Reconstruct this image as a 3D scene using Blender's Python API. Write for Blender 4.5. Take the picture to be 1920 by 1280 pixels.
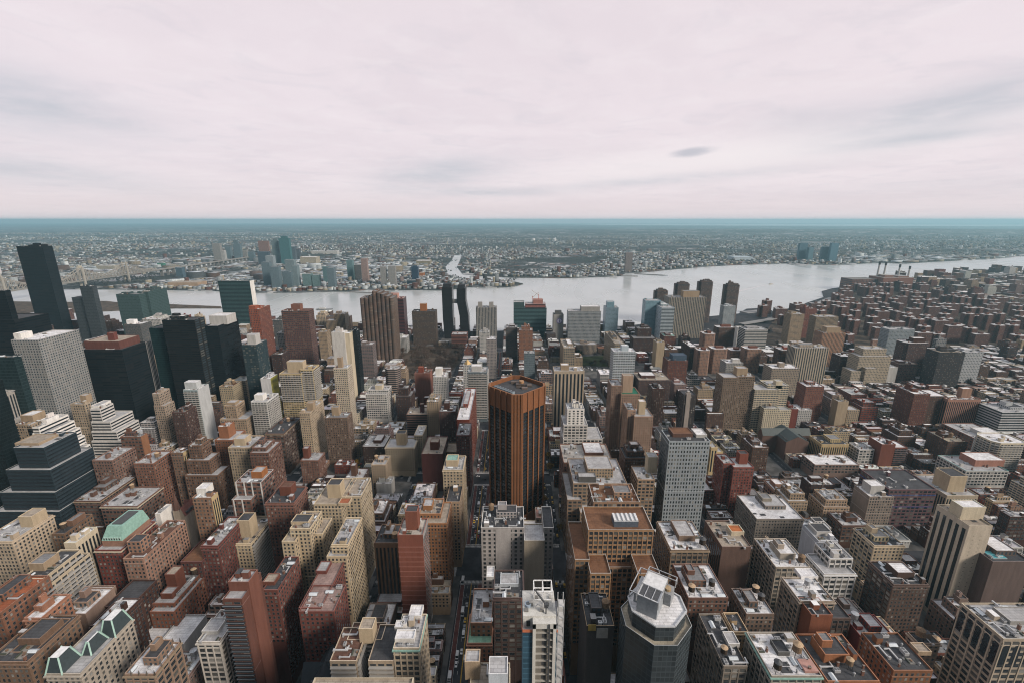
import bpy, math, random
import numpy as np
from mathutils import Vector
R = math.radians
rnd = random.Random(34)
for o in list(bpy.data.objects): bpy.data.objects.remove(o)
SC = bpy.context.scene
COL = SC.collection

# ------------------------------------------------------------------ camera
CAMZ = 320.0
F = 853.3                       # focal length in pixels of the 1920 wide photograph (16 mm lens)
PITCH = math.atan((640 - 412.5) / F)
CC, SS = math.cos(PITCH), math.sin(PITCH)
cam = bpy.data.objects.new('camera', bpy.data.cameras.new('camera')); COL.objects.link(cam)
cam.data.lens = F / 1920 * 36; cam.data.sensor_width = 36
cam.data.clip_start = 1; cam.data.clip_end = 200000
cam.location = (0, 0, CAMZ); cam.rotation_euler = (math.pi / 2 - PITCH, 0, 0)
SC.camera = cam

# ------------------------------------------------------------------ light, sky, exposure
SC.render.engine = 'CYCLES'
SC.cycles.use_denoising = True
SC.cycles.max_bounces = 5; SC.cycles.diffuse_bounces = 1; SC.cycles.glossy_bounces = 2
SC.cycles.transmission_bounces = 2; SC.cycles.volume_bounces = 0
SC.cycles.volume_step_rate = 4; SC.cycles.filter_width = 1.1
SC.view_settings.view_transform = 'Standard'; SC.view_settings.look = 'None'
SC.view_settings.exposure = 0.4; SC.view_settings.gamma = 1
SUN_EL, SUN_AZ = R(29), R(125)     # azimuth from the view direction (east), clockwise: south-west, behind right
sun = bpy.data.objects.new('sun', bpy.data.lights.new('sun', 'SUN')); COL.objects.link(sun)
sun.data.energy = 2.9; sun.data.angle = R(15); sun.data.color = (1.0, 0.90, 0.80)
sd = Vector((math.sin(SUN_AZ) * math.cos(SUN_EL), math.cos(SUN_AZ) * math.cos(SUN_EL), math.sin(SUN_EL)))
sun.rotation_euler = sd.to_track_quat('Z', 'Y').to_euler()

class NT:                         # small node-tree writer
    def __init__(s, nt): s.nt = nt; nt.nodes.clear()
    def n(s, t, **kw):
        nd = s.nt.nodes.new(t)
        for k, v in kw.items(): setattr(nd, k, v)
        return nd
    def put(s, sock, v):
        if isinstance(v, bpy.types.NodeSocket): s.nt.links.new(v, sock)
        elif v is not None:
            if hasattr(sock.default_value, '__len__') and hasattr(v, '__len__') and len(v) == 3 and len(sock.default_value) == 4: v = (*v, 1)
            sock.default_value = v
    def m(s, op, a, b=None, c=None, clamp=False):
        nd = s.n('ShaderNodeMath', operation=op, use_clamp=clamp)
        s.put(nd.inputs[0], a); s.put(nd.inputs[1], b); s.put(nd.inputs[2], c)
        return nd.outputs[0]
    def mix(s, f, a, b, blend='MIX'):
        nd = s.n('ShaderNodeMix', data_type='RGBA', blend_type=blend)
        s.put(nd.inputs[0], f); s.put(nd.inputs[6], a); s.put(nd.inputs[7], b)
        return nd.outputs[2]
    def ramp(s, f, a, b):         # smooth 0..1 between a and b
        nd = s.n('ShaderNodeMapRange', interpolation_type='SMOOTHSTEP')
        s.put(nd.inputs[0], f); nd.inputs[1].default_value = a; nd.inputs[2].default_value = b
        return nd.outputs[0]
    def noise(s, vec, scale, detail=3, rough=.55, dist=0):
        nd = s.n('ShaderNodeTexNoise'); s.put(nd.inputs['Vector'], vec)
        nd.inputs['Scale'].default_value = scale; nd.inputs['Detail'].default_value = detail
        nd.inputs['Roughness'].default_value = rough; nd.inputs['Distortion'].default_value = dist
        return nd.outputs['Fac']
    def sep(s, v):
        nd = s.n('ShaderNodeSeparateXYZ'); s.put(nd.inputs[0], v); return nd.outputs
    def comb(s, x, y, z):
        nd = s.n('ShaderNodeCombineXYZ')
        for k, v in enumerate((x, y, z)): s.put(nd.inputs[k], v)
        return nd.outputs[0]

W = bpy.data.worlds.new('World'); SC.world = W; W.use_nodes = True
t = NT(W.node_tree)
g = t.n('ShaderNodeTexCoord').outputs['Generated']
gx, gy, gz = t.sep(g)
az = t.m('MULTIPLY', t.m('ARCTAN2', gx, gy), 57.2958)
el = t.m('MULTIPLY', t.m('ARCSINE', gz), 57.2958)
zc = t.m('MAXIMUM', t.m('ADD', gz, 0.06), 0.03)
pl = t.comb(t.m('DIVIDE', gx, zc), t.m('DIVIDE', gy, zc), 0)
st = t.comb(t.m('MULTIPLY', az, 0.05), t.m('MULTIPLY', el, 0.25), 0)       # long flat streaks
n1 = t.noise(pl, 0.55, 6, .58, .6); n2 = t.noise(st, 1.0, 6, .6, .5); n3 = t.noise(pl, 1.7, 5, .6, .3)
def blob(a0, e0, wa, we, tilt=0):
    da = t.m('DIVIDE', t.m('SUBTRACT', az, a0), wa)
    de = t.m('DIVIDE', t.m('SUBTRACT', t.m('SUBTRACT', el, e0), t.m('MULTIPLY', t.m('SUBTRACT', az, a0), tilt)), we)
    r2 = t.m('ADD', t.m('MULTIPLY', da, da), t.m('MULTIPLY', de, de))
    return t.m('EXPONENT', t.m('MULTIPLY', r2, -1.0))
grey = None
for (a0, e0, wa, we, tl, k) in ((42, 9.4, 9, 1.7, .16, 1.35), (31, 9.8, 5, 1.2, 0, .5), (-46, 9.6, 9, 2.2, -.12, 1.5), (-48, 4.3, 12, 1.2, -.1, 1.0),
                                (-8.5, 5.3, 7, 1.6, .12, 1.25), (-3, 3.2, 9, .5, 0, 1.0), (46, 2.9, 14, 1.0, 0, .45), (18, 4.4, 12, .5, .05, .9), (40, 7.0, 6, .45, .05, .9)):
    b = t.m('MULTIPLY', blob(a0, e0, wa, we, tl), k)
    grey = b if grey is None else t.m('ADD', grey, b)
tex = t.m('ADD', t.m('MULTIPLY', n2, .9), t.m('MULTIPLY', n3, .7))
grey = t.m('MULTIPLY', grey, t.ramp(tex, .35, 1.0))
lens = t.ramp(t.m('MULTIPLY', blob(20.4, 7.15, 2.9, .6, .07), t.m('ADD', .35, t.noise(st, 4.0, 5, .65, .8))), .25, .85)
base = t.mix(t.ramp(n1, .35, .65), (.895, .80, .84), (.835, .745, .79))
base = t.mix(t.m('MULTIPLY', t.ramp(n2, .5, .75), .22), base, (.80, .72, .745))
base = t.mix(t.m('MULTIPLY', t.ramp(t.noise(pl, 3.2, 6, .62, .5), .46, .7), .30), base, (.94, .87, .895))
base = t.mix(t.m('MULTIPLY', t.ramp(t.noise(pl, 2.1, 6, .6, .8), .5, .7), .42), base, (.73, .68, .735))
base = t.mix(t.m('MULTIPLY', blob(26, 6.6, 22, 1.9, .07), .75), base, (.97, .90, .91))
base = t.mix(t.m('MULTIPLY', blob(-5, 1.0, 90, 1.6), .5), base, (.80, .69, .71))
base = t.mix(t.m('MULTIPLY', grey, .6, clamp=True), base, (.52, .555, .62))
base = t.mix(t.m('MULTIPLY', lens, .75), base, (.50, .51, .58))
# the unseen sky overhead and behind is set for the light it casts
base = t.mix(t.ramp(el, 25, 65), base, (.82, .87, .96))      # an overcast sky is brightest overhead
base = t.mix(t.m('MULTIPLY', t.ramp(gy, .25, -.4), t.ramp(el, 75, 35)), base, (.14, .15, .175))   # unseen low sky behind the viewer, darkened to deepen contrast on the walls
base = t.mix(t.ramp(gz, -.002, -.03), base, (.10, .105, .11))            # below the horizon there is only land
sky = t.n('ShaderNodeTexSky', sky_type='NISHITA', sun_disc=False, sun_elevation=SUN_EL, sun_rotation=SUN_AZ)
b1 = t.n('ShaderNodeBackground'); t.put(b1.inputs[0], sky.outputs[0]); b1.inputs[1].default_value = .06
b2 = t.n('ShaderNodeBackground'); t.put(b2.inputs[0], base); b2.inputs[1].default_value = .758
mx = t.n('ShaderNodeMixShader'); mx.inputs[0].default_value = .94
t.put(mx.inputs[1], b1.outputs[0]); t.put(mx.inputs[2], b2.outputs[0])
t.put(t.n('ShaderNodeOutputWorld').inputs[0], mx.outputs[0])

# ------------------------------------------------------------------ pixel <-> place
def at(u, v, Y):                  # the point on the vertical plane y = Y seen at pixel (u, v)
    up = (640 - v) / F
    h = Y * (SS - up * CC) / (CC + up * SS)
    return (u - 960) / F * (Y * CC + h * SS), CAMZ - h
def ground(u, v, z=0):            # the point of the ground seen at pixel (u, v)
    up = (640 - v) / F; h = CAMZ - z
    y = h * (CC + up * SS) / (SS - up * CC)
    return (u - 960) / F * (y * CC + h * SS), y
def proj(x, y, z):
    h = CAMZ - z; d = max(1, y * CC + h * SS)
    return 960 + F * x / d, 640 - F * (y * SS - h * CC) / d

# ------------------------------------------------------------------ materials
def new_mat(name):
    m = bpy.data.materials.new(name); m.use_nodes = True
    return m, NT(m.node_tree)
def finish(t, col, rough, spec=.3, metal=0, bump=None, bd=.3):
    p = t.n('ShaderNodeBsdfPrincipled'); t.put(p.inputs['Base Color'], col); t.put(p.inputs['Roughness'], rough)
    t.put(p.inputs['Specular IOR Level'], spec); t.put(p.inputs['Metallic'], metal)
    if bump is not None:
        b = t.n('ShaderNodeBump'); b.inputs['Strength'].default_value = bd; t.put(b.inputs['Height'], bump); t.put(p.inputs['Normal'], b.outputs[0])
    t.put(t.n('ShaderNodeOutputMaterial').inputs[0], p.outputs[0])
def tint(t): return t.n('ShaderNodeAttribute', attribute_name='tint').outputs['Color']
def obco(t): return t.n('ShaderNodeTexCoord').outputs['Object']
def scaled(t, v, s):
    m = t.n('ShaderNodeMapping'); t.put(m.inputs[0], v); m.inputs['Scale'].default_value = s; return m.outputs[0]
def plain(name, c, rough=.8, spec=.3, metal=0, var=.25, sc=1.0):
    m, t = new_mat(name)
    f = t.noise(obco(t), sc, 4)
    c2 = t.mix(t.ramp(f, .3, .7), tuple(k * (1 - var) for k in c), tuple(min(1, k * (1 + var)) for k in c))
    finish(t, c2, rough, spec, metal); return m
def weathered(t, col):            # courses, stains and rain streaks that belong to the wall itself
    o = obco(t)
    a = t.ramp(t.noise(scaled(t, o, (.35, .35, .06)), 1, 4, .6), .3, .72)
    b = t.ramp(t.noise(o, 2.2, 3, .6), .3, .7)
    c = t.mix(a, t.mix(1, col, (.86, .85, .84), 'MULTIPLY'), t.mix(1, col, (1.07, 1.06, 1.05), 'MULTIPLY'))
    return t.mix(b, t.mix(1, c, (.86, .86, .86), 'MULTIPLY'), t.mix(1, c, (1.1, 1.1, 1.1), 'MULTIPLY'))
def wall_mat():
    m, t = new_mat('masonry'); finish(t, weathered(t, tint(t)), .9, .1); return m
def facade_mat(name, wf, hf, rnd_blind=.25, glass=(.018, .026, .032), blind=(.15, .145, .13), gr=.2, off=.5, spand=None, gspec=.16, tinted=False):
    m, t = new_mat('facade_' + name)
    uv = t.n('ShaderNodeUVMap', uv_map='bay').outputs[0]
    u, v, _ = t.sep(uv)
    fu, fv = t.m('FRACT', u), t.m('FRACT', v)
    mu = t.m('LESS_THAN', t.m('ABSOLUTE', t.m('SUBTRACT', fu, .5)), wf / 2) if wf < 1 else 1.0
    mv = t.m('LESS_THAN', t.m('ABSOLUTE', t.m('SUBTRACT', fv, off)), hf / 2) if hf < 1 else 1.0
    mask = t.m('MULTIPLY', mu, mv)
    tc = tint(t); tr, tg, tb = t.sep(tc)
    wn = t.n('ShaderNodeTexWhiteNoise', noise_dimensions='3D')
    t.put(wn.inputs['Vector'], t.comb(t.m('FLOOR', u), t.m('FLOOR', v), t.m('MULTIPLY', tr, 97.3)))
    w = wn.outputs['Value']
    if tinted: gcol = t.mix(w, t.mix(1, tc, (.55, .55, .55), 'MULTIPLY'), t.mix(1, tc, (1.0, 1.0, 1.0), 'MULTIPLY')); wall = t.mix(1, tc, (1.25, 1.25, 1.25), 'MULTIPLY')
    else: gcol = t.mix(t.m('LESS_THAN', w, rnd_blind), t.mix(w, glass, tuple(k * 2.6 for k in glass)), blind); wall = weathered(t, tc)
    if spand:                     # painted spandrel between windows of a vertical strip
        ms = t.m('MULTIPLY', mu, t.m('SUBTRACT', 1.0, mv)); wall = t.mix(ms, wall, spand)
    col = t.mix(mask, wall, gcol)
    finish(t, col, t.m('SUBTRACT', .88, t.m('MULTIPLY', mask, .88 - gr)), t.m('ADD', .06, t.m('MULTIPLY', mask, gspec - .06)))
    return m
def roof_mat():
    m, t = new_mat('roofing'); o = obco(t); c = tint(t)
    a = t.ramp(t.noise(o, .16, 5, .62, .4), .36, .64); b = t.ramp(t.noise(o, .9, 4, .6), .35, .7)
    bk = t.n('ShaderNodeTexBrick'); t.put(bk.inputs[0], o); bk.inputs['Scale'].default_value = .13
    bk.inputs['Color1'].default_value = (1, 1, 1, 1); bk.inputs['Color2'].default_value = (.86, .86, .88, 1); bk.inputs['Mortar'].default_value = (.55, .55, .55, 1)
    bk.inputs['Mortar Size'].default_value = .012
    c = t.mix(1, c, bk.outputs[0], 'MULTIPLY')
    c = t.mix(a, t.mix(1, c, (.80, .785, .78), 'MULTIPLY'), t.mix(1, c, (1.08, 1.08, 1.08), 'MULTIPLY'))
    c = t.mix(b, t.mix(1, c, (.88, .88, .88), 'MULTIPLY'), c)
    finish(t, c, .85, .25); return m
def tint_mat(name, rough=.6, spec=.4, metal=0):
    m, t = new_mat(name); c = tint(t)
    f = t.ramp(t.noise(obco(t), .6, 4), .3, .7)
    finish(t, t.mix(f, t.mix(1, c, (.78, .78, .78), 'MULTIPLY'), c), rough, spec, metal); return m
M = {}
M['wall'] = wall_mat(); M['roof'] = roof_mat(); M['tint'] = tint_mat('painted')
M['fp'] = facade_mat('punched', .48, .56, .2)
M['fg'] = facade_mat('grid', .70, .60, .18, blind=(.12, .12, .11))
M['fr'] = facade_mat('ribbon', 1, .48, .12, glass=(.005, .008, .010), blind=(.02, .022, .024))
M['fv'] = facade_mat('vertical', .5, .62, .15, spand=(.05, .045, .042))
M['fc'] = facade_mat('curtain', .90, .80, .2, gr=.14, gspec=.2, tinted=True)
M['fk'] = facade_mat('balcony', .86, .58, .3, glass=(.03, .034, .038), blind=(.10, .095, .09), off=.45)
M['fb'] = M['wall']
M['pane'] = plain('dark_glass', (.018, .024, .03), .12, .6)
M['pane2'] = plain('blind_glass', (.09, .088, .08), .3, .5)
M['pane3'] = plain('pale_blind_sky', (.24, .23, .21), .4, .4)  # pale panes: drawn blinds, and sky reflection put into the colour
M['frame'] = plain('window_frame', (.15, .14, .125), .6)
M['steel'] = plain('galvanised_steel', (.42, .43, .44), .45, .5, .3)
M['dark'] = plain('dark_metal', (.06, .062, .066), .5, .4)
M['timber'] = plain('tank_timber', (.20, .135, .085), .85, .2, 0, .35, 3)
M['tankroof'] = plain('tank_roof_board', (.42, .30, .19), .8, .2)
M['white'] = plain('white_paint', (.74, .73, .71), .6)
M['asphalt'] = plain('asphalt', (.035, .035, .039), .9, .2, 0, .4, .08)
M['paving'] = plain('pavement_concrete', (.10, .095, .09), .9, .2, 0, .45, .07)
M['marking'] = plain('road_paint', (.62, .61, .58), .8, .2, 0, .3, .6)
M['yellow'] = plain('yellow_paint', (.5, .3, .04), .8, .2)
M['buslane'] = plain('red_bus_lane', (.105, .04, .034), .9, .2, 0, .3, .2)
M['lawn'] = plain('park_lawn', (.045, .055, .025), 1, .1, 0, .4, .05)
M['soil'] = plain('bare_earth', (.085, .065, .05), 1, .1, 0, .4, .05)
M['leafb'] = plain('bare_twigs', (.085, .060, .048), 1, .05, 0, .45, .5)
M['leafy'] = plain('yellow_leaves', (.20, .115, .02), 1, .05, 0, .5, .5)
M['leafg'] = plain('dark_green_leaves', (.03, .042, .02), 1, .05, 0, .4, .5)
M['bark'] = plain('bark', (.06, .045, .035), 1, .1)
M['rubber'] = plain('rubber', (.015, .015, .015), .9)

# ------------------------------------------------------------------ mesh builder
def newobj(name, me, parent=None):
    o = bpy.data.objects.new(name, me); COL.objects.link(o)
    if parent is not None: o.parent = parent
    return o
def tag(o, label=None, cat=None, group=None, kind=None):
    if label: o['label'] = label
    if cat: o['category'] = cat
    if group: o['group'] = group
    if kind: o['kind'] = kind
    return o
def empty(name, loc, label, cat, group=None):
    o = newobj(name, None); o.location = loc; o.empty_display_size = 1
    return tag(o, label, cat, group)
class MB:
    def __init__(s, ox=0, oy=0, oz=0): s.v = []; s.f = []; s.c = []; s.uv = []; s.mi = []; s.o = (ox, oy, oz)
    def face(s, pts, col=(.5, .5, .5), uv=None, mi=0):
        b = len(s.v); ox, oy, oz = s.o
        for p in pts: s.v.append((p[0] - ox, p[1] - oy, p[2] - oz))
        s.f.append(tuple(range(b, b + len(pts)))); s.c.append(col); s.mi.append(mi)
        s.uv.append(uv if uv else [(0, 0)] * len(pts))
    def poly_walls(s, poly, z0, z1, col, mi=0, bw=3, fh=3.3, styles=None, sidec=None):
        n = len(poly)
        for i in range(n):
            a, b = poly[i], poly[(i + 1) % n]
            L = math.hypot(b[0] - a[0], b[1] - a[1])
            nb = max(1, round(L / bw)); nf = max(1, round((z1 - z0) / fh))
            m = mi
            if styles:
                m = styles(a, b)
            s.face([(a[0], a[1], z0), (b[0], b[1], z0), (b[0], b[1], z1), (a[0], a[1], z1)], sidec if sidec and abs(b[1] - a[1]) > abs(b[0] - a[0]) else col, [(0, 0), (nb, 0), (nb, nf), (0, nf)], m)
    def poly_top(s, poly, z, col, mi=0): s.face([(p[0], p[1], z) for p in poly], col, None, mi)
    def prism(s, poly, z0, z1, col, mi=0, top=None):
        s.poly_walls(poly, z0, z1, col, mi); s.poly_top(poly, z1, top or col, mi)
    def box(s, x0, x1, y0, y1, z0, z1, col=(.5, .5, .5), mi=0, top=None):
        s.prism([(x0, y0), (x1, y0), (x1, y1), (x0, y1)], z0, z1, col, mi, top)
    def bar(s, p, q, w, col=(.5, .5, .5), mi=0):
        p, q = Vector(p), Vector(q); d = (q - p).normalized()
        a = d.cross(Vector((0, 0, 1)))
        if a.length < .01: a = Vector((1, 0, 0))
        a.normalize(); b = d.cross(a).normalized(); a *= w / 2; b *= w / 2
        r = [p - a - b, p + a - b, p + a + b, p - a + b]; r2 = [k + (q - p) for k in r]
        for i in range(4): s.face([r[i], r[(i + 1) % 4], r2[(i + 1) % 4], r2[i]], col, None, mi)
        s.face(r[::-1], col, None, mi); s.face(r2, col, None, mi)
    def tube(s, x, y, z0, z1, r0, r1, col=(.5, .5, .5), mi=0, n=10, cap=True):
        P = [(math.cos(2 * math.pi * k / n), math.sin(2 * math.pi * k / n)) for k in range(n)]
        for k in range(n):
            a, b = P[k], P[(k + 1) % n]
            if r1 > .01: s.face([(x + a[0] * r0, y + a[1] * r0, z0), (x + b[0] * r0, y + b[1] * r0, z0), (x + b[0] * r1, y + b[1] * r1, z1), (x + a[0] * r1, y + a[1] * r1, z1)], col, None, mi)
            else: s.face([(x + a[0] * r0, y + a[1] * r0, z0), (x + b[0] * r0, y + b[1] * r0, z0), (x, y, z1)], col, None, mi)
        if cap and r1 > .01: s.face([(x + a[0] * r1, y + a[1] * r1, z1) for a in P], col, None, mi)
    def mesh(s, name, mats):
        me = bpy.data.meshes.new(name); me.from_pydata(s.v, [], s.f)
        if not isinstance(mats, (list, tuple)): mats = [mats]
        for m in mats: me.materials.append(m)
        if len(mats) > 1: me.polygons.foreach_set('material_index', s.mi)
        ln = [len(f) for f in s.f]
        ca = me.color_attributes.new('tint', 'FLOAT_COLOR', 'CORNER')
        cols = np.repeat(np.array([(*c[:3], 1) for c in s.c], dtype=np.float32), ln, axis=0)
        ca.data.foreach_set('color', cols.ravel())
        ul = me.uv_layers.new(name='bay')
        ul.data.foreach_set('uv', np.array([q for f in s.uv for q in f], dtype=np.float32).ravel())
        me.update(); return me
    def build(s, name, mats, parent=None):
        if not s.f: return None
        o = newobj(name, s.mesh(name, mats), parent)
        if parent is None: o.location = s.o
        return o
# ------------------------------------------------------------------ colours (albedo)
K = dict(brick=(.145, .058, .040), brown=(.105, .060, .043), dbrick=(.062, .033, .026), red=(.19, .052, .032), pink=(.29, .175, .125),
         orange=(.30, .125, .05), tan=(.33, .25, .17), beige=(.44, .355, .245), cream=(.55, .48, .36), yellow=(.47, .375, .22), white=(.72, .70, .66),
         lgrey=(.46, .45, .43), grey=(.29, .28, .265), dgrey=(.11, .108, .105), black=(.013, .016, .019), bblack=(.018, .017, .017), teal=(.055, .088, .088),
         blue=(.17, .27, .32), paleblue=(.42, .48, .52), maroon=(.10, .04, .04), mauve=(.21, .145, .125),
         rw=(.80, .79, .78), rl=(.46, .455, .45), rg=(.25, .25, .25), rd=(.075, .076, .08), rt=(.40, .34, .27), ro=(.37, .125, .06), rp=(.46, .26, .215), rk=(.035, .036, .04),
         ror=(.20, .10, .055), green=(.03, .19, .12), copper=(.28, .46, .39), rbr=(.16, .085, .06))
def kc(c): return K[c] if isinstance(c, str) else c
def jit(c, a=.12):
    k = 1 + rnd.uniform(-a, a); return tuple(max(.005, x * k * (1 + rnd.uniform(-.03, .03))) for x in c)
GEO = dict(p=(2.9, 3.25, .50, .57), g=(4.3, 3.8, .76, .60), r=(99, 3.8, .99, .46), v=(3.0, 3.4, .5, .94), k=(4.2, 3.0, .8, .5), c=(1.6, 3.7, 0, 0), b=(3, 3.3, 0, 0))
FMAT = ['wall', 'fp', 'fg', 'fr', 'fv', 'fc', 'fk']
FIX = dict(b=0, p=1, g=2, r=3, v=4, c=5, k=6)
# a window: frame with a glass pane set in it, one metre wide, one metre high, facing -y
def window_mesh(name, pane):
    b = MB()
    b.box(-.5, .5, -.06, .02, -.5, .5, (.3, .3, .3), 0)
    b.face([(-.44, -.064, -.46), (.44, -.064, -.46), (.44, -.064, -.02), (-.44, -.064, -.02)], (0, 0, 0), None, 1)
    b.face([(-.44, -.064, .02), (.44, -.064, .02), (.44, -.064, .46), (-.44, -.064, .46)], (0, 0, 0), None, 1)
    return b.mesh(name, [M['frame'], M[pane]])
WIN = [window_mesh('window', p) for p in ('pane', 'pane', 'pane', 'pane2', 'pane', 'pane', 'pane2', 'pane3', 'pane', 'pane', 'pane2', 'pane')]
def strip_mesh(name):
    b = MB(); b.box(-.5, .5, -.05, .02, -.5, .5, (.3, .3, .3), 0); return b.mesh(name, [M['pane']])
STRIP = strip_mesh('window')
def slab_mesh(c):
    b = MB(); b.box(-.5, .5, -1.5, .02, -.5, .5, c); return b.mesh('balcony', [M['tint']])
pm_ = MB(); pm_.box(-.5, .5, -.28, .02, -.5, .5, (.4, .4, .4)); PIERM = {}
def pier_mesh(c):
    k = tuple(round(x, 2) for x in c)
    if k not in PIERM:
        b = MB(); b.box(-.5, .5, -.28, .02, -.5, .5, c); PIERM[k] = b.mesh('pilaster', [M['wall']])
    return PIERM[k]
BALC = slab_mesh((.4, .38, .35)); BALC2 = slab_mesh((.05, .055, .065))
rim = MB(); rim.box(-.5, .5, -1.55, -1.45, .5, .68, (.30, .36, .40)); rim.box(-.5, .5, -1.5, .02, -.5, .1, (.035, .038, .045)); BALC2 = rim.mesh('balcony', [M['tint']])
# roof-top pieces, shared
def tank_parts(m1='timber', m2='tankroof', rise=1.35):
    b = MB(); b.tube(0, 0, 2.6, 6.2, 1.9, 1.85, n=14); body = b.mesh('water_tank', [M[m1]])
    b = MB(); b.tube(0, 0, 6.15, 6.15 + rise, 2.1, 0, n=14); roof = b.mesh('tank_roof', [M[m2]])
    legs = []
    for sx in (-1, 1):
        for sy in (-1, 1):
            b = MB(); b.bar((sx * 1.4, sy * 1.4, 0), (sx * 1.25, sy * 1.25, 2.7), .22); b.bar((sx * 1.4, sy * 1.4, .3), (sx * 1.3, -sy * 1.3, 2.4), .1); legs.append(b.mesh('leg', [M['dark']]))
    return body, roof, legs
TANKS = [tank_parts(), tank_parts('timber', 'timber', 1.6), tank_parts('bark', 'tankroof', 1.0), tank_parts('bark', 'dark', 1.5), tank_parts('steel', 'steel', .7)]
def unit_meshes():
    out = []
    b = MB(); b.box(-1.6, 1.6, -1, 1, .3, 1.9, (.42, .42, .42)); b.box(-1.4, 1.4, -.9, -.7, 0, .31, (.1, .1, .1)); b.box(-1.4, 1.4, .7, .9, 0, .31, (.1, .1, .1))
    b.tube(-.8, 0, 1.9, 2.1, .6, .6, (.12, .12, .12)); b.tube(.8, 0, 1.9, 2.1, .6, .6, (.12, .12, .12)); out.append(b.mesh('rooftop_unit', [M['tint']]))
    b = MB(); b.box(-.8, .8, -.8, .8, 0, 1.5, (.6, .6, .6)); b.box(.8, 3.2, -.35, .35, .5, 1.1, (.5, .5, .5)); b.tube(0, 0, 1.5, 2.2, .3, .3, (.3, .3, .3)); out.append(b.mesh('rooftop_unit', [M['tint']]))
    b = MB(); b.box(-2.2, 2.2, -1.2, 1.2, 0, .5, (.2, .2, .2)); b.face([(-2.2, -1.2, .5), (2.2, -1.2, .5), (2.2, 0, 1.2), (-2.2, 0, 1.2)], (.62, .66, .68)); b.face([(2.2, 1.2, .5), (-2.2, 1.2, .5), (-2.2, 0, 1.2), (2.2, 0, 1.2)], (.62, .66, .68)); b.face([(2.2, -1.2, .5), (2.2, 1.2, .5), (2.2, 0, 1.2)], (.3, .3, .3)); b.face([(-2.2, 1.2, .5), (-2.2, -1.2, .5), (-2.2, 0, 1.2)], (.3, .3, .3)); out.append(b.mesh('skylight', [M['tint']]))
    b = MB(); b.tube(0, 0, 0, 1.6, .35, .35, (.35, .35, .35)); b.tube(0, 0, 1.6, 2.1, .6, .2, (.4, .4, .4)); out.append(b.mesh('vent', [M['tint']]))
    b = MB(); b.box(-.6, .6, -.4, .4, 0, 2.6, (.2, .1, .07)); b.box(-.7, .7, -.5, .5, 2.6, 2.8, (.3, .28, .25)); b.tube(-.3, 0, 2.8, 3.2, .15, .15, (.25, .12, .08)); b.tube(.3, 0, 2.8, 3.2, .15, .15, (.25, .12, .08)); out.append(b.mesh('chimney', [M['tint']]))
    b = MB(); b.box(-3.6, 3.6, -.35, .35, .4, 1.0, (.5, .5, .5)); b.box(3.0, 3.6, .35, 2.6, .4, 1.0, (.47, .47, .47)); b.box(-3.6, -2.8, -1.0, .35, 0, 1.5, (.4, .4, .4)); out.append(b.mesh('duct', [M['tint']]))
    b = MB(); b.box(-2.4, 2.4, -1.5, 1.5, 0, .12, (.055, .055, .058)); b.box(1.0, 2.0, -.5, .5, .12, .7, (.15, .15, .15)); out.append(b.mesh('roof_patch', [M['tint']]))
    b = MB(); b.box(-2.0, 2.0, -2.0, 2.0, 0, .1, (.25, .23, .2)); b.box(-1.7, -1.2, -1.7, 1.7, .1, .8, (.06, .07, .05)); b.box(.2, 1.2, -.4, .6, .1, .8, (.2, .12, .07)); out.append(b.mesh('roof_deck', [M['tint']]))
    return out
UNITS = unit_meshes()
BLD = []                           # every building: solids for the occlusion arithmetic
NEARD = 600
def sign_side(cx): return 1 if cx < 0 else -1
def inset(poly, k):
    cx = sum(p[0] for p in poly) / len(poly); cy = sum(p[1] for p in poly) / len(poly)
    out = []
    for (x, y) in poly:
        dx, dy = x - cx, y - cy; L = math.hypot(dx, dy) or 1
        s_ = max(.3, 1 - 1.3 * k / L); out.append((cx + dx * s_, cy + dy * s_))
    return out
def rect(x0, x1, y0, y1): return [(x0, y0), (x1, y0), (x1, y1), (x0, y1)]
def chamfer(x0, x1, y0, y1, k): return [(x0 + k, y0), (x1 - k, y0), (x1, y0 + k), (x1, y1 - k), (x1 - k, y1), (x0 + k, y1), (x0, y1 - k), (x0, y0 + k)]
def top_with_parapet(mw, mr, poly, z1, ptop, col, roofc, cop):
    ins = inset(poly, .45); n = len(poly)
    for i in range(n):
        a, b, c, d = poly[i], poly[(i + 1) % n], ins[(i + 1) % n], ins[i]
        mw.face([(a[0], a[1], ptop), (b[0], b[1], ptop), (c[0], c[1], ptop), (d[0], d[1], ptop)], cop)
        mw.face([(d[0], d[1], ptop), (c[0], c[1], ptop), (c[0], c[1], z1), (d[0], d[1], z1)], col)
    mr.poly_top(ins, z1, roofc)
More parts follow.
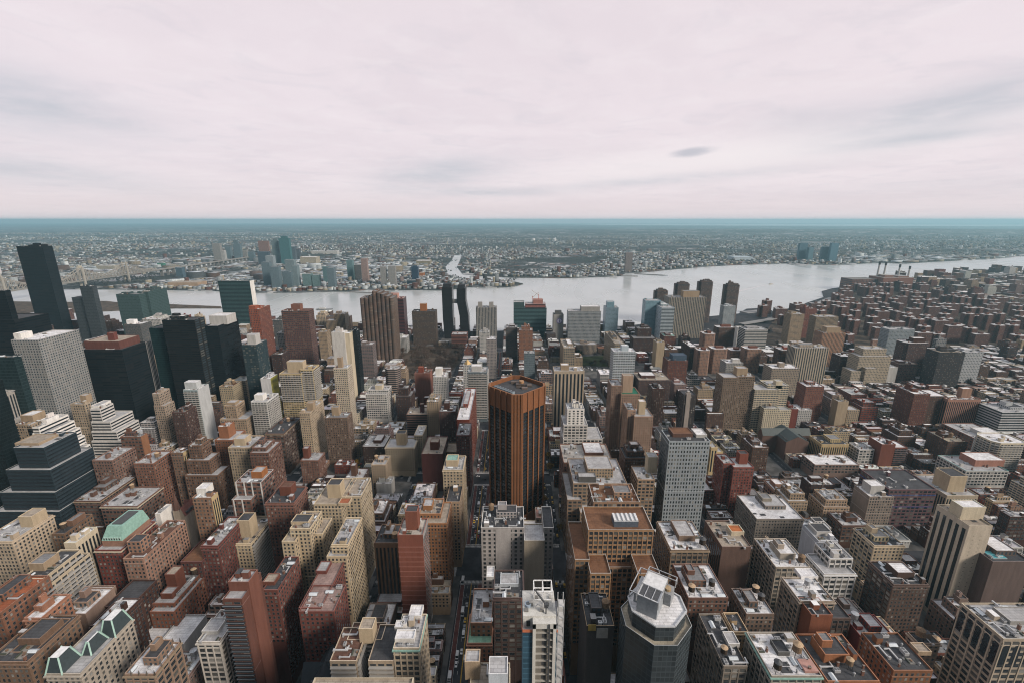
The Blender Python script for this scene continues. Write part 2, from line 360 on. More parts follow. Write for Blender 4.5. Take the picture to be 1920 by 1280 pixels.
def make_building(name, label, solids, group=None, cat=None, near=None, vb=None, clutter=5, tanks=0, pents=(), cornice=False, side=None, bw=None, fh=None, cop=None, detail=True, bands=None, band_col=None, side_col=None):
    """solids: (poly, z0, z1, style, colour, roof colour); pents: the same, standing on a roof"""
    p0 = solids[0][0]
    cx = sum(p[0] for p in p0) / len(p0); cy = sum(p[1] for p in p0) / len(p0)
    root = empty(name, (cx, cy, 0), label, cat or 'building', group)
    dist = min(p[1] for p in p0)
    if near is None: near = dist < NEARD
    wins = []; pil = []
    mw, mp = MB(cx, cy, 0), MB(cx, cy, 0)
    bal = []
    for si, (poly, z0, z1, sty, col, rc) in enumerate(solids):
        col, rc = kc(col), kc(rc); cp = kc(cop) if cop else tuple(min(.75, k * 1.5 + .05) for k in col)
        bw_, fh_, wf, hf = GEO[sty]; bw_ = bw or bw_; fh_ = fh or fh_
        def styfun(a, b, sty=sty):
            nx, ny = b[1] - a[1], -(b[0] - a[0])
            s_ = side if (side and abs(nx) > abs(ny)) else sty
            if near and s_ != 'c': return 0
            return FIX[s_]
        mw.poly_walls(poly, z0, z1, col, 0, min(bw_, 12), fh_, styfun, kc(side_col) if side_col else None)
        ph = 1.1 if z1 - z0 > 8 else .7
        mr = MB(cx, cy, 0); top_with_parapet(mp, mr, poly, z1 - ph, z1 + .003 * si, col, rc, cp); mr.build('roof', [M['roof']], root)
        if near:
            n = len(poly)
            for i in range(n):
                a, b = poly[i], poly[(i + 1) % n]
                nx, ny = b[1] - a[1], -(b[0] - a[0]); L = math.hypot(nx, ny)
                if L < 2: continue
                nx, ny = nx / L, ny / L
                if nx * (0 - a[0]) + ny * (0 - a[1]) <= 0: continue
                s_ = side if (side and abs(nx) > abs(ny)) else sty
                b2, f2, w2, h2 = GEO[s_]
                if s_ in 'bc': continue
                b2 = bw or b2; f2 = fh or f2
                nb = 1 if s_ == 'r' else max(1, round((L - .8) / b2)); step = (L - .8) / nb
                nf = max(1, int((z1 - 1.6 - max(z0, 5)) / f2)) if z1 - z0 > 7 else 1
                ang = math.atan2(b[1] - a[1], b[0] - a[0])
                if s_ == 'g' and dist < 340 and len(pil) < 60:
                    for k in range(nb + 1):
                        q = .4 + k * step; pil.append((a[0] + (b[0] - a[0]) / L * q, a[1] + (b[1] - a[1]) / L * q, ang, z0, z1 - 2.2, tuple(min(.6, c_ * 1.12 + .01) for c_ in col)))
                if s_ == 'v':
                    for k in range(nb):
                        q = .4 + (k + .5) * step; px, py = a[0] + (b[0] - a[0]) / L * q, a[1] + (b[1] - a[1]) / L * q
                        zt, zb = z1 - 4.5, max(z0 + .4, 5)
                        if zt - zb > 3: wins.append((px, py, (zt + zb) / 2, ang, step * w2, zt - zb, STRIP))
                    continue
                for f in range(nf):
                    zc_ = z1 - 2.9 - f * f2
                    if zc_ < z0 + 1: break
                    if vb and proj(a[0], a[1], zc_)[1] > vb + 40 and proj(b[0], b[1], zc_)[1] > vb + 40: break
                    for k in range(nb):
                        q = .4 + (k + .5) * step; px, py = a[0] + (b[0] - a[0]) / L * q, a[1] + (b[1] - a[1]) / L * q
                        ww = step * w2 * (1 if s_ in 'r' else rnd.choice((1, 1, .92)))
                        wins.append((px, py, zc_, ang, ww, f2 * h2, STRIP if s_ == 'r' else WIN[rnd.randrange(12)]))
                    if s_ == 'k': bal.append(((a[0] + b[0]) / 2, (a[1] + b[1]) / 2, zc_ - f2 * .45, ang, L * .96, .9))
        BLD.append((root, poly, z0, z1))
    if cornice is False and near and dist < 380 and cop is None and solids[0][3] in 'pg' and solids[0][2] - solids[0][1] > 18 and rnd.random() < .45: cornice = True
    o = mw.build('wall', [M[k] for k in FMAT], root)
    mp.build('parapet', [M['wall']], root)
    if cornice:
        for (poly, z0, z1, sty, col, rc) in solids[:1]:
            b = MB(cx, cy, 0); big = inset(poly, -.75); cc = kc(cornice) if isinstance(cornice, str) else tuple(min(.7, k * 1.35) for k in kc(col))
            n = len(poly)
            b.poly_walls(big, z1 - 2.0, z1 - 1.2, cc); b.face([(p[0], p[1], z1 - 2.0) for p in big[::-1]], cc)
            for i in range(n):
                a, c = poly[i], poly[(i + 1) % n]; a2, c2 = big[i], big[(i + 1) % n]
                b.face([(a2[0], a2[1], z1 - 1.2), (c2[0], c2[1], z1 - 1.2), (c[0], c[1], z1 - 1.2), (a[0], a[1], z1 - 1.2)], cc)
            b.build('cornice', [M['tint']], root)
    if bands is None and near and dist < 460 and solids[0][3] in 'pgk':
        bands = [solids[0][2] - 4.2] + ([solids[0][2] * .52] if rnd.random() < .6 else [])
    if bands:                      # projecting string courses
        for zz in bands:
            poly = solids[0][0]; b = MB(cx, cy, 0); bc = band_col or tuple(min(.62, k_ * 1.35 + .03) for k_ in kc(solids[0][4])); b.poly_walls(inset(poly, -.2), zz - .28, zz + .28, bc)
            for i_ in range(len(poly)):
                pa_, pb_ = poly[i_], poly[(i_ + 1) % len(poly)]; qa_, qb_ = inset(poly, -.2)[i_], inset(poly, -.2)[(i_ + 1) % len(poly)]; b.face([(*qa_, zz + .28), (*qb_, zz + .28), (*pb_, zz + .28), (*pa_, zz + .28)], bc)
            b.build('string_course', [M['tint']], root)
    # windows: the hundred that show largest are parts, the rest one part
    wins.sort(key=lambda w: (w[0] ** 2 + w[1] ** 2 + (CAMZ - w[2]) ** 2))
    for (x, y, z, ang, ww, hh, me) in wins[:100]:
        o = newobj('window', me, root); o.location = (x - cx, y - cy, z); o.rotation_euler.z = ang; o.scale = (ww, 1, hh)
    if len(wins) > 100:
        b = MB(cx, cy, 0)
        for (x, y, z, ang, ww, hh, me) in wins[100:]:
            ca, sa = math.cos(ang), math.sin(ang); k = .065
            def P(u, w): return (x + u * ww * ca + k * sa, y + u * ww * sa - k * ca, z + w * hh)
            mi = 0 if me is STRIP else {'dark_glass': 0, 'blind_glass': 1, 'pale_blind_sky': 2}[me.materials[1].name]
            b.face([P(-.5, -.5), P(.5, -.5), P(.5, .5), P(-.5, .5)], (.1, .1, .1), None, mi)
            if me is not STRIP:
                k = .07
                b.face([P(-.5, -.56), P(.5, -.56), P(.5, -.5), P(-.5, -.5)], (.1, .1, .1), None, 3)
        tag(b.build('window', [M['pane'], M['pane2'], M['pane3'], M['frame']], root), kind='stuff')
    for (x, y, ang, za, zb, c_) in pil[:60]:
        o = newobj('pilaster', pier_mesh(c_), root); o.location = (x - cx, y - cy, (za + zb) / 2); o.rotation_euler.z = ang; o.scale = (.62, 1, zb - za)
    bal.sort(key=lambda w: -w[2])
    for (x, y, z, ang, L, hh) in bal[:60]:
        o = newobj('balcony', BALC if sum(kc(solids[0][4])) > .3 else BALC2, root); o.location = (x - cx, y - cy, z); o.rotation_euler.z = ang; o.scale = (L, 1, hh)
    # what stands on the roof and belongs to the building
    poly, z0, z1, sty, col, rc = max(solids, key=lambda q: q[2])
    xs = [p[0] for p in poly]; ys = [p[1] for p in poly]; X0, X1, Y0, Y1 = min(xs), max(xs), min(ys), max(ys)
    used = []
    def free(x, y, r):
        if not (X0 + r + .6 < x < X1 - r - .6 and Y0 + r + .6 < y < Y1 - r - .6): return False
        if len(poly) > 4 and not (X0 + (X1 - X0) * .22 < x < X1 - (X1 - X0) * .22 and Y0 + (Y1 - Y0) * .22 < y < Y1 - (Y1 - Y0) * .22): return False
        return all(abs(x - a) > r + c and abs(y - b) > r + d or abs(x - a) > r + c or abs(y - b) > r + d for a, b, c, d in used)
    if not pents and detail and clutter and z1 - z0 > 15 and (X1 - X0) * (Y1 - Y0) > 170 and len(poly) == 4 and rnd.random() < .72:
        fx, fy = rnd.uniform(.32, .55), rnd.uniform(.35, .6); ax, ay = X0 + (X1 - X0) * rnd.uniform(.1, .9 - fx), Y0 + (Y1 - Y0) * rnd.uniform(.25, .92 - fy); hh = rnd.uniform(3, 4.6)
        pents = [(rect(ax, ax + (X1 - X0) * fx, ay, ay + (Y1 - Y0) * fy), z1 - 1.3, z1 + hh, rnd.choice('bpp'), jit(kc(col)), rnd.choice(('rw', 'rl', 'rg', 'rd')))]
        if rnd.random() < .5: pents.append((rect(ax + 1, ax + (X1 - X0) * fx * .5, ay + (Y1 - Y0) * fy * .4, ay + (Y1 - Y0) * fy * .9), z1 + hh - 1.3, z1 + hh + rnd.uniform(2.5, 4.5), 'b', jit(kc(col)), 'rg'))
    for pe in pents:
        pp, pz0, pz1, psty, pcol, prc = pe
        b = MB(cx, cy, 0); r2 = MB(cx, cy, 0)
        b.poly_walls(pp, pz0, pz1, kc(pcol), 0, GEO[psty][0] if GEO[psty][0] < 50 else 12, GEO[psty][1], lambda a, c, q=psty: FIX[q])
        top_with_parapet(b, r2, pp, pz1 - .6, pz1, kc(pcol), kc(prc), tuple(min(.7, k * 1.4 + .05) for k in kc(pcol)))
        po = b.build('penthouse', [M[k] for k in FMAT], root); r2.build('roof', [M['roof']], po)
        px = [q[0] for q in pp]; py = [q[1] for q in pp]
        used.append(((min(px) + max(px)) / 2, (min(py) + max(py)) / 2, (max(px) - min(px)) / 2, (max(py) - min(py)) / 2))
        BLD.append((root, pp, pz0, pz1))
    zr = z1 - 1.1 if z1 - z0 > 8 else z1 - .7
    for _ in range(tanks):
        for _try in range(25):
            x, y = rnd.uniform(X0, X1), rnd.uniform(Y0, Y1)
            if free(x, y, 2.3):
                used.append((x, y, 2.3, 2.3)); TANK = rnd.choice(TANKS); to = newobj('water_tank', TANK[0], root); to.location = (x - cx, y - cy, zr); q = rnd.uniform(.9, 1.25); to.scale = (q, q, q)
                newobj('tank_roof', TANK[1], to)
                if dist < 520:
                    for L in TANK[2]: newobj('leg', L, to)
                break
    if detail and clutter:
        b = MB(cx, cy, 0)
        nb = rnd.choice((1, 1, 2)) if not pents else rnd.choice((0, 1))
        for _ in range(nb):        # stair and lift bulkheads
            for _try in range(12):
                w, d = rnd.uniform(2.2, 4.5), rnd.uniform(2.2, 5); x, y = rnd.uniform(X0, X1), rnd.uniform(Y0, Y1)
                if free(x, y, max(w, d) / 2 + .3):
                    used.append((x, y, w / 2, d / 2)); b = MB(cx, cy, 0); b.box(x - w / 2, x + w / 2, y - d / 2, y + d / 2, zr, zr + rnd.uniform(2.6, 5), kc(col), 0, kc(rnd.choice(('rl', 'rw', 'rg', 'rd')))); b.build('bulkhead', [M['wall']], root); break
        for _ in range(int(clutter * (1.7 if dist < 460 else 1.2)) + 1):
            for _try in range(8):
                x, y = rnd.uniform(X0, X1), rnd.uniform(Y0, Y1)
                if free(x, y, 1.3):
                    me = rnd.choice(UNITS); used.append((x, y, 1.4, 1.2)); o = newobj(me.name.split('.')[0], me, root); o.location = (x - cx, y - cy, zr); o.rotation_euler.z = rnd.choice((0, math.pi / 2)); q = rnd.uniform(.75, 1.25); o.scale = (q, q, q); break
    return root
GROUPS = dict(apartment_tower='apartment towers of the city', office_tower='office towers of the city', glass_tower='glass towers of the city', brick_building='brick buildings of the city', stone_building='stone buildings of the city', loft_building='loft buildings of the city', apartment_building='apartment buildings of the city', hospital_building='hospital blocks near the river')
HAND = []                          # (root, short name, u0, u1, vt, vb, Y)
FOOT = []                          # footprints taken by measured buildings (x0, x1, y0, y1)
def solve_D(x1, u2, Y, h):
    d2 = x1 * F / (u2 - 960); return min(110, max(8, (d2 - h * SS) / CC - Y))
def B(name, label, u0, u1, vt, vb, Y, D, sty, col, roof, tiers=(), pents=(), short=None, cham=0, cat=None, **kw):
    x0, H = at(u0, vt, Y); x1, _ = at(u1, vt, Y)
    if D < 0: D = solve_D(x1 if x1 < 0 else x0, -D, Y, CAMZ - H)
    poly = chamfer(x0, x1, Y, Y + D, cham) if cham else rect(x0, x1, Y, Y + D)
    solids = [(poly, 0, H, sty, col, roof)]
    FOOT.append((x0, x1, Y, Y + D))
    for tr in tiers:
        a, b, v, dy, d = tr[:5]; s2 = tr[5] if len(tr) > 5 and tr[5] else sty; c2 = tr[6] if len(tr) > 6 and tr[6] else col; r2 = tr[7] if len(tr) > 7 else roof
        tx0, tz = at(a, v, Y + dy); tx1, _ = at(b, v, Y + dy)
        if d < 0: d = solve_D(tx1 if tx1 < 0 else tx0, -d, Y + dy, CAMZ - tz)
        solids.append((rect(tx0, tx1, Y + dy, Y + dy + d), 0, tz, s2, c2, r2)); FOOT.append((tx0, tx1, Y + dy, Y + dy + d))
    ps = []
    for pe in pents:
        a, b, v, dy, d = pe[:5]; c2 = pe[5] if len(pe) > 5 and pe[5] else col; r2 = pe[6] if len(pe) > 6 else roof; s2 = pe[7] if len(pe) > 7 else 'b'
        tx0, tz = at(a, v, Y + dy); tx1, _ = at(b, v, Y + dy)
        ps.append((rect(tx0, tx1, Y + dy, Y + dy + d), max(H - 1.3, 0), max(tz, H + 1.5), s2, c2, r2))
    r = make_building(name, label, solids, cat=cat, vb=vb, pents=ps, group=GROUPS.get(name), **kw)
    HAND.append((r, short or label, u0, u1, vt, vb, Y, x0, x1, D, H))
    return r, x0, x1, Y, D, H
# ================================================================== measured buildings
AT, AB, OT, BB, GT, LB, SB = 'apartment_tower', 'apartment_building', 'office_tower', 'brick_building', 'glass_tower', 'loft_building', 'stone_building'
def Yg(v): return ground(960, v)[1]   # the distance whose ground shows at height v
# ---- far left: midtown towers
B(OT, 'very tall plain black slab rising above all others at the far left, before the bridge', 30, 79, 462, 612, 1150, 26, 'r', 'black', 'rd', short='tallest black slab', clutter=2, cat='tower')
B(OT, 'dark glass tower cut by the left edge, left of the tallest black slab', -45, 8, 545, 655, 640, -14, 'r', 'black', 'rd', short='dark tower at the left edge', tiers=[(-45, 26, 600, -3, 50)], cat='tower')
B(GT, 'blue black glass tower with pale side strip, between the tallest black slab and the river', 149, 172, 537, 612, 1090, -181, 'c', (.05, .058, .064), 'rd', tiers=[(134, 152, 558, 12, 30)], short='blue black glass tower', cat='tower')
B(GT, 'teal glass tower with a slanted lower face, left one of the riverside pair', 217, 260, 552, 625, 1080, 26, 'c', 'teal', 'rg', short='left teal riverside tower', cat='tower')
B(GT, 'teal glass tower with a lit reddish roof edge, right one of the riverside pair', 257, 277, 547, 612, 1100, -312, 'c', 'teal', 'rt', short='right teal riverside tower', side='c', cat='tower')
B(OT, 'green glass slab with narrow white marble end wall on the river bank', 408, 468, 527, 600, 1260, 21, 'r', (.05, .095, .098), 'rg', side='b', side_col='white', short='green glass slab', cop='white', cat='tower')
B('hospital_building', 'small dark grey block seen between the teal riverside towers and the water', 232, 262, 608, 640, 900, 30, 'p', 'dgrey', 'rw', short='small block with white roof drum', pents=[(236, 250, 600, 8, 10, 'rw', 'rw')])
B(OT, 'big pale grey steel office block with arcaded top floors and white roof, far left', 20, 71, 637, 800, 535, -147, 'p', (.28, .28, .272), 'rw', bw=3.2, short='pale grey office block', pents=[(24, 38, 625, 6, 14, 'white', 'rw')], near=False, cat='tower')
B(OT, 'short dark green glass block at the left edge before the pale grey office block', -40, 25, 669, 790, 480, -34, 'c', (.02, .035, .038), 'rg', short='dark green glass block', cat='tower')
B(OT, 'broad black tower topped by a reddish brown plant room', 142, 228, 655, 800, 600, -272, 'r', 'black', 'rd', pents=[(157, 222, 640, 6, 36, (.13, .06, .05), 'rt'), (200, 212, 624, 14, 6, (.16, .06, .05), 'rt')], short='black tower with brown plant room', near=False, cat='tower')
B(OT, 'slim tower with white and brown vertical stripes behind the black tower', 259, 263, 645, 740, 720, -283, 'v', 'lgrey', 'rt', short='striped slim tower', side='v', cat='tower')
B(OT, 'pale concrete block with round tanks on its roof behind the brownish black tower', 266, 300, 598, 640, 950, 35, 'p', 'lgrey', 'rw', short='pale block with roof tanks', cat='tower')
B(OT, 'brownish black slab tower with gridded side, tallest of the dark pair in the left middle', 303, 364, 600, 780, 700, -383, 'r', 'bblack', 'rd', tiers=[(279, 305, 615, 14, 40, 'c', (.012, .03, .032))], side='g', short='brownish black slab tower', cat='tower')
B(OT, 'black tower with a white plant room on its roof, right one of the dark pair', 384, 408, 611, 740, 720, -446, 'r', 'black', 'rl', pents=[(391, 424, 592, 16, 26, 'lgrey', 'rw')], short='black tower with white plant room', cat='tower')
B(OT, 'dark glass tower with a thin white grid, beside the orange striped tower', 453, 480, 646, 760, 700, -500, 'g', (.03, .05, .055), 'rl', pents=[(462, 478, 628, 6, 14, 'lgrey', 'rl')], short='dark tower with white grid', cop='white', cat='tower')
B(AT, 'slim orange red brick tower with a white stripe down its corner', 466, 485, 580, 705, 800, -506, 'p', (.27, .09, .055), 'ro', pents=[(466, 478, 574, 4, 12)], short='orange red striped tower', side='v', cat='tower')
B(AT, 'brown red apartment tower with a dense grid of balconies and stepped top box', 527, 578, 583, 695, 850, -588, 'g', (.15, .075, .06), 'rbr', bw=3.4, pents=[(545, 562, 571, 10, 12, (.2, .1, .075))], short='brown red grid tower', side='g', cat='tower')
B(AB, 'small grey building between the orange striped tower and the brown grid tower, by the water', 511, 528, 600, 650, 1010, 22, 'p', 'dgrey', 'rg', short='small grey riverside building')
B(AT, 'beige apartment tower with fluted stepped top near the river, left of the brown fluted tower', 611, 629, 601, 645, 1060, 26, 'v', 'tan', 'rl', tiers=[(625, 646, 589, 10, 26)], short='beige fluted stepped tower', cat='tower')
B(AT, 'plain white slab tower joined to a black one, in the left middle', 621, 645, 623, 702, 760, 16, 'b', (.55, .53, .50), 'rw', tiers=[(643, 655, 625, 3, 18, 'b', 'cream')], short='plain white slab', clutter=2, cat='tower')
B(OT, 'black slab tower standing hard against the plain white slab', 652, 668, 621, 705, 778, 18, 'r', 'black', 'rd', short='black slab beside the white one', clutter=2, cat='tower')
B(AB, 'grey and brick building with pale balconies at the foot of the brown fluted tower', 671, 698, 646, 690, 900, 24, 'k', (.2, .15, .14), 'rl', short='balconied building under the fluted tower')
B(AT, 'low brown block in front of the brown grid tower', 508, 528, 664, 706, 800, 26, 'p', 'dbrick', 'rg', short='low brown block')
B(AB, 'pale grey slab standing in front of the small grey riverside building', 519, 533, 624, 672, 900, 20, 'p', 'lgrey', 'rl', short='pale grey slab')
B(AB, 'narrow cream block on the left side of the beige fluted tower', 596, 612, 622, 664, 980, 20, 'p', 'tan', 'rl', short='narrow cream block')
# fluted brown tower: ring of half round bays
def fluted(name, label, u0, u1, v, Y, D, col, steps, vb, short):
    x0, H = at(u0, v, Y); x1, _ = at(u1, v, Y); n = len(steps); sol = []
    w = (x1 - x0) / n
    for i, dv in enumerate(steps):
        a = x0 + i * w; _, hh = at(u0, v + dv, Y)
        pts = [(a + w / 2 + w * .49 * math.cos(q), Y + w * .49 + w * .45 * math.sin(q)) for q in [math.pi + k * math.pi / 6 for k in range(7)]]
        pts += [(a + w * .99, Y + D), (a + w * .01, Y + D)]
        sol.append((pts, 0, hh, 'v', jit(col, .12), 'rg'))
    r = make_building(name, label, sol, cat='tower', vb=vb, clutter=2, near=False, bw=1.6)
    HAND.append((r, short, u0, u1, v + min(steps), vb, Y, x0, x1, D, H)); FOOT.append((x0, x1, Y, Y + D))
fluted(AT, 'massive fluted brown apartment tower with stepped roofline, beside the bare park trees', 673, 736, 556, 1000, 42, (.165, .105, .075), (4, 3, 0, -9, -7, -4, 0, 3), 676, 'fluted brown tower')
B(OT, 'maroon glass tower with a pink rounded cap, right behind the brown fluted tower', 728, 756, 560, 625, 1150, 34, 'r', 'maroon', 'rp', pents=[(731, 745, 551, 8, 18, 'rp', 'rp')], short='maroon tower with pink cap', cat='tower')
B(AB, 'white low institutional building at the foot of the maroon tower', 733, 762, 633, 655, 1090, 30, 'v', 'lgrey', 'rw', short='white low institution')
B(AT, 'dark brown slab tower with a small orange box on the roof, alone by the water', 772, 816, 584, 650, 1170, 30, 'p', (.095, .066, .05), 'rd', pents=[(787, 799, 570, 12, 12, 'orange', 'rt')], short='dark brown riverside slab', bw=2.4, cat='tower')
# the two bent copper towers and their bridge
def bent(name, label, u0, u1, vt, kinks, Y, D, col, short):
    root = None; x0, H = at(u0, vt, Y); x1, _ = at(u1, vt, Y)
    root = empty(name, ((x0 + x1) / 2, Y, 0), label, 'tower'); b = MB((x0 + x1) / 2, Y, 0); r = MB((x0 + x1) / 2, Y, 0)
    lv = [(z, x0 + dx, x1 + dx) for z, dx in kinks] + [(H, x0, x1)]
    for (za, a0, a1), (zb, b0, b1) in zip(lv, lv[1:]):
        for q in range(4):
            pa = rect(a0, a1, Y, Y + D); pb = rect(b0, b1, Y, Y + D); c, d = q, (q + 1) % 4
            L = math.hypot(pa[d][0] - pa[c][0], pa[d][1] - pa[c][1])
            b.face([(*pa[c], za), (*pa[d], za), (*pb[d], zb), (*pb[c], zb)], col, [(0, 0), (round(L / 2.4), 0), (round(L / 2.4), round((zb - za) / 3.6)), (0, round((zb - za) / 3.6))])
    b.build('wall', [M['fc']], root); r.poly_top(rect(x0, x1, Y, Y + D), H, K['rd']); r.build('roof', [M['roof']], root)
    p = MB((x0 + x1) / 2, Y, 0); p.box(x0 + 3, x1 - 4, Y + 3, Y + D - 4, H, H + 8, (.03, .03, .034)); p.build('penthouse', [M['wall']], root)
    HAND.append((root, short, u0, u1, vt - 6, 640, Y, x0, x1, D, H)); FOOT.append((x0 - 4, x1 + 4, Y, Y + D))
    return x0, x1, H
c1 = bent(OT, 'taller straight one of the two slim black glass towers joined by a high bridge', 828, 847, 539, [(0, 3), (60, 0)], 1230, 34, (.020, .019, .021), 'taller black twin')
c2 = bent(OT, 'shorter kinked one of the two slim black glass towers joined by a high bridge', 856, 873, 541, [(0, 7), (62, 6), (105, -1)], 1240, 34, (.020, .019, .021), 'kinked black twin')
o = MB(); o.box(c1[1] - 1, c2[0] + 1, 1243, 1255, 97, 107, (.3, .31, .32), 0); o = o.build('skybridge', [M['fr']]); tag(o, 'pale enclosed bridge hanging between the two slim black towers', 'skybridge')
B(BB, 'low red and white striped building at the foot of the kinked black tower', 846, 875, 627, 648, 1130, 30, 'r', (.2, .09, .07), 'rl', short='low striped building')
B(AT, 'grey riverside tower with grooved front and two square boxes on its roof', 892, 931, 577, 632, 1230, 30, 'v', (.30, .285, .265), 'rg', pents=[(896, 904, 567, 6, 10), (917, 925, 567, 6, 10)], short='grey tower with twin boxes', cat='tower', bw=4.2)
B(AB, 'small white building in front of the grey tower with twin roof boxes', 899, 917, 623, 645, 1010, 22, 'p', 'lgrey', 'rw', short='small white building')
B(AB, 'grey building with a gabled white roof left of the street, before the twin boxed tower', 912, 930, 636, 668, 900, 26, 'p', (.28, .25, .24), 'rw', short='grey white roofed building')
B(AT, 'dark brown apartment tower with pale roof edge before the hospital under construction', 948, 970, 614, 665, 1010, 26, 'k', (.09, .07, .062), 'rl', short='dark tower before the construction hospital', cop='lgrey', cat='tower')
B(AT, 'orange brown brick tower before the hospital under construction, right of a dark one', 973, 999, 619, 660, 985, 24, 'p', (.24, .115, .07), 'rl', short='orange brick tower before the hospital', tiers=[(978, 994, 612, 6, 14)], cat='tower')
B(GT, 'small blue grey glass building in front of the orange brown brick tower', 983, 1003, 662, 695, 860, 20, 'c', (.12, .15, .165), 'rl', short='small blue grey glass building')
# ---- centre right: hospitals
B('hospital_building', 'blue green glass hospital under construction with bare red floors at the top', 963, 1025, 578, 615, 1240, 34, 'r', (.07, .13, .135), 'rl', tiers=[(963, 983, 567, 1, 30, 'c', 'teal')], pents=[(985, 1023, 570, 2, 30, (.33, .14, .12), 'rl', 'r'), (1000, 1018, 562, 8, 20, (.33, .16, .13), 'rp')], short='hospital under construction', cat='building')
hr_ = BLD[-1][0]; b = MB(hr_.location.x, hr_.location.y, 0)
for (u_, v_, w_) in ((998, 566, 18), (1010, 562, -20)):
    qx, qz = at(u_, v_, 1255); b.bar((qx, 1255, qz - 6), (qx, 1255, qz + 16), 1.4, (.5, .12, .08)); b.bar((qx, 1255, qz + 12), (qx + w_, 1255, qz + 27), 1.1, (.55, .5, .46))
b.build('crane', [M['tint']], hr_)
r_, x0_, x1_, Y_, D_, H_ = B('hospital_building', 'narrow grey hospital tower carrying a round purple emblem', 1038, 1057, 590, 624, 1190, 28, 'b', 'grey', 'rd', pents=[(1041, 1053, 583, 8, 12, 'dgrey')], short='emblem tower', cat='tower')
sx, sz = at(1049, 602, Y_ - .5)
b = MB((x0_ + x1_) / 2, Y_ + D_ / 2, 0)
pts = [(sx + 7.5 * math.cos(q), Y_ - .4, sz + 7.5 * math.sin(q)) for q in [k * math.pi / 10 for k in range(20)]]
b.face(pts, (.19, .13, .36)); pts2 = [(sx + 5.6 * (p[0] - sx) / 7.5, Y_ - .5, sz + (p[2] - sz) * .75) for p in pts]; b.face(pts2, (.62, .60, .68)); b.face([(sx - 1.6, Y_ - .6, sz - 4), (sx + 1.6, Y_ - .6, sz - 4), (sx + .7, Y_ - .6, sz + 2.6), (sx - .7, Y_ - .6, sz + 2.6)], (.2, .14, .38)); b.face([(sx - 2, Y_ - .6, sz + 2), (sx + 2, Y_ - .6, sz + 2), (sx, Y_ - .6, sz + 4.6)], (.2, .14, .38))
b.build('emblem', [M['tint']], r_)
B('hospital_building', 'large pale blue grey hospital block with mottled window panels facing the camera', 1066, 1127, 584, 645, 1170, 34, 'g', (.30, .315, .325), 'rl', pents=[(1090, 1125, 575, 6, 22, 'grey', 'rw')], bw=3.0, short='mottled blue grey hospital', cat='building', cop='white')
B('hospital_building', 'low beige hospital wing with vertical fins below the mottled hospital block', 1078, 1119, 646, 664, 1080, 26, 'v', (.3, .24, .19), 'rl', short='low finned wing')
B(AT, 'left one of two long tan concrete slab blocks beside the park lawn', 1057, 1078, 652, 674, 935, 75, 'g', (.31, .25, .18), 'rt', side='b', short='left tan slab', cat='building', clutter=9)
B(AT, 'right one of two long tan concrete slab blocks beside the park lawn', 1153, 1172, 644, 688, 930, -1134, 'g', (.31, .25, .18), 'rt', side='g', short='right tan slab', cat='building', clutter=9)
B(GT, 'bluish glass laboratory tower with a slanted blue top by the river', 1136, 1160, 577, 613, 1260, 34, 'c', (.16, .22, .26), 'rl', pents=[(1139, 1152, 566, 6, 20, 'blue', 'rl', 'c')], short='slant topped glass tower', cat='tower')
B(GT, 'tall pale blue glass tower, left and rear one of the blue glass pair', 1211, 1240, 564, 614, 1215, 30, 'c', 'blue', 'rl', short='rear blue glass tower', cat='tower')
B(GT, 'pale blue glass block with white floor bands, front one of the blue glass pair', 1241, 1265, 577, 622, 1170, -1228, 'r', 'paleblue', 'rl', short='front blue glass block', side='c', cat='tower')
B('hospital_building', 'very wide tan grey hospital block with vertical piers and a dark roof box', 1256, 1325, 558, 614, 1235, 45, 'v', (.30, .265, .22), 'rg', pents=[(1282, 1312, 546, 10, 20, 'tan', 'rg')], bw=4.5, short='wide tan hospital', cat='building')
for (a, b_, v, vb, lab) in ((1229, 1254, 546, 575, 'first and shortest of four brown towers standing in the river edge'), (1268, 1295, 533, 562, 'second of four brown towers, rising behind the wide tan hospital'), (1312, 1339, 529, 590, 'third and tallest of four brown towers at the river, right of the wide tan hospital'), (1361, 1389, 535, 578, 'rightmost of four brown towers at the river, apart from the others')):
    B(AT, lab, a, b_, v, vb, 1430, 26, 'g', (.125, .085, .07), 'rd', cham=6, short=lab.split(',')[0], cat='tower', bw=3, clutter=2, tiers=[(a + 4, b_ - 4, v - 3, 5, 16)])
B('hospital_building', 'dark red stepped brick hospital cluster on the diagonal avenue, first behind the right tan slab', 1188, 1231, 634, 660, 1080, 34, 'p', 'dbrick', 'rg', tiers=[(1196, 1222, 616, 18, 26)], short='dark red hospital cluster', side='p')
B('hospital_building', 'dark brick hospital wing with a green copper roof, right of the dark red cluster', 1245, 1268, 630, 648, 1090, 30, 'p', 'brick', 'copper', short='green roofed hospital wing')
B(AT, 'white and grey wide apartment block with striped floors, right of the wide tan hospital', 1398, 1440, 618, 655, 1050, 34, 'r', 'lgrey', 'rl', short='striped wide block', cat='building')
B('gate_building', 'white framed building with a tall dark opening like a gate', 1384, 1397, 614, 640, 1130, 16, 'b', 'white', 'rw', short='white gate building', clutter=0)
B(AT, 'grey blue slab pair right of the wide tan hospital and before the rightmost brown tower', 1358, 1380, 574, 612, 1250, 24, 'p', (.33, .36, .38), 'rl', short='grey blue slab', cat='tower')
B(AB, 'dark brick block with a long white roof, lower right of the dark red hospital cluster', 1294, 1308, 650, 676, 950, -1278, 'p', 'dbrick', 'rw', short='long white roofed brick block', side='p')
B(AT, 'tan windowless wall tower beside a white roofed brick house', 1232, 1247, 642, 686, 930, 26, 'b', (.36, .29, .2), 'rw', short='tan blank tower', cat='building')
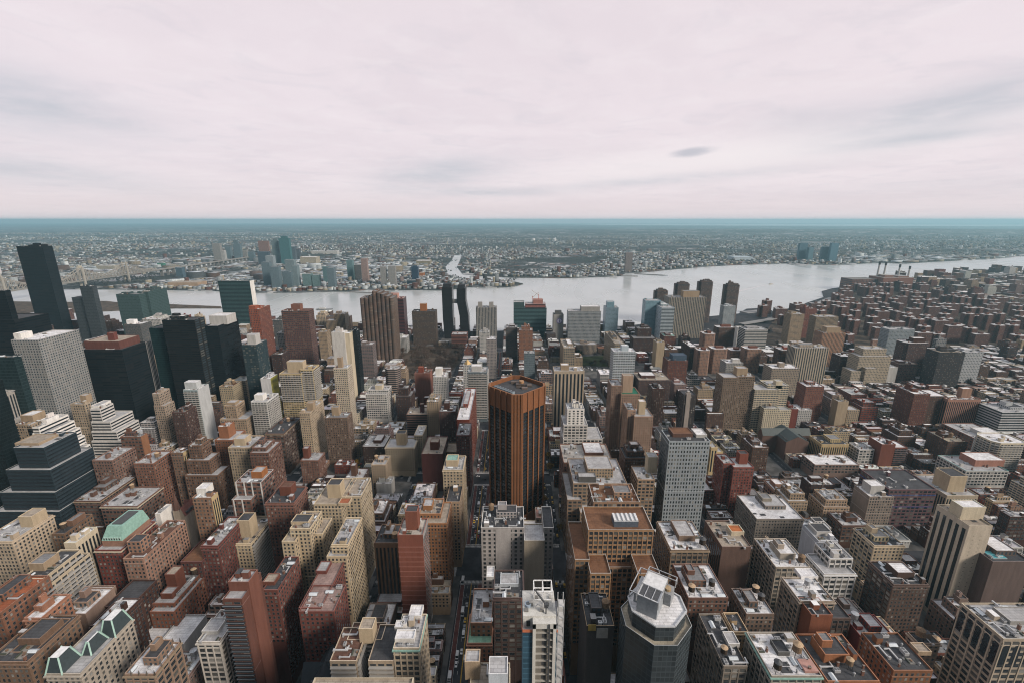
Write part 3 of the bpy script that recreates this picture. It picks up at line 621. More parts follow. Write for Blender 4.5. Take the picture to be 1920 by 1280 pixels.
B(BB, 'plain brick building with a white roof and brick bulkhead, right of the tan blank tower', 1247, 1272, 655, 684, 930, 32, 'p', 'brown', 'rw', short='white roofed plain brick')
for (a, b_, v, vb, Y, lab) in ((1310, 1333, 657, 705, 920, 'leftmost of the row of four round cornered pink brick towers'), (1336, 1366, 654, 712, 930, 'second from left of the row of four round cornered pink brick towers, widest'), (1371, 1396, 657, 700, 960, 'third of the row of four round cornered pink brick towers'), (1399, 1430, 654, 715, 935, 'rightmost of the row of four round cornered pink brick towers'),
                               (1320, 1343, 626, 656, 1040, 'pink brick tower with white roof standing behind the four round cornered ones, on the left'), (1346, 1380, 614, 650, 1090, 'brown brick tower with flat white roof behind the four round cornered ones')):
    B(AT, lab, a, b_, v, vb, Y, 27, 'p', 'pink' if 'pink' in lab else 'brown', 'rw', cham=4 if 'round' in lab else 0, pents=[(a + 7, b_ - 9, v - 5, 9, 8, 'brick', 'rbr')], cat='tower', short=lab.split(' row of')[0] if 'row' in lab else lab, clutter=1, cop='white', near=False)
B(AT, 'pale bluish white tower of stacked balconies with a square box on top, right of centre', 1151, 1192, 659, 718, 760, 26, 'k', (.50, .55, .58), 'rw', pents=[(1166, 1179, 648, 6, 10, 'paleblue', 'rw')], short='bluish white balcony tower', cat='tower', near=False)
B(BB, 'brick tower with a dark blue rounded roof structure', 1253, 1290, 676, 712, 800, 30, 'p', 'brick', 'rd', pents=[(1262, 1288, 666, 6, 18, (.07, .10, .14), (.07, .10, .14))], short='brick with blue roof')
# ---- right: estates and towers
B(AT, 'tan concrete tower near the highway bend, left one of a tan and red trio', 1484, 1509, 589, 640, 1160, 30, 'p', 'tan', 'rl', short='tan tower of trio', cat='tower')
B(AT, 'red brick tower in the middle of the tan and red trio', 1511, 1532, 579, 612, 1240, 26, 'p', (.2, .075, .055), 'rbr', short='red tower of trio', cat='tower')
B(AT, 'broad beige block, right one of the tan and red trio', 1531, 1573, 594, 622, 1170, 28, 'v', 'tan', 'rl', short='beige block of trio', cat='building')
B(AT, 'orange beige apartment tower with balcony stripes and crown, right of the tan and red trio', 1543, 1586, 624, 695, 980, 28, 'v', (.42, .24, .15), 'rt', pents=[(1551, 1577, 614, 5, 18, 'tan')], short='orange beige tower', cat='tower', cop='orange')
B(AT, 'wide pale beige apartment block with vertical bays, in front of the orange beige tower', 1492, 1555, 652, 720, 850, 26, 'v', (.40, .345, .27), 'rl', short='wide pale beige block', bw=4.5, near=False, cat='building')
B(AT, 'brown slab in front of the orange beige tower with a white roof', 1578, 1598, 668, 700, 900, 30, 'p', 'dbrick', 'rw', short='brown white roofed slab')
B(AT, 'large stepped beige apartment building with terraces, right of the orange beige tower', 1612, 1672, 668, 712, 850, 30, 'p', (.39, .33, .25), 'rl', tiers=[(1597, 1620, 695, -6, 26), (1620, 1663, 654, 8, 24), (1624, 1648, 690, -10, 14)], short='large stepped beige building', near=False, cat='building')
B(AT, 'dark brown round topped apartment block with white snowy rim, right of the stepped beige building', 1700, 1745, 643, 690, 900, 30, 'p', (.095, .056, .05), 'rw', pents=[(1714, 1737, 634, 8, 12, 'dbrick', 'rw')], cham=5, cop='white', short='white rimmed dark block', cat='building')
B(AT, 'long grey blue slab with white roof behind the stepped beige building', 1668, 1716, 618, 650, 1020, 26, 'p', (.25, .28, .30), 'rl', short='long grey blue slab', cat='building')
B(AT, 'black brown apartment block with a flat tan roof, right of the white rimmed dark block', 1762, 1811, 660, 712, 830, 28, 'p', (.05, .042, .042), 'rt', short='black brown block', cat='building', near=False)
B(AT, 'grey white block right behind the black brown block', 1811, 1845, 660, 712, 850, 28, 'p', (.40, .41, .42), 'rl', short='grey white block', cat='building')
B(AB, 'small white stepped building in front of the stepped beige one', 1656, 1684, 688, 718, Yg(722), 20, 'b', 'lgrey', 'rw', short='small white stepped building')
B(AB, 'brick block with paired bays and a tan roof, right of the small white stepped building', 1686, 1722, 682, 715, Yg(720), 28, 'p', (.16, .1, .085), 'rt', short='paired brick block')
B(AT, 'brick tower with white roof and round bulkhead, left of the wide pale beige block', 1463, 1493, 656, 690, 900, 26, 'p', 'brown', 'rw', cham=4, short='brick tower with round bulkhead', pents=[(1470, 1484, 650, 8, 8, 'red')])
B(AT, 'twin winged grey brown concrete tower with a tan roof box, right of centre', 1357, 1386, 707, 805, 640, 24, 'p', (.205, .15, .11), 'rl', tiers=[(1384, 1416, 705, 4, 24)], pents=[(1383, 1403, 690, 10, 12, 'tan')], short='twin winged concrete tower', near=True, cat='tower')
B(AB, 'grey apartment block with white roof behind the twin winged tower', 1362, 1394, 680, 702, 780, 24, 'p', 'grey', 'rw', short='grey block behind twin wings', pents=[(1374, 1388, 673, 5, 8, 'lgrey')])
B(AB, 'tan block with white roof left of the wide pale beige block', 1448, 1500, 690, 742, 760, 28, 'p', (.30, .25, .2), 'rw', short='tan white roofed block', pents=[(1462, 1472, 680, 8, 8)])
B(AT, 'cream ribbed apartment block stepping down to the left, near the right of centre', 1416, 1462, 730, 765, 640, 26, 'k', 'cream', 'rl', pents=[(1456, 1468, 714, 8, 8, 'cream')], tiers=[(1440, 1480, 722, 8, 24)], short='cream ribbed block')
B(AT, 'white apartment block with dark rooftop clutter, in front of the cream ribbed block', 1433, 1462, 765, 816, Yg(822), 30, 'p', 'cream', 'rl', tiers=[(1460, 1484, 768, 3, 24)], short='white block in front of the cream one', tanks=1)
B(BB, 'slim bright red brick building right against the white apartment block', 1480, 1497, 766, 812, Yg(816), 18, 'b', (.16, .052, .04), 'rg', short='slim bright red building')
B(AB, 'white sided low block with white roof behind the slim bright red building', 1498, 1523, 768, 790, Yg(798), 24, 'p', 'lgrey', 'rw', short='white sided low block')
B(BB, 'plain red brown brick tower with a white roof strip, right of the white apartment block', 1512, 1546, 724, 788, Yg(793), 24, 'p', (.2, .085, .06), 'rw', short='plain red brown tower', cat='tower')
B(AT, 'slim tan blank tower standing alone among low houses', 1572, 1592, 752, 798, Yg(802), 14, 'b', (.36, .285, .2), 'rl', short='slim tan blank tower', tiers=[(1590, 1612, 768, 4, 18, 'p')], clutter=1)
B(BB, 'pink brick tower with striped windows and a tan box on its roof, far right', 1778, 1840, 748, 795, Yg(803), -1770, 'v', (.33, .185, .14), 'rw', pents=[(1806, 1824, 728, 9, 8, 'pink')], short='pink striped tower', near=True, cat='tower')
B(BB, 'dark red brick block with vertical piers, just left of the pink striped tower', 1715, 1745, 738, 797, Yg(802), 34, 'p', 'brick', 'rw', tiers=[(1742, 1776, 742, 6, 30, 'p', 'brown')], short='dark red piered block')
B(BB, 'long brick block with rows of windows, far right below the pink striped tower', 1838, 1902, 826, 852, Yg(860), -1766, 'g', (.19, .10, .075), 'rl', side='g', short='long brick block', clutter=14, pents=[(1846, 1880, 812, 14, 20, 'lgrey', 'rw')])
B('office_building', 'white block with dark ribbon windows at the right edge above the long brick block', 1880, 1960, 772, 800, Yg(822), 34, 'r', (.46, .47, .48), 'rl', short='white ribbon block')
B('apartment_building', 'red brick tower, windowless on its left, balconies on its front, among low houses', 1654, 1680, 832, 874, Yg(880), 22, 'b', (.17, .068, .05), 'rw', tiers=[(1678, 1702, 838, 4, 20, 'k')], short='red blank sided tower')
B(AB, 'yellow beige box building with a dark roof beside the slate roofed church', 1541, 1592, 832, 866, Yg(870), 26, 'v', (.42, .32, .18), 'rd', side='v', short='yellow beige box building')
B(AB, 'long low brick building with a wide white roof and water clutter', 1528, 1612, 870, 893, Yg(897), 26, 'g', (.23, .165, .14), 'rw', short='long low white roofed building', clutter=9)
B(AB, 'white and dark small block with balconies, upper right of the long low white roofed building', 1612, 1640, 842, 870, Yg(876), 20, 'g', 'lgrey', 'rl', short='small white and dark block')
B(AB, 'purple brown brick block with blue construction netting bands', 1668, 1757, 917, 985, Yg(992), 40, 'g', (.13, .075, .08), 'rd', short='purple brown block with blue bands', near=True, cat='building', bands=(28, 42), band_col=(.05, .09, .30))
B('museum_building', 'white post modern building with a turquoise terrace band, far right', 1812, 1892, 882, 915, Yg(922), 38, 'g', 'lgrey', 'rl', cop=(.07, .40, .38), pents=[(1830, 1885, 862, 12, 20, (.33, .17, .13), 'rw')], short='turquoise banded building')
B('hotel_building', 'cream round cornered building with white balconies, at the right edge above the turquoise band', 1868, 1930, 830, 885, Yg(897), 30, 'k', 'cream', 'rw', cham=6, short='cream rounded building')
B(AT, 'grey tan apartment tower with white terraced top, right of centre near the bottom right houses', 1631, 1677, 930, 985, Yg(995), -1602, 'p', (.26, .215, .18), 'rw', pents=[(1634, 1660, 910, 6, 12, 'lgrey', 'rw')], side='b', short='grey tan terraced tower', near=True)
B(AB, 'beige long building with a big round cornered plant box on its roof', 1776, 1835, 928, 965, Yg(978), 42, 'v', (.37, .31, .23), 'rl', pents=[(1783, 1815, 892, 8, 18, 'beige', 'rd')], short='beige plant box building')
# ---- middle band
B(GT, 'blue grey glass apartment tower left of the octagonal tower, small gold pyramid before its top', 877, 913, 697, 757, 690, 30, 'k', (.13, .16, .175), 'rl', short='blue grey glass apartment tower', near=True, cat='tower', pents=[(884, 903, 686, 6, 12, 'lgrey', 'rw')])
B(AT, 'grey tan apartment tower with dark vertical window stripes, just right of the octagonal tower', 1039, 1096, 695, 790, 640, 24, 'v', (.40, .33, .25), 'rl', pents=[(1052, 1067, 684, 6, 10, 'tan', 'rw')], short='striped grey tan tower', near=True, bw=5.5, cat='tower', fh=3.2)
B(AB, 'white ziggurat office building with terraces, right of the octagonal tower', 1056, 1130, 822, 836, 510, 34, 'g', (.52, .50, .47), 'rl', tiers=[(1057, 1102, 796, 3, 30, 'g', (.52, .50, .47)), (1064, 1096, 766, 6, 20, 'p', 'white')], short='white ziggurat', near=True, bw=5)
B(AT, 'tan brick apartment tower with a green roof and tall roof box', 1165, 1200, 738, 832, 560, 26, 'p', (.30, .195, .14), 'green', tiers=[(1147, 1167, 722, 5, 26, 'p', (.24, .155, .115), 'rl')], pents=[(1169, 1188, 704, 7, 10, (.36, .26, .19), 'rt')], short='green roofed tan tower', near=True, cat='tower')
B(AT, 'tan brick tower with grey roof and striped roof box, right of the green roofed one', 1190, 1225, 780, 845, 520, 26, 'p', (.32, .21, .15), 'rl', tiers=[(1177, 1192, 768, 6, 26)], pents=[(1199, 1211, 752, 8, 8, 'beige', 'rw')], short='grey roofed tan tower', near=True, cat='tower')
B(AT, 'dark brick tower with white roof edge, right behind the tan brick pair', 1224, 1247, 728, 788, 640, 24, 'p', 'dbrick', 'rl', short='dark brick tower behind the tan pair', near=True, cat='tower')
B(AT, 'slim dark tower with a pale vertical stripe and round white roof tank', 1283, 1306, 740, 802, 590, 20, 'p', (.055, .045, .043), 'rd', short='slim dark striped tower', tiers=[(1288, 1296, 737, -1, 6, 'b', (.32, .28, .25))], near=True)
B(BB, 'wide dark brick hospital like block with flat tan roof, below the bluish balcony tower', 1198, 1258, 712, 742, 740, 44, 'p', (.10, .062, .055), 'rt', short='wide dark brick block', clutter=8)
B(OT, 'light grey blue concrete office tower with a regular grid of square windows, right of centre', 1255, 1332, 826, 1005, 400, -1240, 'p', (.31, .345, .365), 'rd', side_col=(.13, .145, .155), bw=2.75, fh=4.3, short='grey blue grid tower', near=True, cat='tower', side='p', pents=[(1262, 1300, 812, 10, 14, (.12, .07, .055), 'ror'), (1306, 1326, 814, 9, 14, 'lgrey', 'rw')], clutter=4)  # north flank coloured darker than the front, its shade painted in
B(LB, 'big brown loft with a grey ringed roof and skylight court, right of the octagonal tower', 1075, 1176, 905, 975, 390, 48, 'g', (.27, .195, .135), 'rl', pents=[(1102, 1150, 878, 12, 26, 'tan', 'rl', 'p'), (1085, 1118, 893, 3, 8, 'dgrey', 'rl')], tiers=[(1064, 1092, 936, -6, 50, 'g', (.24, .165, .115)), (1088, 1130, 960, -14, 16, 'g')], short='brown loft with ringed roof', clutter=10, tanks=0)
B(LB, 'wide building with flat white roof and black tanks, behind the ringed roof loft', 1057, 1150, 866, 905, 455, 44, 'p', (.22, .12, .085), (.52, .49, .44), short='flat white roofed building with mast', tanks=2, clutter=5)
B(BB, 'dark brick building with a stepped snowy top beside the grey blue grid tower', 1172, 1212, 858, 905, 440, 26, 'p', 'brown', 'rd', tiers=[(1176, 1208, 845, 5, 18)], short='dark stepped building')
B(SB, 'ornate brown mansion with arches and cream top box, left of the grey blue grid tower', 1196, 1228, 898, 935, 400, 26, 'g', (.30, .21, .14), 'rl', pents=[(1216, 1234, 856, 14, 10, 'cream', 'rl')], short='ornate arched building')
B(AB, 'pair of yellow cream slabs behind the right side of the grey blue grid tower', 1334, 1346, 838, 885, Yg(890), 18, 'v', (.5, .39, .22), 'rl', tiers=[(1344, 1356, 846, 8, 20, 'b', (.52, .4, .22))], short='yellow cream slabs', clutter=1)
B(AT, 'red brick apartment tower with brick roof box, right of the grey blue grid tower', 1376, 1414, 875, 940, 440, 22, 'p', (.2, .068, .052), 'rl', tiers=[(1357, 1378, 868, 6, 22)], pents=[(1388, 1404, 850, 8, 8, (.2, .07, .05), 'rd')], short='red tower right of the grid tower', near=True, cat='tower')
B(AB, 'wide dark red apartment house with white roofs beyond the red tower', 1412, 1442, 838, 880, Yg(886), 30, 'p', 'brown', 'rw', short='dark red white roofed house')
B(AB, 'small dark red brick block with a white roof beside the grid tower base', 1320, 1364, 918, 945, Yg(950), 26, 'p', 'brick', 'rw', short='block at the grid tower base')
B(AB, 'grey blocky apartment building with a long white roof, lower right of the red tower', 1419, 1508, 972, 1010, Yg(1040), 40, 'p', (.25, .22, .19), 'rw', short='grey long white roofed building', clutter=4)
B(AB, 'brick building with cream balconies on the right of the dark red tower, white roofed', 1412, 1455, 950, 985, Yg(990), 30, 'k', (.24, .19, .15), 'rl', short='balconied brick building')
# left part of the middle band
B(AT, 'yellow cream apartment tower with horizontal balcony bands and a square top box', 523, 564, 700, 790, 640, 22, 'k', 'yellow', 'rt', tiers=[(563, 586, 692, 5, 24, 'k')], pents=[(537, 567, 678, 8, 12, 'beige', 'rl')], short='yellow cream banded tower', near=True, cat='tower')
B(AT, 'slim cream tower with a thin top shaft, in front of the plain white slab', 625, 651, 690, 800, Yg(806), -660, 'p', (.50, .43, .34), 'rl', pents=[(632, 640, 670, 6, 6, 'tan')], short='slim cream tower', near=True, cat='tower')
B(AT, 'slim beige tower with blank side and stepped top, in front of the yellow cream tower', 561, 581, 773, 850, Yg(872), -606, 'p', (.44, .35, .25), 'rt', pents=[(574, 586, 755, 9, 8, 'tan')], short='slim beige tower', near=True, cat='tower')
B(AT, 'brown grey apartment tower with many small windows and an orange roof box', 608, 651, 782, 862, Yg(870), -660, 'p', (.17, .115, .085), 'rg', pents=[(621, 634, 763, 8, 7, 'tan')], short='brown grey windowed tower', near=True, cat='tower')
B(SB, 'dark brown office building with arched base and rooftop machinery, below the slim beige tower', 497, 532, 812, 880, Yg(888), -565, 'g', (.115, .07, .055), 'rd', tanks=1, clutter=9, cornice='tan', short='dark brown arched building')
B(AB, 'white stepped apartment building with terraces, left of the yellow cream tower', 470, 500, 752, 805, 560, -522, 'k', (.55, .55, .53), 'rl', pents=[(476, 492, 740, 6, 10, 'white', 'rw')], short='white stepped terrace building', near=True)
B(OT, 'slim white slab with a yellow striped edge, left behind the yellow cream tower', 488, 507, 709, 748, 650, -520, 'b', (.56, .56, .56), 'rw', short='white slab with yellow edge', side='v', side_col=(.5, .46, .06), clutter=1)
B(AB, 'white apartment building with a stepped top box right of the slim cream tower', 685, 725, 738, 787, Yg(793), 26, 'g', (.56, .545, .52), 'rl', bw=3.3, pents=[(703, 716, 722, 8, 10, 'cream', 'rl')], tiers=[(690, 728, 730, 6, 20)], short='white gridded apartment building', near=True)
B(AB, 'curved grey brown apartment building with banded balconies by the tunnel road', 720, 747, 692, 738, 770, 24, 'r', (.25, .2, .18), 'rl', cham=6, short='curved banded building')
B(BB, 'dark maroon stepped brick tower right of the white gridded building', 742, 771, 742, 786, Yg(790), 26, 'p', 'dbrick', 'rg', tiers=[(745, 765, 727, 5, 16)], short='dark maroon stepped tower')
B(BB, 'squat red brown building with a red top box near the bare park', 777, 806, 699, 724, 760, 24, 'b', (.22, .10, .075), 'rbr', pents=[(784, 793, 688, 7, 7, 'red', 'ro')], short='squat red brown building')
B(AB, 'white stepped house with white top boxes near the bare park', 812, 837, 706, 730, 720, 24, 'p', 'lgrey', 'rw', pents=[(816, 828, 690, 7, 10, 'white', 'rw')], short='white stepped house by the park')
B(AB, 'brown flat roofed apartment block with a dark red lift box, centre left', 762, 804, 776, 812, Yg(832), 28, 'r', (.17, .105, .085), 'rt', pents=[(787, 794, 757, 8, 6, 'maroon')], short='brown flat roofed block')
B(AB, 'beige block with a tall bulkhead behind the brown flat roofed block', 800, 822, 752, 790, 610, 28, 'p', 'tan', 'rl', short='beige block behind the brown one')
B(BB, 'dark brown brick tower with lettered roof edge, left of the blue grey street front', 823, 854, 771, 805, 565, 24, 'p', (.1, .056, .048), 'rg', pents=[(832, 842, 755, 7, 7, 'dbrick')], short='dark brown brick tower')
B(AB, 'long building with a pale grid side wall along the wide street, white roof', 856, 880, 786, 806, 520, -902, 'b', 'red', 'rw', side='p', short='long white roofed street front', clutter=8)
B(BB, 'dark red brick building right in front of the long white roofed street front', 855, 880, 815, 860, 480, 34, 'p', (.12, .05, .045), 'rg', short='dark red street front', side='p')
B(SB, 'cream apartment house in U shape with two wings, in the middle left', 722, 776, 838, 880, Yg(892), 26, 'p', (.48, .40, .29), 'rl', tiers=[(776, 792, 815, 22, 30)], pents=[(742, 760, 812, 8, 10, 'beige', 'rd')], short='cream U shaped house', cornice=True)
B(BB, 'dark red brick house with white parapet, left of the cream U shaped house', 680, 720, 836, 868, Yg(880), 34, 'p', 'dbrick', 'rl', cop='white', short='white parapet brick house', clutter=6)
B(BB, 'large dark red blank brick apartment block with pale roof along the wide street', 790, 830, 850, 905, Yg(920), 46, 'b', (.115, .045, .04), 'rt', pents=[(806, 822, 828, 12, 10, 'brick')], side='p', short='dark red blank block', tiers=[(830, 876, 846, 26, 24, 'p', 'tan')])
B(SB, 'beige apartment house with a small copper green dome on its roof', 830, 868, 880, 930, 392, 28, 'p', (.40, .325, .23), 'rl', pents=[(836, 858, 862, 8, 12, 'beige', 'copper')], short='green domed house', cornice=True)
B(AB, 'slender beige brick building with a round roof tank, left of the dark red blank block', 696, 723, 870, 912, Yg(925), 22, 'p', (.40, .31, .22), 'rl', tanks=1, short='slender beige building', clutter=3)
B(BB, 'brick apartment block with paired windows and a blank tower box, lower middle left', 563, 597, 862, 905, Yg(918), -609, 'p', (.18, .095, .07), 'rl', pents=[(567, 577, 840, 6, 7, 'brick')], short='paired window brick block')
B(BB, 'dark brick house with cream corner piers and a brick lift box', 645, 680, 897, 935, Yg(945), -692, 'p', 'dbrick', 'rl', pents=[(657, 666, 872, 8, 7, 'brown')], short='cream cornered dark house')
B(AB, 'low light grey block with pale square houses beside the row of white roofs', 705, 733, 906, 925, Yg(932), 16, 'b', 'lgrey', 'rl', short='low light grey block', clutter=2)
B(BB, 'stepped brown brick tower left of the brown arched building', 468, 503, 848, 905, 415, -527, 'p', (.15, .08, .06), 'rl', tiers=[(472, 498, 838, 5, 18)], short='stepped brown tower')
# far left of the middle band
B(OT, 'black glass tower at the very left edge below the dark green block', -120, -34, 722, 900, 420, -4, 'c', (.01, .016, .018), 'rd', short='black tower at the left edge', near=False, cat='tower')
B(OT, 'slim grey stepped tower squeezed at the left edge, right of the black one', -14, 8, 736, 800, 470, -26, 'v', (.38, .36, .33), 'rl', short='slim grey stepped tower', tiers=[(-8, 26, 786, -4, 30)])
B(SB, 'tan office building with a flat white top, left of the white terraced block', 28, 58, 795, 830, 450, -84, 'p', (.33, .26, .19), 'rl', pents=[(37, 60, 778, 8, 14, 'tan', 'rw')], short='tan flat topped office')
def zigg(name, label, tiers, Y, col, roof, sty, short, vb, **kw):
    u0, u1, v, dy, D = tiers[0]
    B(name, label, u0, u1, v, vb, Y, D, sty, col, roof, tiers=[(a, b_, v2, d2, D2) for a, b_, v2, d2, D2 in tiers[1:]], short=short, **kw)
zigg(OT, 'white terraced office block stepping down to the right, left one of two', [(50, 72, 800, 0, 34), (60, 84, 812, -2, 34), (68, 96, 826, -4, 34), (76, 108, 840, -6, 32), (84, 122, 856, -8, 30)], 450, 'white', 'rl', 'r', 'left white terraced block', 870, cop='white', near=True)
B(OT, 'tan slim office tower with a square turret, between the two white terraced blocks', 131, 158, 757, 850, 520, -168, 'p', (.38, .31, .23), 'rl', pents=[(149, 160, 741, 6, 8, 'tan')], tiers=[(130, 166, 800, -3, 24)], short='tan turret tower', near=True)
zigg(OT, 'white banded office tower with terraces stepping down to the right, right one of two', [(168, 187, 766, 0, -212), (170, 206, 790, -2, 34), (171, 218, 808, -4, 34), (171, 228, 826, -6, 32)], 510, (.56, .545, .52), 'rl', 'r', 'right white terraced tower', 850, cop='white', near=True, pents=[(170, 184, 760, 5, 18, 'white', 'rl')])
B(BB, 'red brown brick block with an orange blank side, right of the white terraced tower', 225, 264, 818, 870, 465, -276, 'g', (.17, .085, .06), 'rl', bw=3.5, tanks=1, short='orange sided brick block', side='b', side_col=(.25, .125, .07))
B(OT, 'thin tan stepped tower at the foot of the brownish black slab tower', 285, 297, 737, 792, 565, 20, 'p', (.34, .27, .21), 'rl', tiers=[(288, 308, 760, -2, 18)], short='thin tan stepped tower')
B(AT, 'white slab tower with a blank white side and blue balconied front', 343, 370, 730, 850, Yg(856), -391, 'k', (.30, .37, .38), 'rw', side='b', side_col=(.45, .46, .46), short='white slab with blue balconies', cop='white', near=True, cat='tower', pents=[(345, 367, 716, 5, 10, (.48, .5, .5), 'rw')])
B(AT, 'dark brown narrow tower just left of the white slab with blue balconies', 322, 346, 772, 822, 540, 22, 'p', (.085, .048, .04), 'rg', short='dark brown narrow tower')
B(SB, 'tan stepped office building right of the white slab with blue balconies', 420, 442, 760, 800, 560, -458, 'p', (.35, .26, .18), 'rl', pents=[(424, 440, 754, 4, 10, 'tan', 'rl')], tiers=[(412, 462, 785, -4, 26)], short='tan stepped office')
B(BB, 'orange brown stepped brick tower below the tan stepped office', 402, 436, 824, 880, 480, 26, 'p', (.24, .11, .065), 'rl', pents=[], tiers=[(408, 426, 799, 6, 14, 'b', (.27, .125, .07))], short='orange brown stepped tower')
B(SB, 'beige apartment house with a flat stepped top, below the orange brown tower', 427, 468, 838, 900, 430, 28, 'p', (.36, .285, .2), 'rl', pents=[(438, 458, 822, 6, 12, 'beige')], short='beige house with stepped top')
zigg(GT, 'dark blue glass ziggurat with white terrace edges and tan roof box, at the left edge', [(25, 82, 838, 0, 34), (10, 94, 880, -5, 46), (-2, 103, 922, -9, 54), (-14, 111, 958, -13, 60)], 400, (.028, .042, .052), 'rl', 'r', 'dark glass ziggurat', 985, cop='white', near=True, side='r', pents=[(27, 72, 830, 6, 20, 'tan', 'rt')], cat='tower')
B(BB, 'brown brick apartment block with a cream cornice, right of the dark glass ziggurat, front one', 188, 257, 948, 985, 385, -305, 'g', (.16, .092, .07), 'rl', cornice='cream', bw=3.4, short='brown cornice block', clutter=10, tanks=1)
B(BB, 'brown brick block adjoining the brown cornice block on its left', 138, 187, 938, 985, 395, 46, 'g', (.12, .07, .055), 'rl', cornice='tan', bw=3.4, short='left brown block', clutter=9)
B(AT, 'brick tower with yellow side wall, left one of twins above the brown cornice block', 285, 312, 852, 900, 455, -322, 'p', (.17, .1, .08), 'rl', side='v', side_col=(.44, .34, .19), short='left yellow sided twin', tanks=1)
B(AT, 'brick tower with a yellow side wall, right one of twins above the brown cornice block', 320, 343, 848, 905, 440, -357, 'p', (.19, .12, .085), 'rl', side='v', side_col=(.46, .36, .2), short='right yellow sided twin')
B(BB, 'brick building with small white windows below the orange sided block', 250, 287, 868, 912, 430, 28, 'p', (.2, .10, .07), 'rl', short='white windowed brick building', tanks=1)
B(BB, 'brown brick apartment house left of the white windowed brick building', 172, 210, 862, 905, 430, 30, 'p', (.19, .115, .09), 'rl', short='brown house with pale windows')
B(BB, 'brown tower stepping down in three tiers, right of the yellow sided twins', 352, 377, 834, 890, 440, 15, 'p', (.16, .095, .065), 'rl', tiers=[(348, 392, 862, -4, 18), (346, 408, 890, -8, 21)], short='three tiered brown tower')
B(BB, 'slim tan brick tower with white roof boxes and a yellow side, lower left', 360, 396, 932, 985, 330, -408, 'p', (.25, .15, .1), 'rw', pents=[(367, 386, 915, 5, 9, 'white', 'rw')], short='slim tan tower with white boxes', side='v', side_col=(.46, .36, .2))
B(AT, 'brick apartment tower framed by white vertical stripes, lower left of centre', 441, 490, 903, 985, 360, -513, 'g', (.17, .09, .07), 'rl', tiers=[(434, 470, 936, -8, 30)], cop='white', pents=[(470, 490, 884, 8, 10, 'orange', 'rl')], short='white striped brick tower')
wr_, wx0, wx1, wH = HAND[-1][0], HAND[-1][7], HAND[-1][8], HAND[-1][10]
for q in (.02, .33, .62, .97):
    xx = wx0 + (wx1 - wx0) * q; b = MB(wr_.location.x, wr_.location.y, 0); b.box(xx - .5, xx + .5, 359.6, 359.98, 0, wH + .3, (.60, .59, .57)); b.build('white_stripe', [M['wall']], wr_)
for q in (.1, .55):
    tx0, tz = at(434, 936, 352); tx1, _ = at(470, 936, 352); xx = tx0 + (tx1 - tx0) * q; b = MB(wr_.location.x, wr_.location.y, 0); b.box(xx - .5, xx + .5, 351.6, 351.98, 0, tz + .3, (.60, .59, .57)); b.build('white_stripe', [M['wall']], wr_)
# ---- near left bottom
B(SB, 'beige stepped apartment house with white flat roofs at the left edge, above the orange roofs', -40, 22, 1014, 1060, 300, -100, 'p', (.42, .34, .25), 'rl', pents=[(33, 58, 968, 18, 12, 'beige', 'rt')], short='beige house at the left edge', clutter=8)
B(AB, 'cream slab building, blank in front with dark window stripes along its side, lower left', 119, 141, 1017, 1100, 290, -182, 'b', (.55, .47, .35), 'rw', side='v', short='cream striped slab', clutter=7, tanks=0)
B(BB, 'dark brown narrow house with a water tank, left of the cream striped slab', 97, 120, 1000, 1045, 318, 26, 'p', (.16, .1, .065), 'rd', tanks=1, short='narrow house beside the cream slab')
root_, x0_, x1_, Y_, D_, H_ = B(SB, 'red brick tower crowned by a pale green mansard roof, lower left', 177, 226, 1030, 1092, 290, 34, 'p', (.155, .05, .04), 'rl', cornice='cream', short='red tower with green mansard', tiers=[(228, 248, 1010, 14, 22, 'b', (.2, .075, .05))], clutter=0)
b = MB((x0_ + x1_) / 2, Y_ + D_ / 2, 0); P1 = rect(x0_ + 2, x1_ - 2, Y_ + 5, Y_ + D_ - 2); P2 = rect(x0_ + 5, x1_ - 3, Y_ + 9, Y_ + D_ - 5)
b.poly_walls(P1, H_ - 1, H_ + 4, (.30, .17, .12))
for i in range(4): b.face([(*P1[i], H_ + 4), (*P1[(i + 1) % 4], H_ + 4), (*P2[(i + 1) % 4], H_ + 14), (*P2[i], H_ + 14)], K['copper'])
b.poly_top(P2, H_ + 14, K['copper']); b.box(P2[0][0] + 2, P2[1][0] - 2, P2[0][1] + 2, P2[2][1] - 2, H_ + 14, H_ + 14.6, (.07, .075, .075)); b.build('mansard_roof', [M['tint']], root_)
b = MB((x0_ + x1_) / 2, Y_ + D_ / 2, 0)
for k in range(7):
    xx = x0_ + 4 + k * (x1_ - x0_ - 8) / 6; b.box(xx - .6, xx + .6, Y_ + 5.2, Y_ + 7.4, H_ + 4, H_ + 6.4, (.42, .56, .5)); b.face([(xx - .45, Y_ + 5.15, H_ + 4.3), (xx + .45, Y_ + 5.15, H_ + 4.3), (xx + .45, Y_ + 5.15, H_ + 6), (xx - .45, Y_ + 5.15, H_ + 6)], (.03, .04, .04))
b.build('dormer', [M['tint']], root_)
B(BB, 'pinkish brick apartment house with a roof garden and long windowed side, lower left', 230, 268, 1046, 1110, 280, -347, 'p', (.29, .175, .13), 'rbr', pents=[(237, 262, 1015, 7, 9, 'pink', 'rd', 'p')], short='pinkish brick apartment house', clutter=8)
B(BB, 'slim white and red building standing behind the pinkish brick apartment house', 268, 292, 985, 1020, 340, 16, 'g', (.28, .12, .09), 'rl', tiers=[(290, 300, 962, 2, 14, 'b', 'white')], short='slim white and red building')
B(AB, 'cream balconied apartment building with an open framed roof house, lower left', 38, 80, 1084, 1135, 250, -152, 'k', (.44, .37, .27), 'rd', pents=[(52, 80, 1056, 8, 11, 'tan', 'rg')], tiers=[(30, 76, 1108, -5, 36)], short='cream balconied building', side='k')
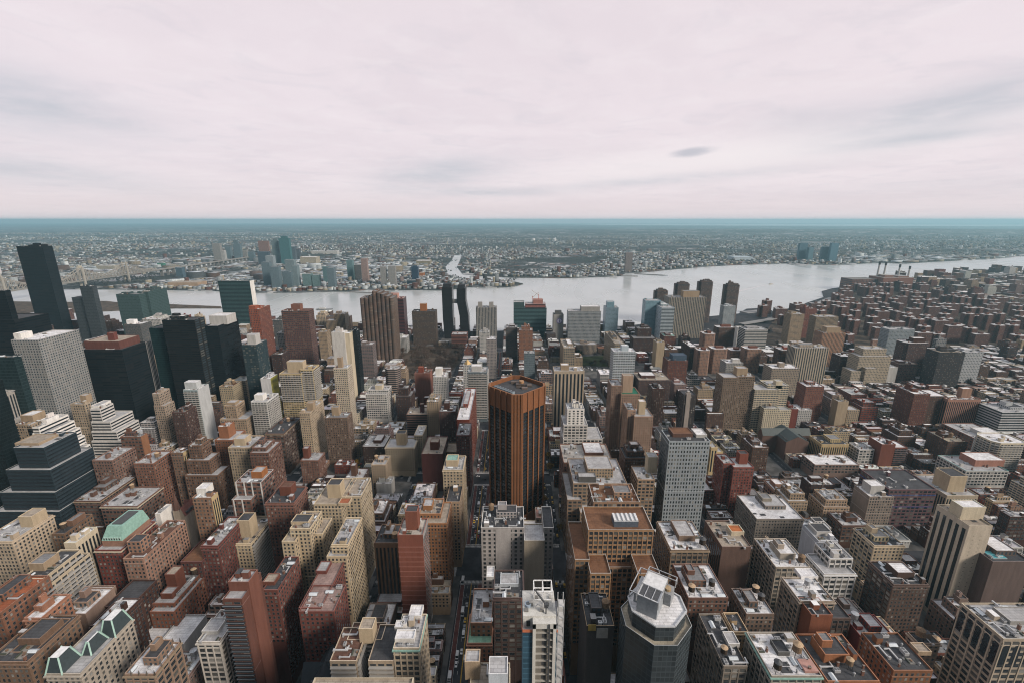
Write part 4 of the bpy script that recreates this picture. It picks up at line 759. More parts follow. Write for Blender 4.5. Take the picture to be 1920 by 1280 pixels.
B(BB, 'low brick building with a bright orange flat roof at the left edge', -70, 0, 1148, 1190, 222, 30, 'p', (.2, .10, .065), 'ro', short='orange roofed brick building', clutter=3, tanks=0)
B(BB, 'small brick building with a round timber tank, right of the orange roofed one', 44, 76, 1158, 1185, 215, 18, 'p', (.28, .14, .09), 'rw', tanks=1, short='small tank topped house', clutter=3)
B(BB, 'red brown brick apartment house with square lift tower and penthouse terraces, lower left', 284, 326, 1130, 1170, 268, -384, 'p', (.195, .085, .055), 'rl', pents=[(308, 327, 1076, 12, 9, 'brick', 'rt'), (300, 322, 1112, 5, 7, 'brick', 'rl')], tiers=[(280, 326, 1146, -5, 38)], short='red brown apartment house', tanks=1)
B(SB, 'dark red tall brick block with ornate gable and copper pipes, right of the pinkish house', 376, 408, 1022, 1100, 300, 36, 'p', (.13, .05, .042), 'rl', tiers=[(338, 378, 1052, -4, 26, 'p', (.12, .052, .045), 'ror')], short='dark red gabled block', clutter=8)
B(SB, 'beige stepped apartment tower with terraces, left of the big beige trio, lower centre left', 430, 470, 1018, 1110, 320, -512, 'p', (.46, .375, .26), 'rt', pents=[(443, 466, 975, 8, 11, 'beige', 'rd')], side='k', short='beige terraced tower', tanks=0)
B(AT, 'tall slim brown brick slab with dark scalloped balconies up its front, lower left of centre', 417, 453, 1122, 1285, 215, -489, 'k', (.13, .06, .046), 'rl', side='b', tiers=[(427, 466, 1090, 7, 10, 'b', (.17, .075, .055), 'rl')], short='slim brown balcony slab', near=True, cat='tower', clutter=2)
B(LB, 'long low building with two bright white roofs, lower left', 260, 300, 1200, 1215, 252, 18, 'b', (.42, .41, .4), 'rw', tiers=[(296, 344, 1206, -4, 24)], short='bright white roofs', clutter=0, detail=False)
B(SB, 'pale stone mansion with white roof and open attic columns, left of the slim brown slab', 368, 412, 1202, 1235, 222, 24, 'g', (.46, .43, .39), 'rl', pents=[(378, 408, 1185, 6, 10, 'lgrey', 'rl')], short='pale stone mansion', clutter=5)
r1 = B(SB, 'brown stone hotel with a snowy roof ringed by stone spikes, bottom left', 232, 290, 1263, 1290, 190, -338, 'g', (.24, .165, .12), 'rw', short='spiked hotel', clutter=2, cornice='tan')
root_, x0_, x1_, Y_, D_, H_ = r1
b = MB((x0_ + x1_) / 2, Y_ + D_ / 2, 0)
for k in range(5):
    for (xx, yy) in ((x0_ + (x1_ - x0_) * k / 4, Y_), (x1_, Y_ + D_ * k / 4), (x0_ + (x1_ - x0_) * k / 4, Y_ + D_), (x0_, Y_ + D_ * k / 4)): b.tube(xx, yy, H_ - .5, H_ + 3.2, .5, 0, (.12, .1, .08), n=6)
b.build('finial', [M['tint']], root_)
r2_, x0_, x1_, Y_, D_, H_ = B(SB, 'ornate beaux arts mansion with dark mansard roofs trimmed in green copper, bottom left', 84, 150, 1262, 1290, 185, 34, 'p', (.34, .30, .25), 'rl', short='mansard mansion', clutter=0, cornice=True)
b = MB((x0_ + x1_) / 2, Y_ + D_ / 2, 0)
for (a, c, d, e, h) in ((x0_, x0_ + 9, Y_, Y_ + 11, 8), (x1_ - 9, x1_, Y_ + D_ - 12, Y_ + D_, 9), (x0_ + 9, x1_ - 4, Y_ + 11, Y_ + D_ - 12, 6)):
    P1 = rect(a, c, d, e); P2 = rect(a + 2.2, c - 2.2, d + 2.2, e - 2.2)
    for i in range(4): b.face([(*P1[i], H_ - .9), (*P1[(i + 1) % 4], H_ - .9), (*P2[(i + 1) % 4], H_ + h), (*P2[i], H_ + h)], (.045, .06, .065))
    b.poly_top(P2, H_ + h, K['rw'])
    for i in range(4): b.bar((*P1[i], H_ - .9), (*P2[i], H_ + h), .7, (.35, .52, .45))
b.build('mansard_roof', [M['tint']], r2_)
B(SB, 'brown brick apartment house with many small roofs and courtyards at the bottom left corner', -30, 50, 1240, 1290, 190, 30, 'p', (.17, .11, .075), 'rd', tiers=[(18, 62, 1222, 6, 22)], short='brown house in the corner', clutter=8)
B(BB, 'long row of dark brown brick with white roof patches beside the side street, bottom left', 168, 212, 1172, 1210, 232, 22, 'p', 'dbrick', 'rw', tiers=[(196, 244, 1136, 20, 24, 'p', 'dbrick', 'rd'), (214, 262, 1118, 40, 22, 'p', 'brown', 'rl')], short='dark brick row', clutter=8)
B(BB, 'low house group with pale snowy roofs between the orange roofs and the dark brick row', 110, 160, 1150, 1180, 240, 22, 'b', (.24, .17, .135), 'rw', tiers=[(130, 176, 1134, 18, 18)], short='pale snowy roof group', clutter=8)
# ---- near centre bottom
B(SB, 'big beige stepped apartment trio, tall middle tower with a flat top, lower centre left', 543, 581, 990, 1090, 300, 22, 'p', (.48, .39, .27), 'rt', tiers=[(528, 552, 1014, -6, 20), (574, 604, 1000, 6, 20)], pents=[(545, 578, 978, 6, 10, 'beige', 'rd')], short='big beige stepped trio', tanks=0)
B(SB, 'beige stepped tower with dense terraces, right neighbour of the beige trio', 621, 652, 1020, 1115, 285, -678, 'p', (.45, .365, .25), 'rl', tiers=[(612, 650, 1042, -4, 28)], short='dense terraced beige tower', tanks=0, clutter=8)
B(SB, 'wide beige apartment house with a tower box and an orange roofed hut, centre left', 588, 640, 944, 1000, 335, 40, 'p', (.43, .355, .25), 'rt', pents=[(612, 637, 908, 10, 10, 'beige', 'rd'), (636, 656, 962, -1, 8, 'beige', 'ro')], tiers=[(640, 676, 930, 10, 30)], short='wide beige apartment house')
B(BB, 'brown brick building with black roof and square tower, left of the wide beige house', 497, 551, 942, 1000, 335, -575, 'p', (.17, .085, .065), 'rd', pents=[(523, 545, 912, 12, 9, 'brick', 'rbr')], short='black roofed brown building')
B(BB, 'dark red brick slab house, left one of two with striped sides, lower centre left', 492, 520, 1105, 1165, 248, -560, 'p', (.15, .06, .048), 'rd', pents=[(492, 514, 1090, 5, 8, 'brick', 'rt')], side='p', short='left dark red slab house', clutter=6)
B(BB, 'dark red brick house with big lift box, right one of two, lower centre left', 560, 602, 1138, 1200, 240, -650, 'p', (.16, .062, .05), (.34, .24, .21), tiers=[(560, 626, 1145, -3, 22)], pents=[(592, 612, 1074, 30, 10, (.15, .055, .045), 'rl')], side='p', short='right dark red apartment house', clutter=6)
B(AT, 'tall red brick slab with horizontal floor lines and a dark grey striped flank, centre left', 745, 793, 1002, 1140, 290, 20, 'b', (.205, .078, .055), (.5, .46, .4), pents=[(759, 782, 958, 7, 8, (.2, .08, .055), 'rd')], side='v', side_col=(.30, .29, .285), short='tall red slab', near=True, cat='tower', bands=[88 - 4.4 * k for k in range(1, 15)], clutter=2)
B(BB, 'orange brown stepped tower with snowy ledges, right behind the tall red slab', 800, 838, 980, 1085, 328, 30, 'p', (.30, .15, .075), 'rt', tiers=[(786, 826, 962, 8, 22)], short='orange brown snowy tower', clutter=9)
B(BB, 'dark topped brown tower with a round tank, left behind the tall red slab', 701, 746, 1017, 1085, 315, 24, 'v', (.21, .13, .085), 'rd', tanks=1, short='dark topped brown tower')
B(SB, 'slim beige building lining the wide street, right of the orange brown snowy tower', 836, 862, 940, 1020, 365, 40, 'p', (.33, .24, .165), 'rd', side='p', short='slim beige street building')
B(LB, 'low building with a large plain grey roof, left of the tall red slab', 706, 752, 1128, 1135, 305, 27, 'b', (.11, .06, .055), (.48, .49, .51), short='plain grey roofed low building', clutter=2, detail=False)
B(LB, 'low building with a patched white roof, in front of the plain grey roof', 675, 728, 1180, 1190, 272, 25, 'b', (.16, .12, .1), 'rw', short='patched white roof building', clutter=4)
B(SB, 'beige H shaped apartment house, left wing with a red tiled terrace, bottom centre left', 618, 668, 1238, 1290, 200, 22, 'k', (.36, .29, .215), 'rbr', tiers=[(690, 738, 1238, 0, 24, 'k', (.36, .29, .215), 'rd'), (650, 716, 1198, 14, 12)], pents=[(672, 698, 1178, 12, 8, 'beige', 'rt')], short='H shaped beige house', clutter=6)
B(SB, 'tall limestone building with a green cornice and white boxes crowding its roof, bottom centre left', 737, 786, 1214, 1290, 200, -800, 'g', (.44, .37, .28), 'rl', pents=[(740, 776, 1196, 4, 6, 'white', 'rw'), (752, 762, 1170, 14, 6, 'white', 'rw'), (766, 790, 1158, 20, 8, 'white', 'rw'), (740, 756, 1182, 12, 5, 'lgrey', 'rw')], cornice='copper', short='green corniced limestone building', clutter=5, bw=3.6)
B(SB, 'flat tan roof with a pale rim cut by the bottom edge of the photo', 566, 764, proj(0, 158, at(0, 1269, 172)[1])[1], 1300, 158, 14, 'p', (.42, .36, .28), 'rt', short='tan roof at the bottom edge', clutter=0, detail=False, cop='cream')
B(SB, 'orange brick building with speckled roof and green ledge by the wide street, bottom centre', 876, 922, 1205, 1245, 224, 22, 'p', (.28, .135, .085), (.3, .52, .36), tiers=[(882, 922, 1167, 6, 28, 'p', (.3, .16, .1), 'rl')], short='green ledged orange building', clutter=6)
B(LB, 'dark brown loft with grey plant on its roof, right of the green ledged building', 925, 982, 1120, 1200, 236, 24, 'g', (.085, .055, .048), 'rd', pents=[(938, 972, 1098, 10, 9, (.42, .45, .48), 'rl'), (912, 926, 1085, 16, 10, 'lgrey', 'rw')], short='dark brown loft', clutter=7)
B(SB, 'tan flat roof with white rim at the bottom, left of the slim unfinished tower', 878, 956, proj(0, 162, at(0, 1241, 182)[1])[1], 1290, 162, 20, 'p', (.40, .33, .24), 'rt', pents=[(871, 899, 1240, 12, 7, 'tan', 'rl'), (916, 952, 1262, 5, 9, (.5, .54, .58), 'rl')], cop='cream', short='white rimmed tan roof', clutter=3)
B(SB, 'pale stone hotel with black square windows, before the octagonal tower at bottom centre', 902, 983, 988, 1070, 300, 27, 'p', (.37, .345, .33), 'rd', tiers=[(983, 1021, 1012, -8, 20, 'b', (.40, .345, .27), 'rl'), (1019, 1038, 988, 1, 27)], bw=4.2, fh=3.7, short='pale stone hotel', clutter=16, tanks=1, near=True, cat='building', cop='white')
rr_, (hx0, hz), (hx1, _) = HAND[-1][0], at(929, 992, 299.6), at(958, 992, 299.6)
b = MB(rr_.location.x, rr_.location.y, 0); b.box(hx0, hx1, 299.75, 299.95, 20, hz, (.40, .375, .36)); b.box(hx0 + 2, hx1 - 2, 299.68, 299.75, 26, hz - 22, (.43, .40, .385)); b.build('blank_panel', [M['wall']], rr_)
# ---- near right bottom
B(SB, 'orange brown stepped office with ochre terraces, right of the pale stone hotel', 1107, 1146, 1074, 1170, 248, 18, 'g', (.31, .185, .10), 'ror',
  tiers=[(1196, 1238, 1074, 0, 18, 'g', (.31, .185, .10), 'ror'), (1130, 1205, 1062, 12, 20, 'g', (.26, .17, .115), 'ror'), (1103, 1226, 992, 18, 26, 'g', (.32, .195, .11), 'ror'), (1078, 1106, 1048, 10, 40, 'g', (.27, .165, .095), 'ror'), (1113, 1200, 940, 44, 24, 'g', (.28, .18, .12), 'ror')],
  pents=[], short='orange brown stepped office', near=True, cop='lgrey', bw=3.3, fh=3.7, clutter=12)
x0_, z_ = at(1150, 985, 272); x1_, _ = at(1195, 985, 272)
root_ = BLD[-1][0]
b = MB(root_.location.x, root_.location.y, 0)
b.box(x0_, x1_, 270, 279, z_ - 6, z_ + 5, (.10, .12, .15), 0, (.5, .5, .5))
for k in range(6):
    xx = x0_ + .8 + k * (x1_ - x0_ - 1.6) / 5; b.box(xx - .7, xx + .7, 270.5, 278.5, z_ + 5, z_ + 5.8, (.72, .72, .72))
b.build('cooling_plant', [M['tint']], root_)
B(LB, 'loft with cluttered white roof, right of the orange brown stepped office', 1258, 1330, 1030, 1075, 290, 34, 'g', (.20, .15, .11), 'rw', short='white roof strips loft', clutter=14, tanks=1, cornice='tan')
B(LB, 'brick loft with white roof and water tanks, behind the faceted glass tower', 1291, 1366, 1120, 1160, 238, 30, 'p', (.15, .085, .065), 'rw', short='white roofed brick loft', tanks=2, clutter=7)
B(LB, 'tall brown loft with tan side wall and orange hut on its roof', 1354, 1409, 1024, 1110, 300, -1322, 'b', (.135, .088, .072), 'rt', pents=[(1372, 1396, 996, 14, 9, 'cream', (.45, .15, .05))], side='v', short='loft with orange hut', near=True, clutter=6)
B(LB, 'long stone loft with a clean white roof and a lone small tank', 1500, 1566, 1126, 1165, 245, -1466, 'g', (.30, .25, .20), 'rw', tanks=1, short='clean white roofed loft', clutter=4, pents=[(1500, 1532, 1092, 20, 8, 'rw', 'rw')])
B(LB, 'stone loft with white roof crowded by dark plant, behind the clean white roofed loft', 1455, 1520, 1062, 1100, 285, -1414, 'g', (.36, .315, .26), 'rw', tanks=2, short='plant crowded white loft', clutter=14)
B(LB, 'white roofed brown loft with big round tanks, before the loft with orange hut', 1400, 1452, 1150, 1190, 230, -1371, 'p', (.165, .12, .095), 'rw', tanks=2, short='round tank loft', clutter=5)
B(LB, 'dark roofed loft with pale side wall, right of the faceted glass tower', 1357, 1402, 1248, 1290, 190, -1310, 'g', (.20, .17, .14), 'rd', tanks=1, short='dark roofed loft', clutter=8, pents=[(1365, 1386, 1215, 12, 8, 'lgrey', 'rl')])
B(SB, 'cream brick house with arched windows half hidden behind the dark roofed loft', 1376, 1404, 1184, 1225, 215, 14, 'p', (.42, .31, .19), 'rd', short='cream arched house', clutter=3)
B(LB, 'loft with green cornice and a salmon pink roof patch, bottom right of centre', 1447, 1542, 1266, 1290, 182, 26, 'g', (.30, .27, .23), 'rw', cornice='copper', tanks=2, short='salmon patched loft', clutter=10, pents=[(1458, 1480, 1230, 12, 8, 'dgrey', 'rd')])
bx0, bz = at(1512, 1262, 183); bx1, _ = at(1538, 1262, 183)
b = MB(BLD[-1][0].location.x, BLD[-1][0].location.y, 0); b.box(bx0, bx1, 184, 191, bz - .9, bz + .4, K['rp']); b.build('roof_terrace', [M['tint']], BLD[-1][0])
B(BB, 'red brick house with blank red flank below the clean white roofed loft', 1522, 1562, 1152, 1215, 235, 14, 'b', (.215, .085, .05), 'rd', short='red flanked house', tiers=[(1560, 1596, 1158, 2, 16, 'g', (.1, .07, .06), 'rd')], clutter=4)
B(AB, 'white concrete building with rows of square black windows, lower right', 1546, 1606, 1075, 1150, 290, 22, 'g', (.60, .585, .56), 'rl', tiers=[(1556, 1600, 1046, 8, 18, 'g', (.60, .585, .56))], bw=4.6, fh=4.4, short='white square windowed building', clutter=8)
B(AB, 'pale bluish white block with a dark framed roof house, behind the white square windowed building', 1535, 1572, 1013, 1050, 325, -1505, 'p', (.42, .44, .48), 'rl', pents=[(1532, 1560, 996, 8, 12, 'lgrey', 'rd')], side='b', short='bluish white block')
B(LB, 'beige loft with long ribbed side and dark roof terraces, lower right', 1640, 1697, 1022, 1065, 320, -1602, 'p', (.42, .34, .24), 'rd', side='g', short='ribbed beige loft', clutter=8)
B(LB, 'dark fronted loft with pale ribbed side and dark roof, below the ribbed beige loft', 1676, 1742, 1095, 1150, 275, -1630, 'p', (.10, .068, .056), 'rd', side='g', short='dark fronted loft', clutter=9)
B(AT, 'tall cream tower, blank front dotted by vents, dark glass strips on its side', 1818, 1862, 985, 1150, 300, -1757, 'b', (.50, .435, .35), 'rt', side='v', bw=5.0, pents=[(1806, 1850, 950, 9, 10, 'cream', 'rw')], short='tall cream tower with glass strips', near=True, cat='tower', clutter=2, cop='cream')
root_ = BLD[-1][0]; (_, x0_, x1_, D_, H_) = (0, HAND[-1][7], HAND[-1][8], HAND[-1][9], HAND[-1][10])
vm = MB(0, 0, 0); vm.box(-.5, .5, -.05, .02, -.2, .2, (.05, .05, .05)); vme = vm.mesh('vent', [M['tint']])
for k in range(18):
    for c in (.3, .62):
        o = newobj('vent', vme, root_); o.location = (x0_ + (x1_ - x0_) * c - root_.location.x, 300 - root_.location.y, H_ - 9 - k * 3.6)
B(AT, 'dark building with a turquoise rooftop pool, right of the tall cream tower', 1862, 1935, 1052, 1110, 290, 30, 'b', (.14, .105, .095), 'rd', short='rooftop pool building', clutter=4, near=True)
px0, pz = at(1862, 1050, 292); root_ = BLD[-1][0]
b = MB(root_.location.x, root_.location.y, 0); b.box(px0 + 2, px0 + 13, 294, 302, pz - 1, pz + .35, (.5, .5, .5), 0, (.10, .36, .40)); b.build('pool', [M['tint']], root_)
B(SB, 'huge beige office block with great arched windows under its roof line, bottom right corner', 1882, 2010, 1197, 1300, 198, -1802, 'g', (.40, .335, .26), 'rl', short='arched beige office block', near=True, clutter=12, cop='cream', bands=None, cat='building', bw=4.6, fh=3.9, pents=[(1895, 1960, 1165, 10, 10, 'grey', 'rl')])
root_ = BLD[-1][0]; x0_, x1_, D_, H_ = HAND[-1][7], HAND[-1][8], HAND[-1][9], HAND[-1][10]
def arch(side_, q0, w, zt, h):
    b = MB(root_.location.x, root_.location.y, 0); pts = [(q0 - w / 2, zt - h), (q0 + w / 2, zt - h)] + [(q0 + w / 2 * math.cos(k * math.pi / 8), zt - w / 2 + w / 2 * math.sin(k * math.pi / 8)) for k in range(9)]
    if side_ == 'n': b.face([(x0_ - .12, q, z) for q, z in pts][::-1], (.02, .035, .055))
    else: b.face([(q, 198 - .12, z) for q, z in pts], (.02, .035, .055))
    o = b.build('arched_window', [M['pane']], root_)
for k in range(5): arch('n', 198 + (k + .5) * D_ / 5, D_ / 5 * .62, H_ - 4.5, 13)
for k in range(6): arch('w', x0_ + (k + .5) * 6.2, 4.0, H_ - 4.5, 13)
B(BB, 'tan brick house with dark cluttered roof, left of the arched beige office block', 1722, 1764, 1205, 1240, 220, -1712, 'p', (.27, .2, .15), 'rd', tanks=1, short='green edged house', clutter=8)
B(BB, 'bright red brick building with a silver round tank above it, bottom right', 1626, 1690, 1206, 1245, 225, 22, 'b', (.19, .045, .035), 'rl', tanks=1, short='bright red brick building', clutter=4)
B(BB, 'orange brown brick loft with open roof frames and a round timber tank, bottom right', 1552, 1650, 1276, 1290, 182, 28, 'p', (.29, .125, .065), 'rd', tanks=1, short='orange brown open roofed loft', clutter=9)
B(BB, 'dark red building with black roof, right of the orange brown open roofed loft', 1676, 1750, 1256, 1290, 195, 24, 'p', (.21, .10, .055), 'rd', short='black roofed red building', clutter=8, pents=[(1720, 1745, 1230, 10, 6, 'tan', 'rt')])
B(LB, 'brown loft with wide grey roof and kinked edge, middle of the lower right', 1590, 1650, 1180, 1215, 240, 24, 'g', (.13, .10, .09), 'rg', short='wide grey roofed loft', clutter=5)
B(LB, 'black loft with yellow billboard patches and steel roof frames, right of the crane tower', 1100, 1152, 1172, 1290, 212, 24, 'b', (.06, .052, .05), 'rd', tanks=1, short='black billboard loft', clutter=6, cop='tan')
b = MB(BLD[-1][0].location.x, BLD[-1][0].location.y, 0)
for (a, c, va, vb_, colr) in ((1103, 1117, 1170, 1181, (.30, .21, .05)), (1119, 1139, 1177, 1195, (.27, .26, .24))):
    xa, za = at(a, va, 211.8); xb, zb = at(c, vb_, 211.8); b.box(xa, xb, 211.6, 211.9, zb, za, colr)
b.build('billboard', [M['tint']], BLD[-1][0])

# ---- the octagonal brown tower standing diagonally in the middle
def octagonal():
    H = 157.0; cx, cy, R0, k = 5.0, 441, 0, 0
    a = 23.0; c = 6.5            # half side of the square and cut of its corners, square turned by 45 degrees
    sq = [(-a + c, -a), (a - c, -a), (a, -a + c), (a, a - c), (a - c, a), (-a + c, a), (-a, a - c), (-a, -a + c)]
    q = math.sqrt(.5); poly = [(cx + (x - y) * q, cy + (x + y) * q) for x, y in sq]
    col = (.205, .088, .042)
    root = empty('octagonal_tower', (cx, cy, 0), 'tall brown octagonal tower with dark window strips standing diagonally in the middle of the photo', 'tower')
    w = MB(cx, cy, 0); w.poly_walls(poly, 0, H, (.035, .028, .024)); w.build('wall', [M['wall']], root)
    zt, zb = H - 20, 20
    b = MB(cx, cy, 0); b.poly_walls(inset(poly, -.4), zt, H, col)
    bi = inset(poly, -.4); b.face([(p[0], p[1], zt) for p in bi[::-1]], col)
    ii = inset(poly, .8); n = 8
    for i in range(n):
        p, r, r2, p2 = bi[i], bi[(i + 1) % n], ii[(i + 1) % n], ii[i]
        b.face([(*p, H), (*r, H), (*r2, H), (*p2, H)], (.28, .14, .08)); b.face([(*p2, H), (*r2, H), (*r2, H - 4), (*p2, H - 4)], col)
    b.build('crown', [M['wall']], root)
    r = MB(cx, cy, 0); r.poly_top(ii, H - 4, K['rd']); r.build('roof', [M['roof']], root)
    b = MB(cx, cy, 0); b.poly_walls(inset(poly, -1.2), 0, zb, col); b.poly_top(inset(poly, -1.2), zb, col); b.build('base', [M['wall']], root)
    for i in range(n):
        p, r_ = poly[i], poly[(i + 1) % n]; L = math.hypot(r_[0] - p[0], r_[1] - p[1]); nx, ny = (r_[1] - p[1]) / L, -(r_[0] - p[0]) / L
        if nx * -p[0] + ny * -p[1] <= -40: continue
        ang = math.atan2(r_[1] - p[1], r_[0] - p[0]); long = L > 15
        np_ = 4 if long else 3
        for k in range(np_ + 1):  # fins
            t_ = k / np_; x, y = p[0] + (r_[0] - p[0]) * t_, p[1] + (r_[1] - p[1]) * t_
            b = MB(0, 0, 0); wd = (1.5 if long else 2.1) if not (not long and k in (1, 2)) else 2.2
            b.box(-wd / 2, wd / 2, -1.35, .4, 0, H - zb - .2, col)
            b.c = [(.225, .102, .05)] * len(b.c); o = b.build('pier', [M['wall']], root); o.location = (x - cx, y - cy, zb); o.rotation_euler.z = ang
        nf = int((zt - zb) / 3.8)
        for f in range(nf):
            z = zb + (f + .5) * (zt - zb) / nf
            o = newobj('window', STRIP, root); o.location = ((p[0] + r_[0]) / 2 - cx + nx * .08, (p[1] + r_[1]) / 2 - cy + ny * .08, z); o.rotation_euler.z = ang; o.scale = (L * .97, 1, (zt - zb) / nf * .62)
    b = MB(cx, cy, 0)             # row of cooling units along the front left edge
    for k in range(7):
        t_ = .14 + k * .12; p, r_ = ii[7], ii[0]; p = ii[6]; r_ = ii[7]
        x, y = p[0] + (r_[0] - p[0]) * t_, p[1] + (r_[1] - p[1]) * t_; x += 3.0; y += 2.4
        b.tube(x, y, H - 4, H + .4, 2.2, 2.2, (.30, .36, .40), n=10); b.tube(x, y, H + .4, H + .6, 1.5, 1.5, (.08, .09, .1), n=10)
    b.build('cooling_tower', [M['tint']], root)
    b = MB(cx, cy, 0)
    for (dx, dy, w_, d_, h_) in ((4, 8, 10, 7, 2.2), (8, -2, 6, 4, 1.6), (-2, 14, 8, 4, 2.4), (13, 6, 5, 6, 1.8), (2, 1, 5, 3, 1.2)): b.box(cx + dx - w_ / 2, cx + dx + w_ / 2, cy + dy - d_ / 2, cy + dy + d_ / 2, H - 4, H - 4 + h_, jit((.12, .09, .075), .4))
    b.tube(cx + 5, cy + 10, H - 2, H + .5, 2.6, 2.6, (.42, .24, .12)); b.build('bulkhead', [M['tint']], root)
    HAND.append((root, 'brown octagonal tower', 918, 1021, 705, 975, 415, cx - 32, cx + 32, 60, H)); FOOT.append((cx - 32, cx + 32, 410, 476)); BLD.append((root, poly, 0, H))
    # the low corner blocks at its foot
octagonal()
B(SB, 'low brown corner block with white roof clutter at the left foot of the octagonal tower', 902, 934, 968, 984, 352, 16, 'p', (.2, .15, .12), 'rd', short='left corner block', clutter=9)
B(SB, 'low block with a pink roof terrace at the right foot of the octagonal tower', 1005, 1036, 970, 984, 352, 16, 'p', (.24, .19, .15), 'rp', short='pink terraced corner block', clutter=6)
# ---- the slim tower under construction with its white scaffold frame
def crane_tower():
    Y = 190; x0, H = at(980, 1182, Y); x1, _ = at(1044, 1182, Y); cx, cy = (x0 + x1) / 2, Y + 10
    root = empty('construction_tower', (cx, cy, 0), 'slim unfinished tower with raw concrete bays and white steel frame on top, bottom centre', 'tower')
    wht = (.60, .59, .55); D = 20
    b = MB(cx, cy, 0); b.poly_walls(rect(x0, x1, Y, Y + D), 0, H, (.05, .11, .16), 0, 3.4, 3.6); b.build('wall', [M['fc']], root)
    b = MB(cx, cy, 0); b.poly_top(rect(x0, x1, Y, Y + D), H, K['rl']); b.build('roof', [M['roof']], root)
    a0, _ = at(999, 1165, Y); a1, ht = at(1043, 1165, Y)
    b = MB(cx, cy, 0)              # concrete side walls of the open bays
    b.box(a0, a0 + 1.6, Y - 1.4, Y - .1, 0, ht, wht); b.box(a1 - 1.6, a1, Y - 1.4, Y - .1, 0, ht, wht); b.box(a0, a1, Y - 1.4, Y + 3, ht - 3, ht + .3, wht); b.build('concrete_frame', [M['wall']], root)
    b = MB(cx, cy, 0); b.box(a0 + 1.6, a1 - 1.6, Y - .35, Y - .05, 0, ht - 3, (.20, .185, .16)); b.build('recess', [M['wall']], root)
    for k in range(24):
        z = ht - 6 - k * 4.6
        if z < 6: break
        b = MB(cx, cy, 0); b.box(a0 + 1.6, a1 - 1.6, Y - 1.2, Y - .36, z - .25, z + .25, (.42, .40, .36)); b.build('floor_slab', [M['wall']], root)
        b = MB(cx, cy, 0); b.box((a0 + a1) / 2 - 1.2, (a0 + a1) / 2 + 1.0, Y - .42, Y - .36, z + .9, z + 3.6, (.02, .02, .02)); b.build('opening', [M['dark']], root)
    b = MB(cx, cy, 0); b.box(x0 + .2, x1 - .2, Y + 2.5, Y + D - .5, H, H + 7, wht); b.box(x0 + 2, x0 + 4, Y + 2.4, Y + 2.5, H + .5, H + 4, (.06, .06, .06)); b.build('upper_storey', [M['wall']], root)
    b = MB(cx, cy, 0)
    for (p, q) in (((x0, Y - .3), (a0, Y - .3)), ((x0 - .3, Y), (x0 - .3, Y + D)), ((x1, Y - .3), (x1 + .4, Y - .3))): b.box(min(p[0], q[0]) - .1, max(p[0], q[0]) + .1, min(p[1], q[1]) - .1, max(p[1], q[1]) + .1, H - .5, H + 1.2, (.55, .17, .08))
    b.build('safety_netting', [M['tint']], root)
    zf = H + 7
    for k in range(6):
        b = MB(cx, cy, 0); q = rnd.uniform(0, 1); xx = x0 + 2 + k * (x1 - x0 - 4) / 5; b.box(xx - 1, xx + 1.1, Y + 5 + (k % 3) * 4, Y + 7 + (k % 3) * 4, zf, zf + rnd.uniform(.8, 2.6), jit((.35, .33, .3), .5)); b.build('material_stack', [M['tint']], root)
    b = MB(cx, cy, 0); b.tube(x0 + 3, Y + 9, zf, zf + 1.6, 1.7, 1.7, (.35, .42, .5), n=14); b.tube(x0 + 3, Y + 9, zf + 1.6, zf + 1.8, 1.1, 1.1, (.08, .09, .1), n=14); b.build('fan', [M['tint']], root)
    b = MB(cx, cy, 0); c0 = a0 + 1; c1 = a1 - 1.5; y0, y1 = Y + 8, Y + 16
    for xx in (c0, (c0 + c1) / 2, c1):
        for yy in (y0, y1): b.bar((xx, yy, zf), (xx, yy, zf + 10), .45)
    for z in (zf + 5, zf + 10):
        for yy in (y0, y1): b.bar((c0, yy, z), (c1, yy, z), .45)
        for xx in (c0, (c0 + c1) / 2, c1): b.bar((xx, y0, z), (xx, y1, z), .45)
    b.bar((c0, y0, zf), ((c0 + c1) / 2, y0, zf + 5), .35); b.build('scaffold_frame', [M['white']], root)
    b = MB(cx, cy, 0); b.bar(((a0 + a1) / 2 + 1, Y + 4, zf), ((a0 + a1) / 2 + 1, Y + 4, zf + 6), .6); b.bar(((a0 + a1) / 2 + 2, Y + 3, zf + 5), ((a0 + a1) / 2 - 5, Y + 9, zf + 11), .7); b.box((a0 + a1) / 2, (a0 + a1) / 2 + 2, Y + 3, Y + 5, zf + 4.5, zf + 6.5); b.build('crane', [M['dark']], root)
    h0, hz = at(1047, 1115, Y + 6); h1, _ = at(1057, 1115, Y + 6)
    b = MB(cx, cy, 0)
    for xx in (h0, h1):
        for yy in (Y + 3, Y + 8): b.bar((xx, yy, 0), (xx, yy, hz), .4)
    for k in range(int(hz / 6)):
        z = k * 6 + 3; b.box(h0, h1, Y + 3, Y + 8, z, z + rnd.choice((.4, 1.5, 3)), (.55, .54, .52))
    b.build('hoist', [M['tint']], root)
    o = newobj('cable', None, root); bpy.data.objects.remove(o)
    b = MB(cx, cy, 0); b.bar(((a0 + a1) / 2 + 2.4, Y - 1.6, 4), ((a0 + a1) / 2 + 2.4, Y - 1.6, ht), .8); b.build('mast', [M['dark']], root)
    HAND.append((root, 'slim unfinished tower', 980, 1058, 1072, 1300, Y, x0, h1, D, H)); FOOT.append((x0 - 1, h1 + 1, Y - 2, Y + D)); BLD.append((root, rect(x0, x1, Y - 2, Y + D), 0, H + 7))
crane_tower()
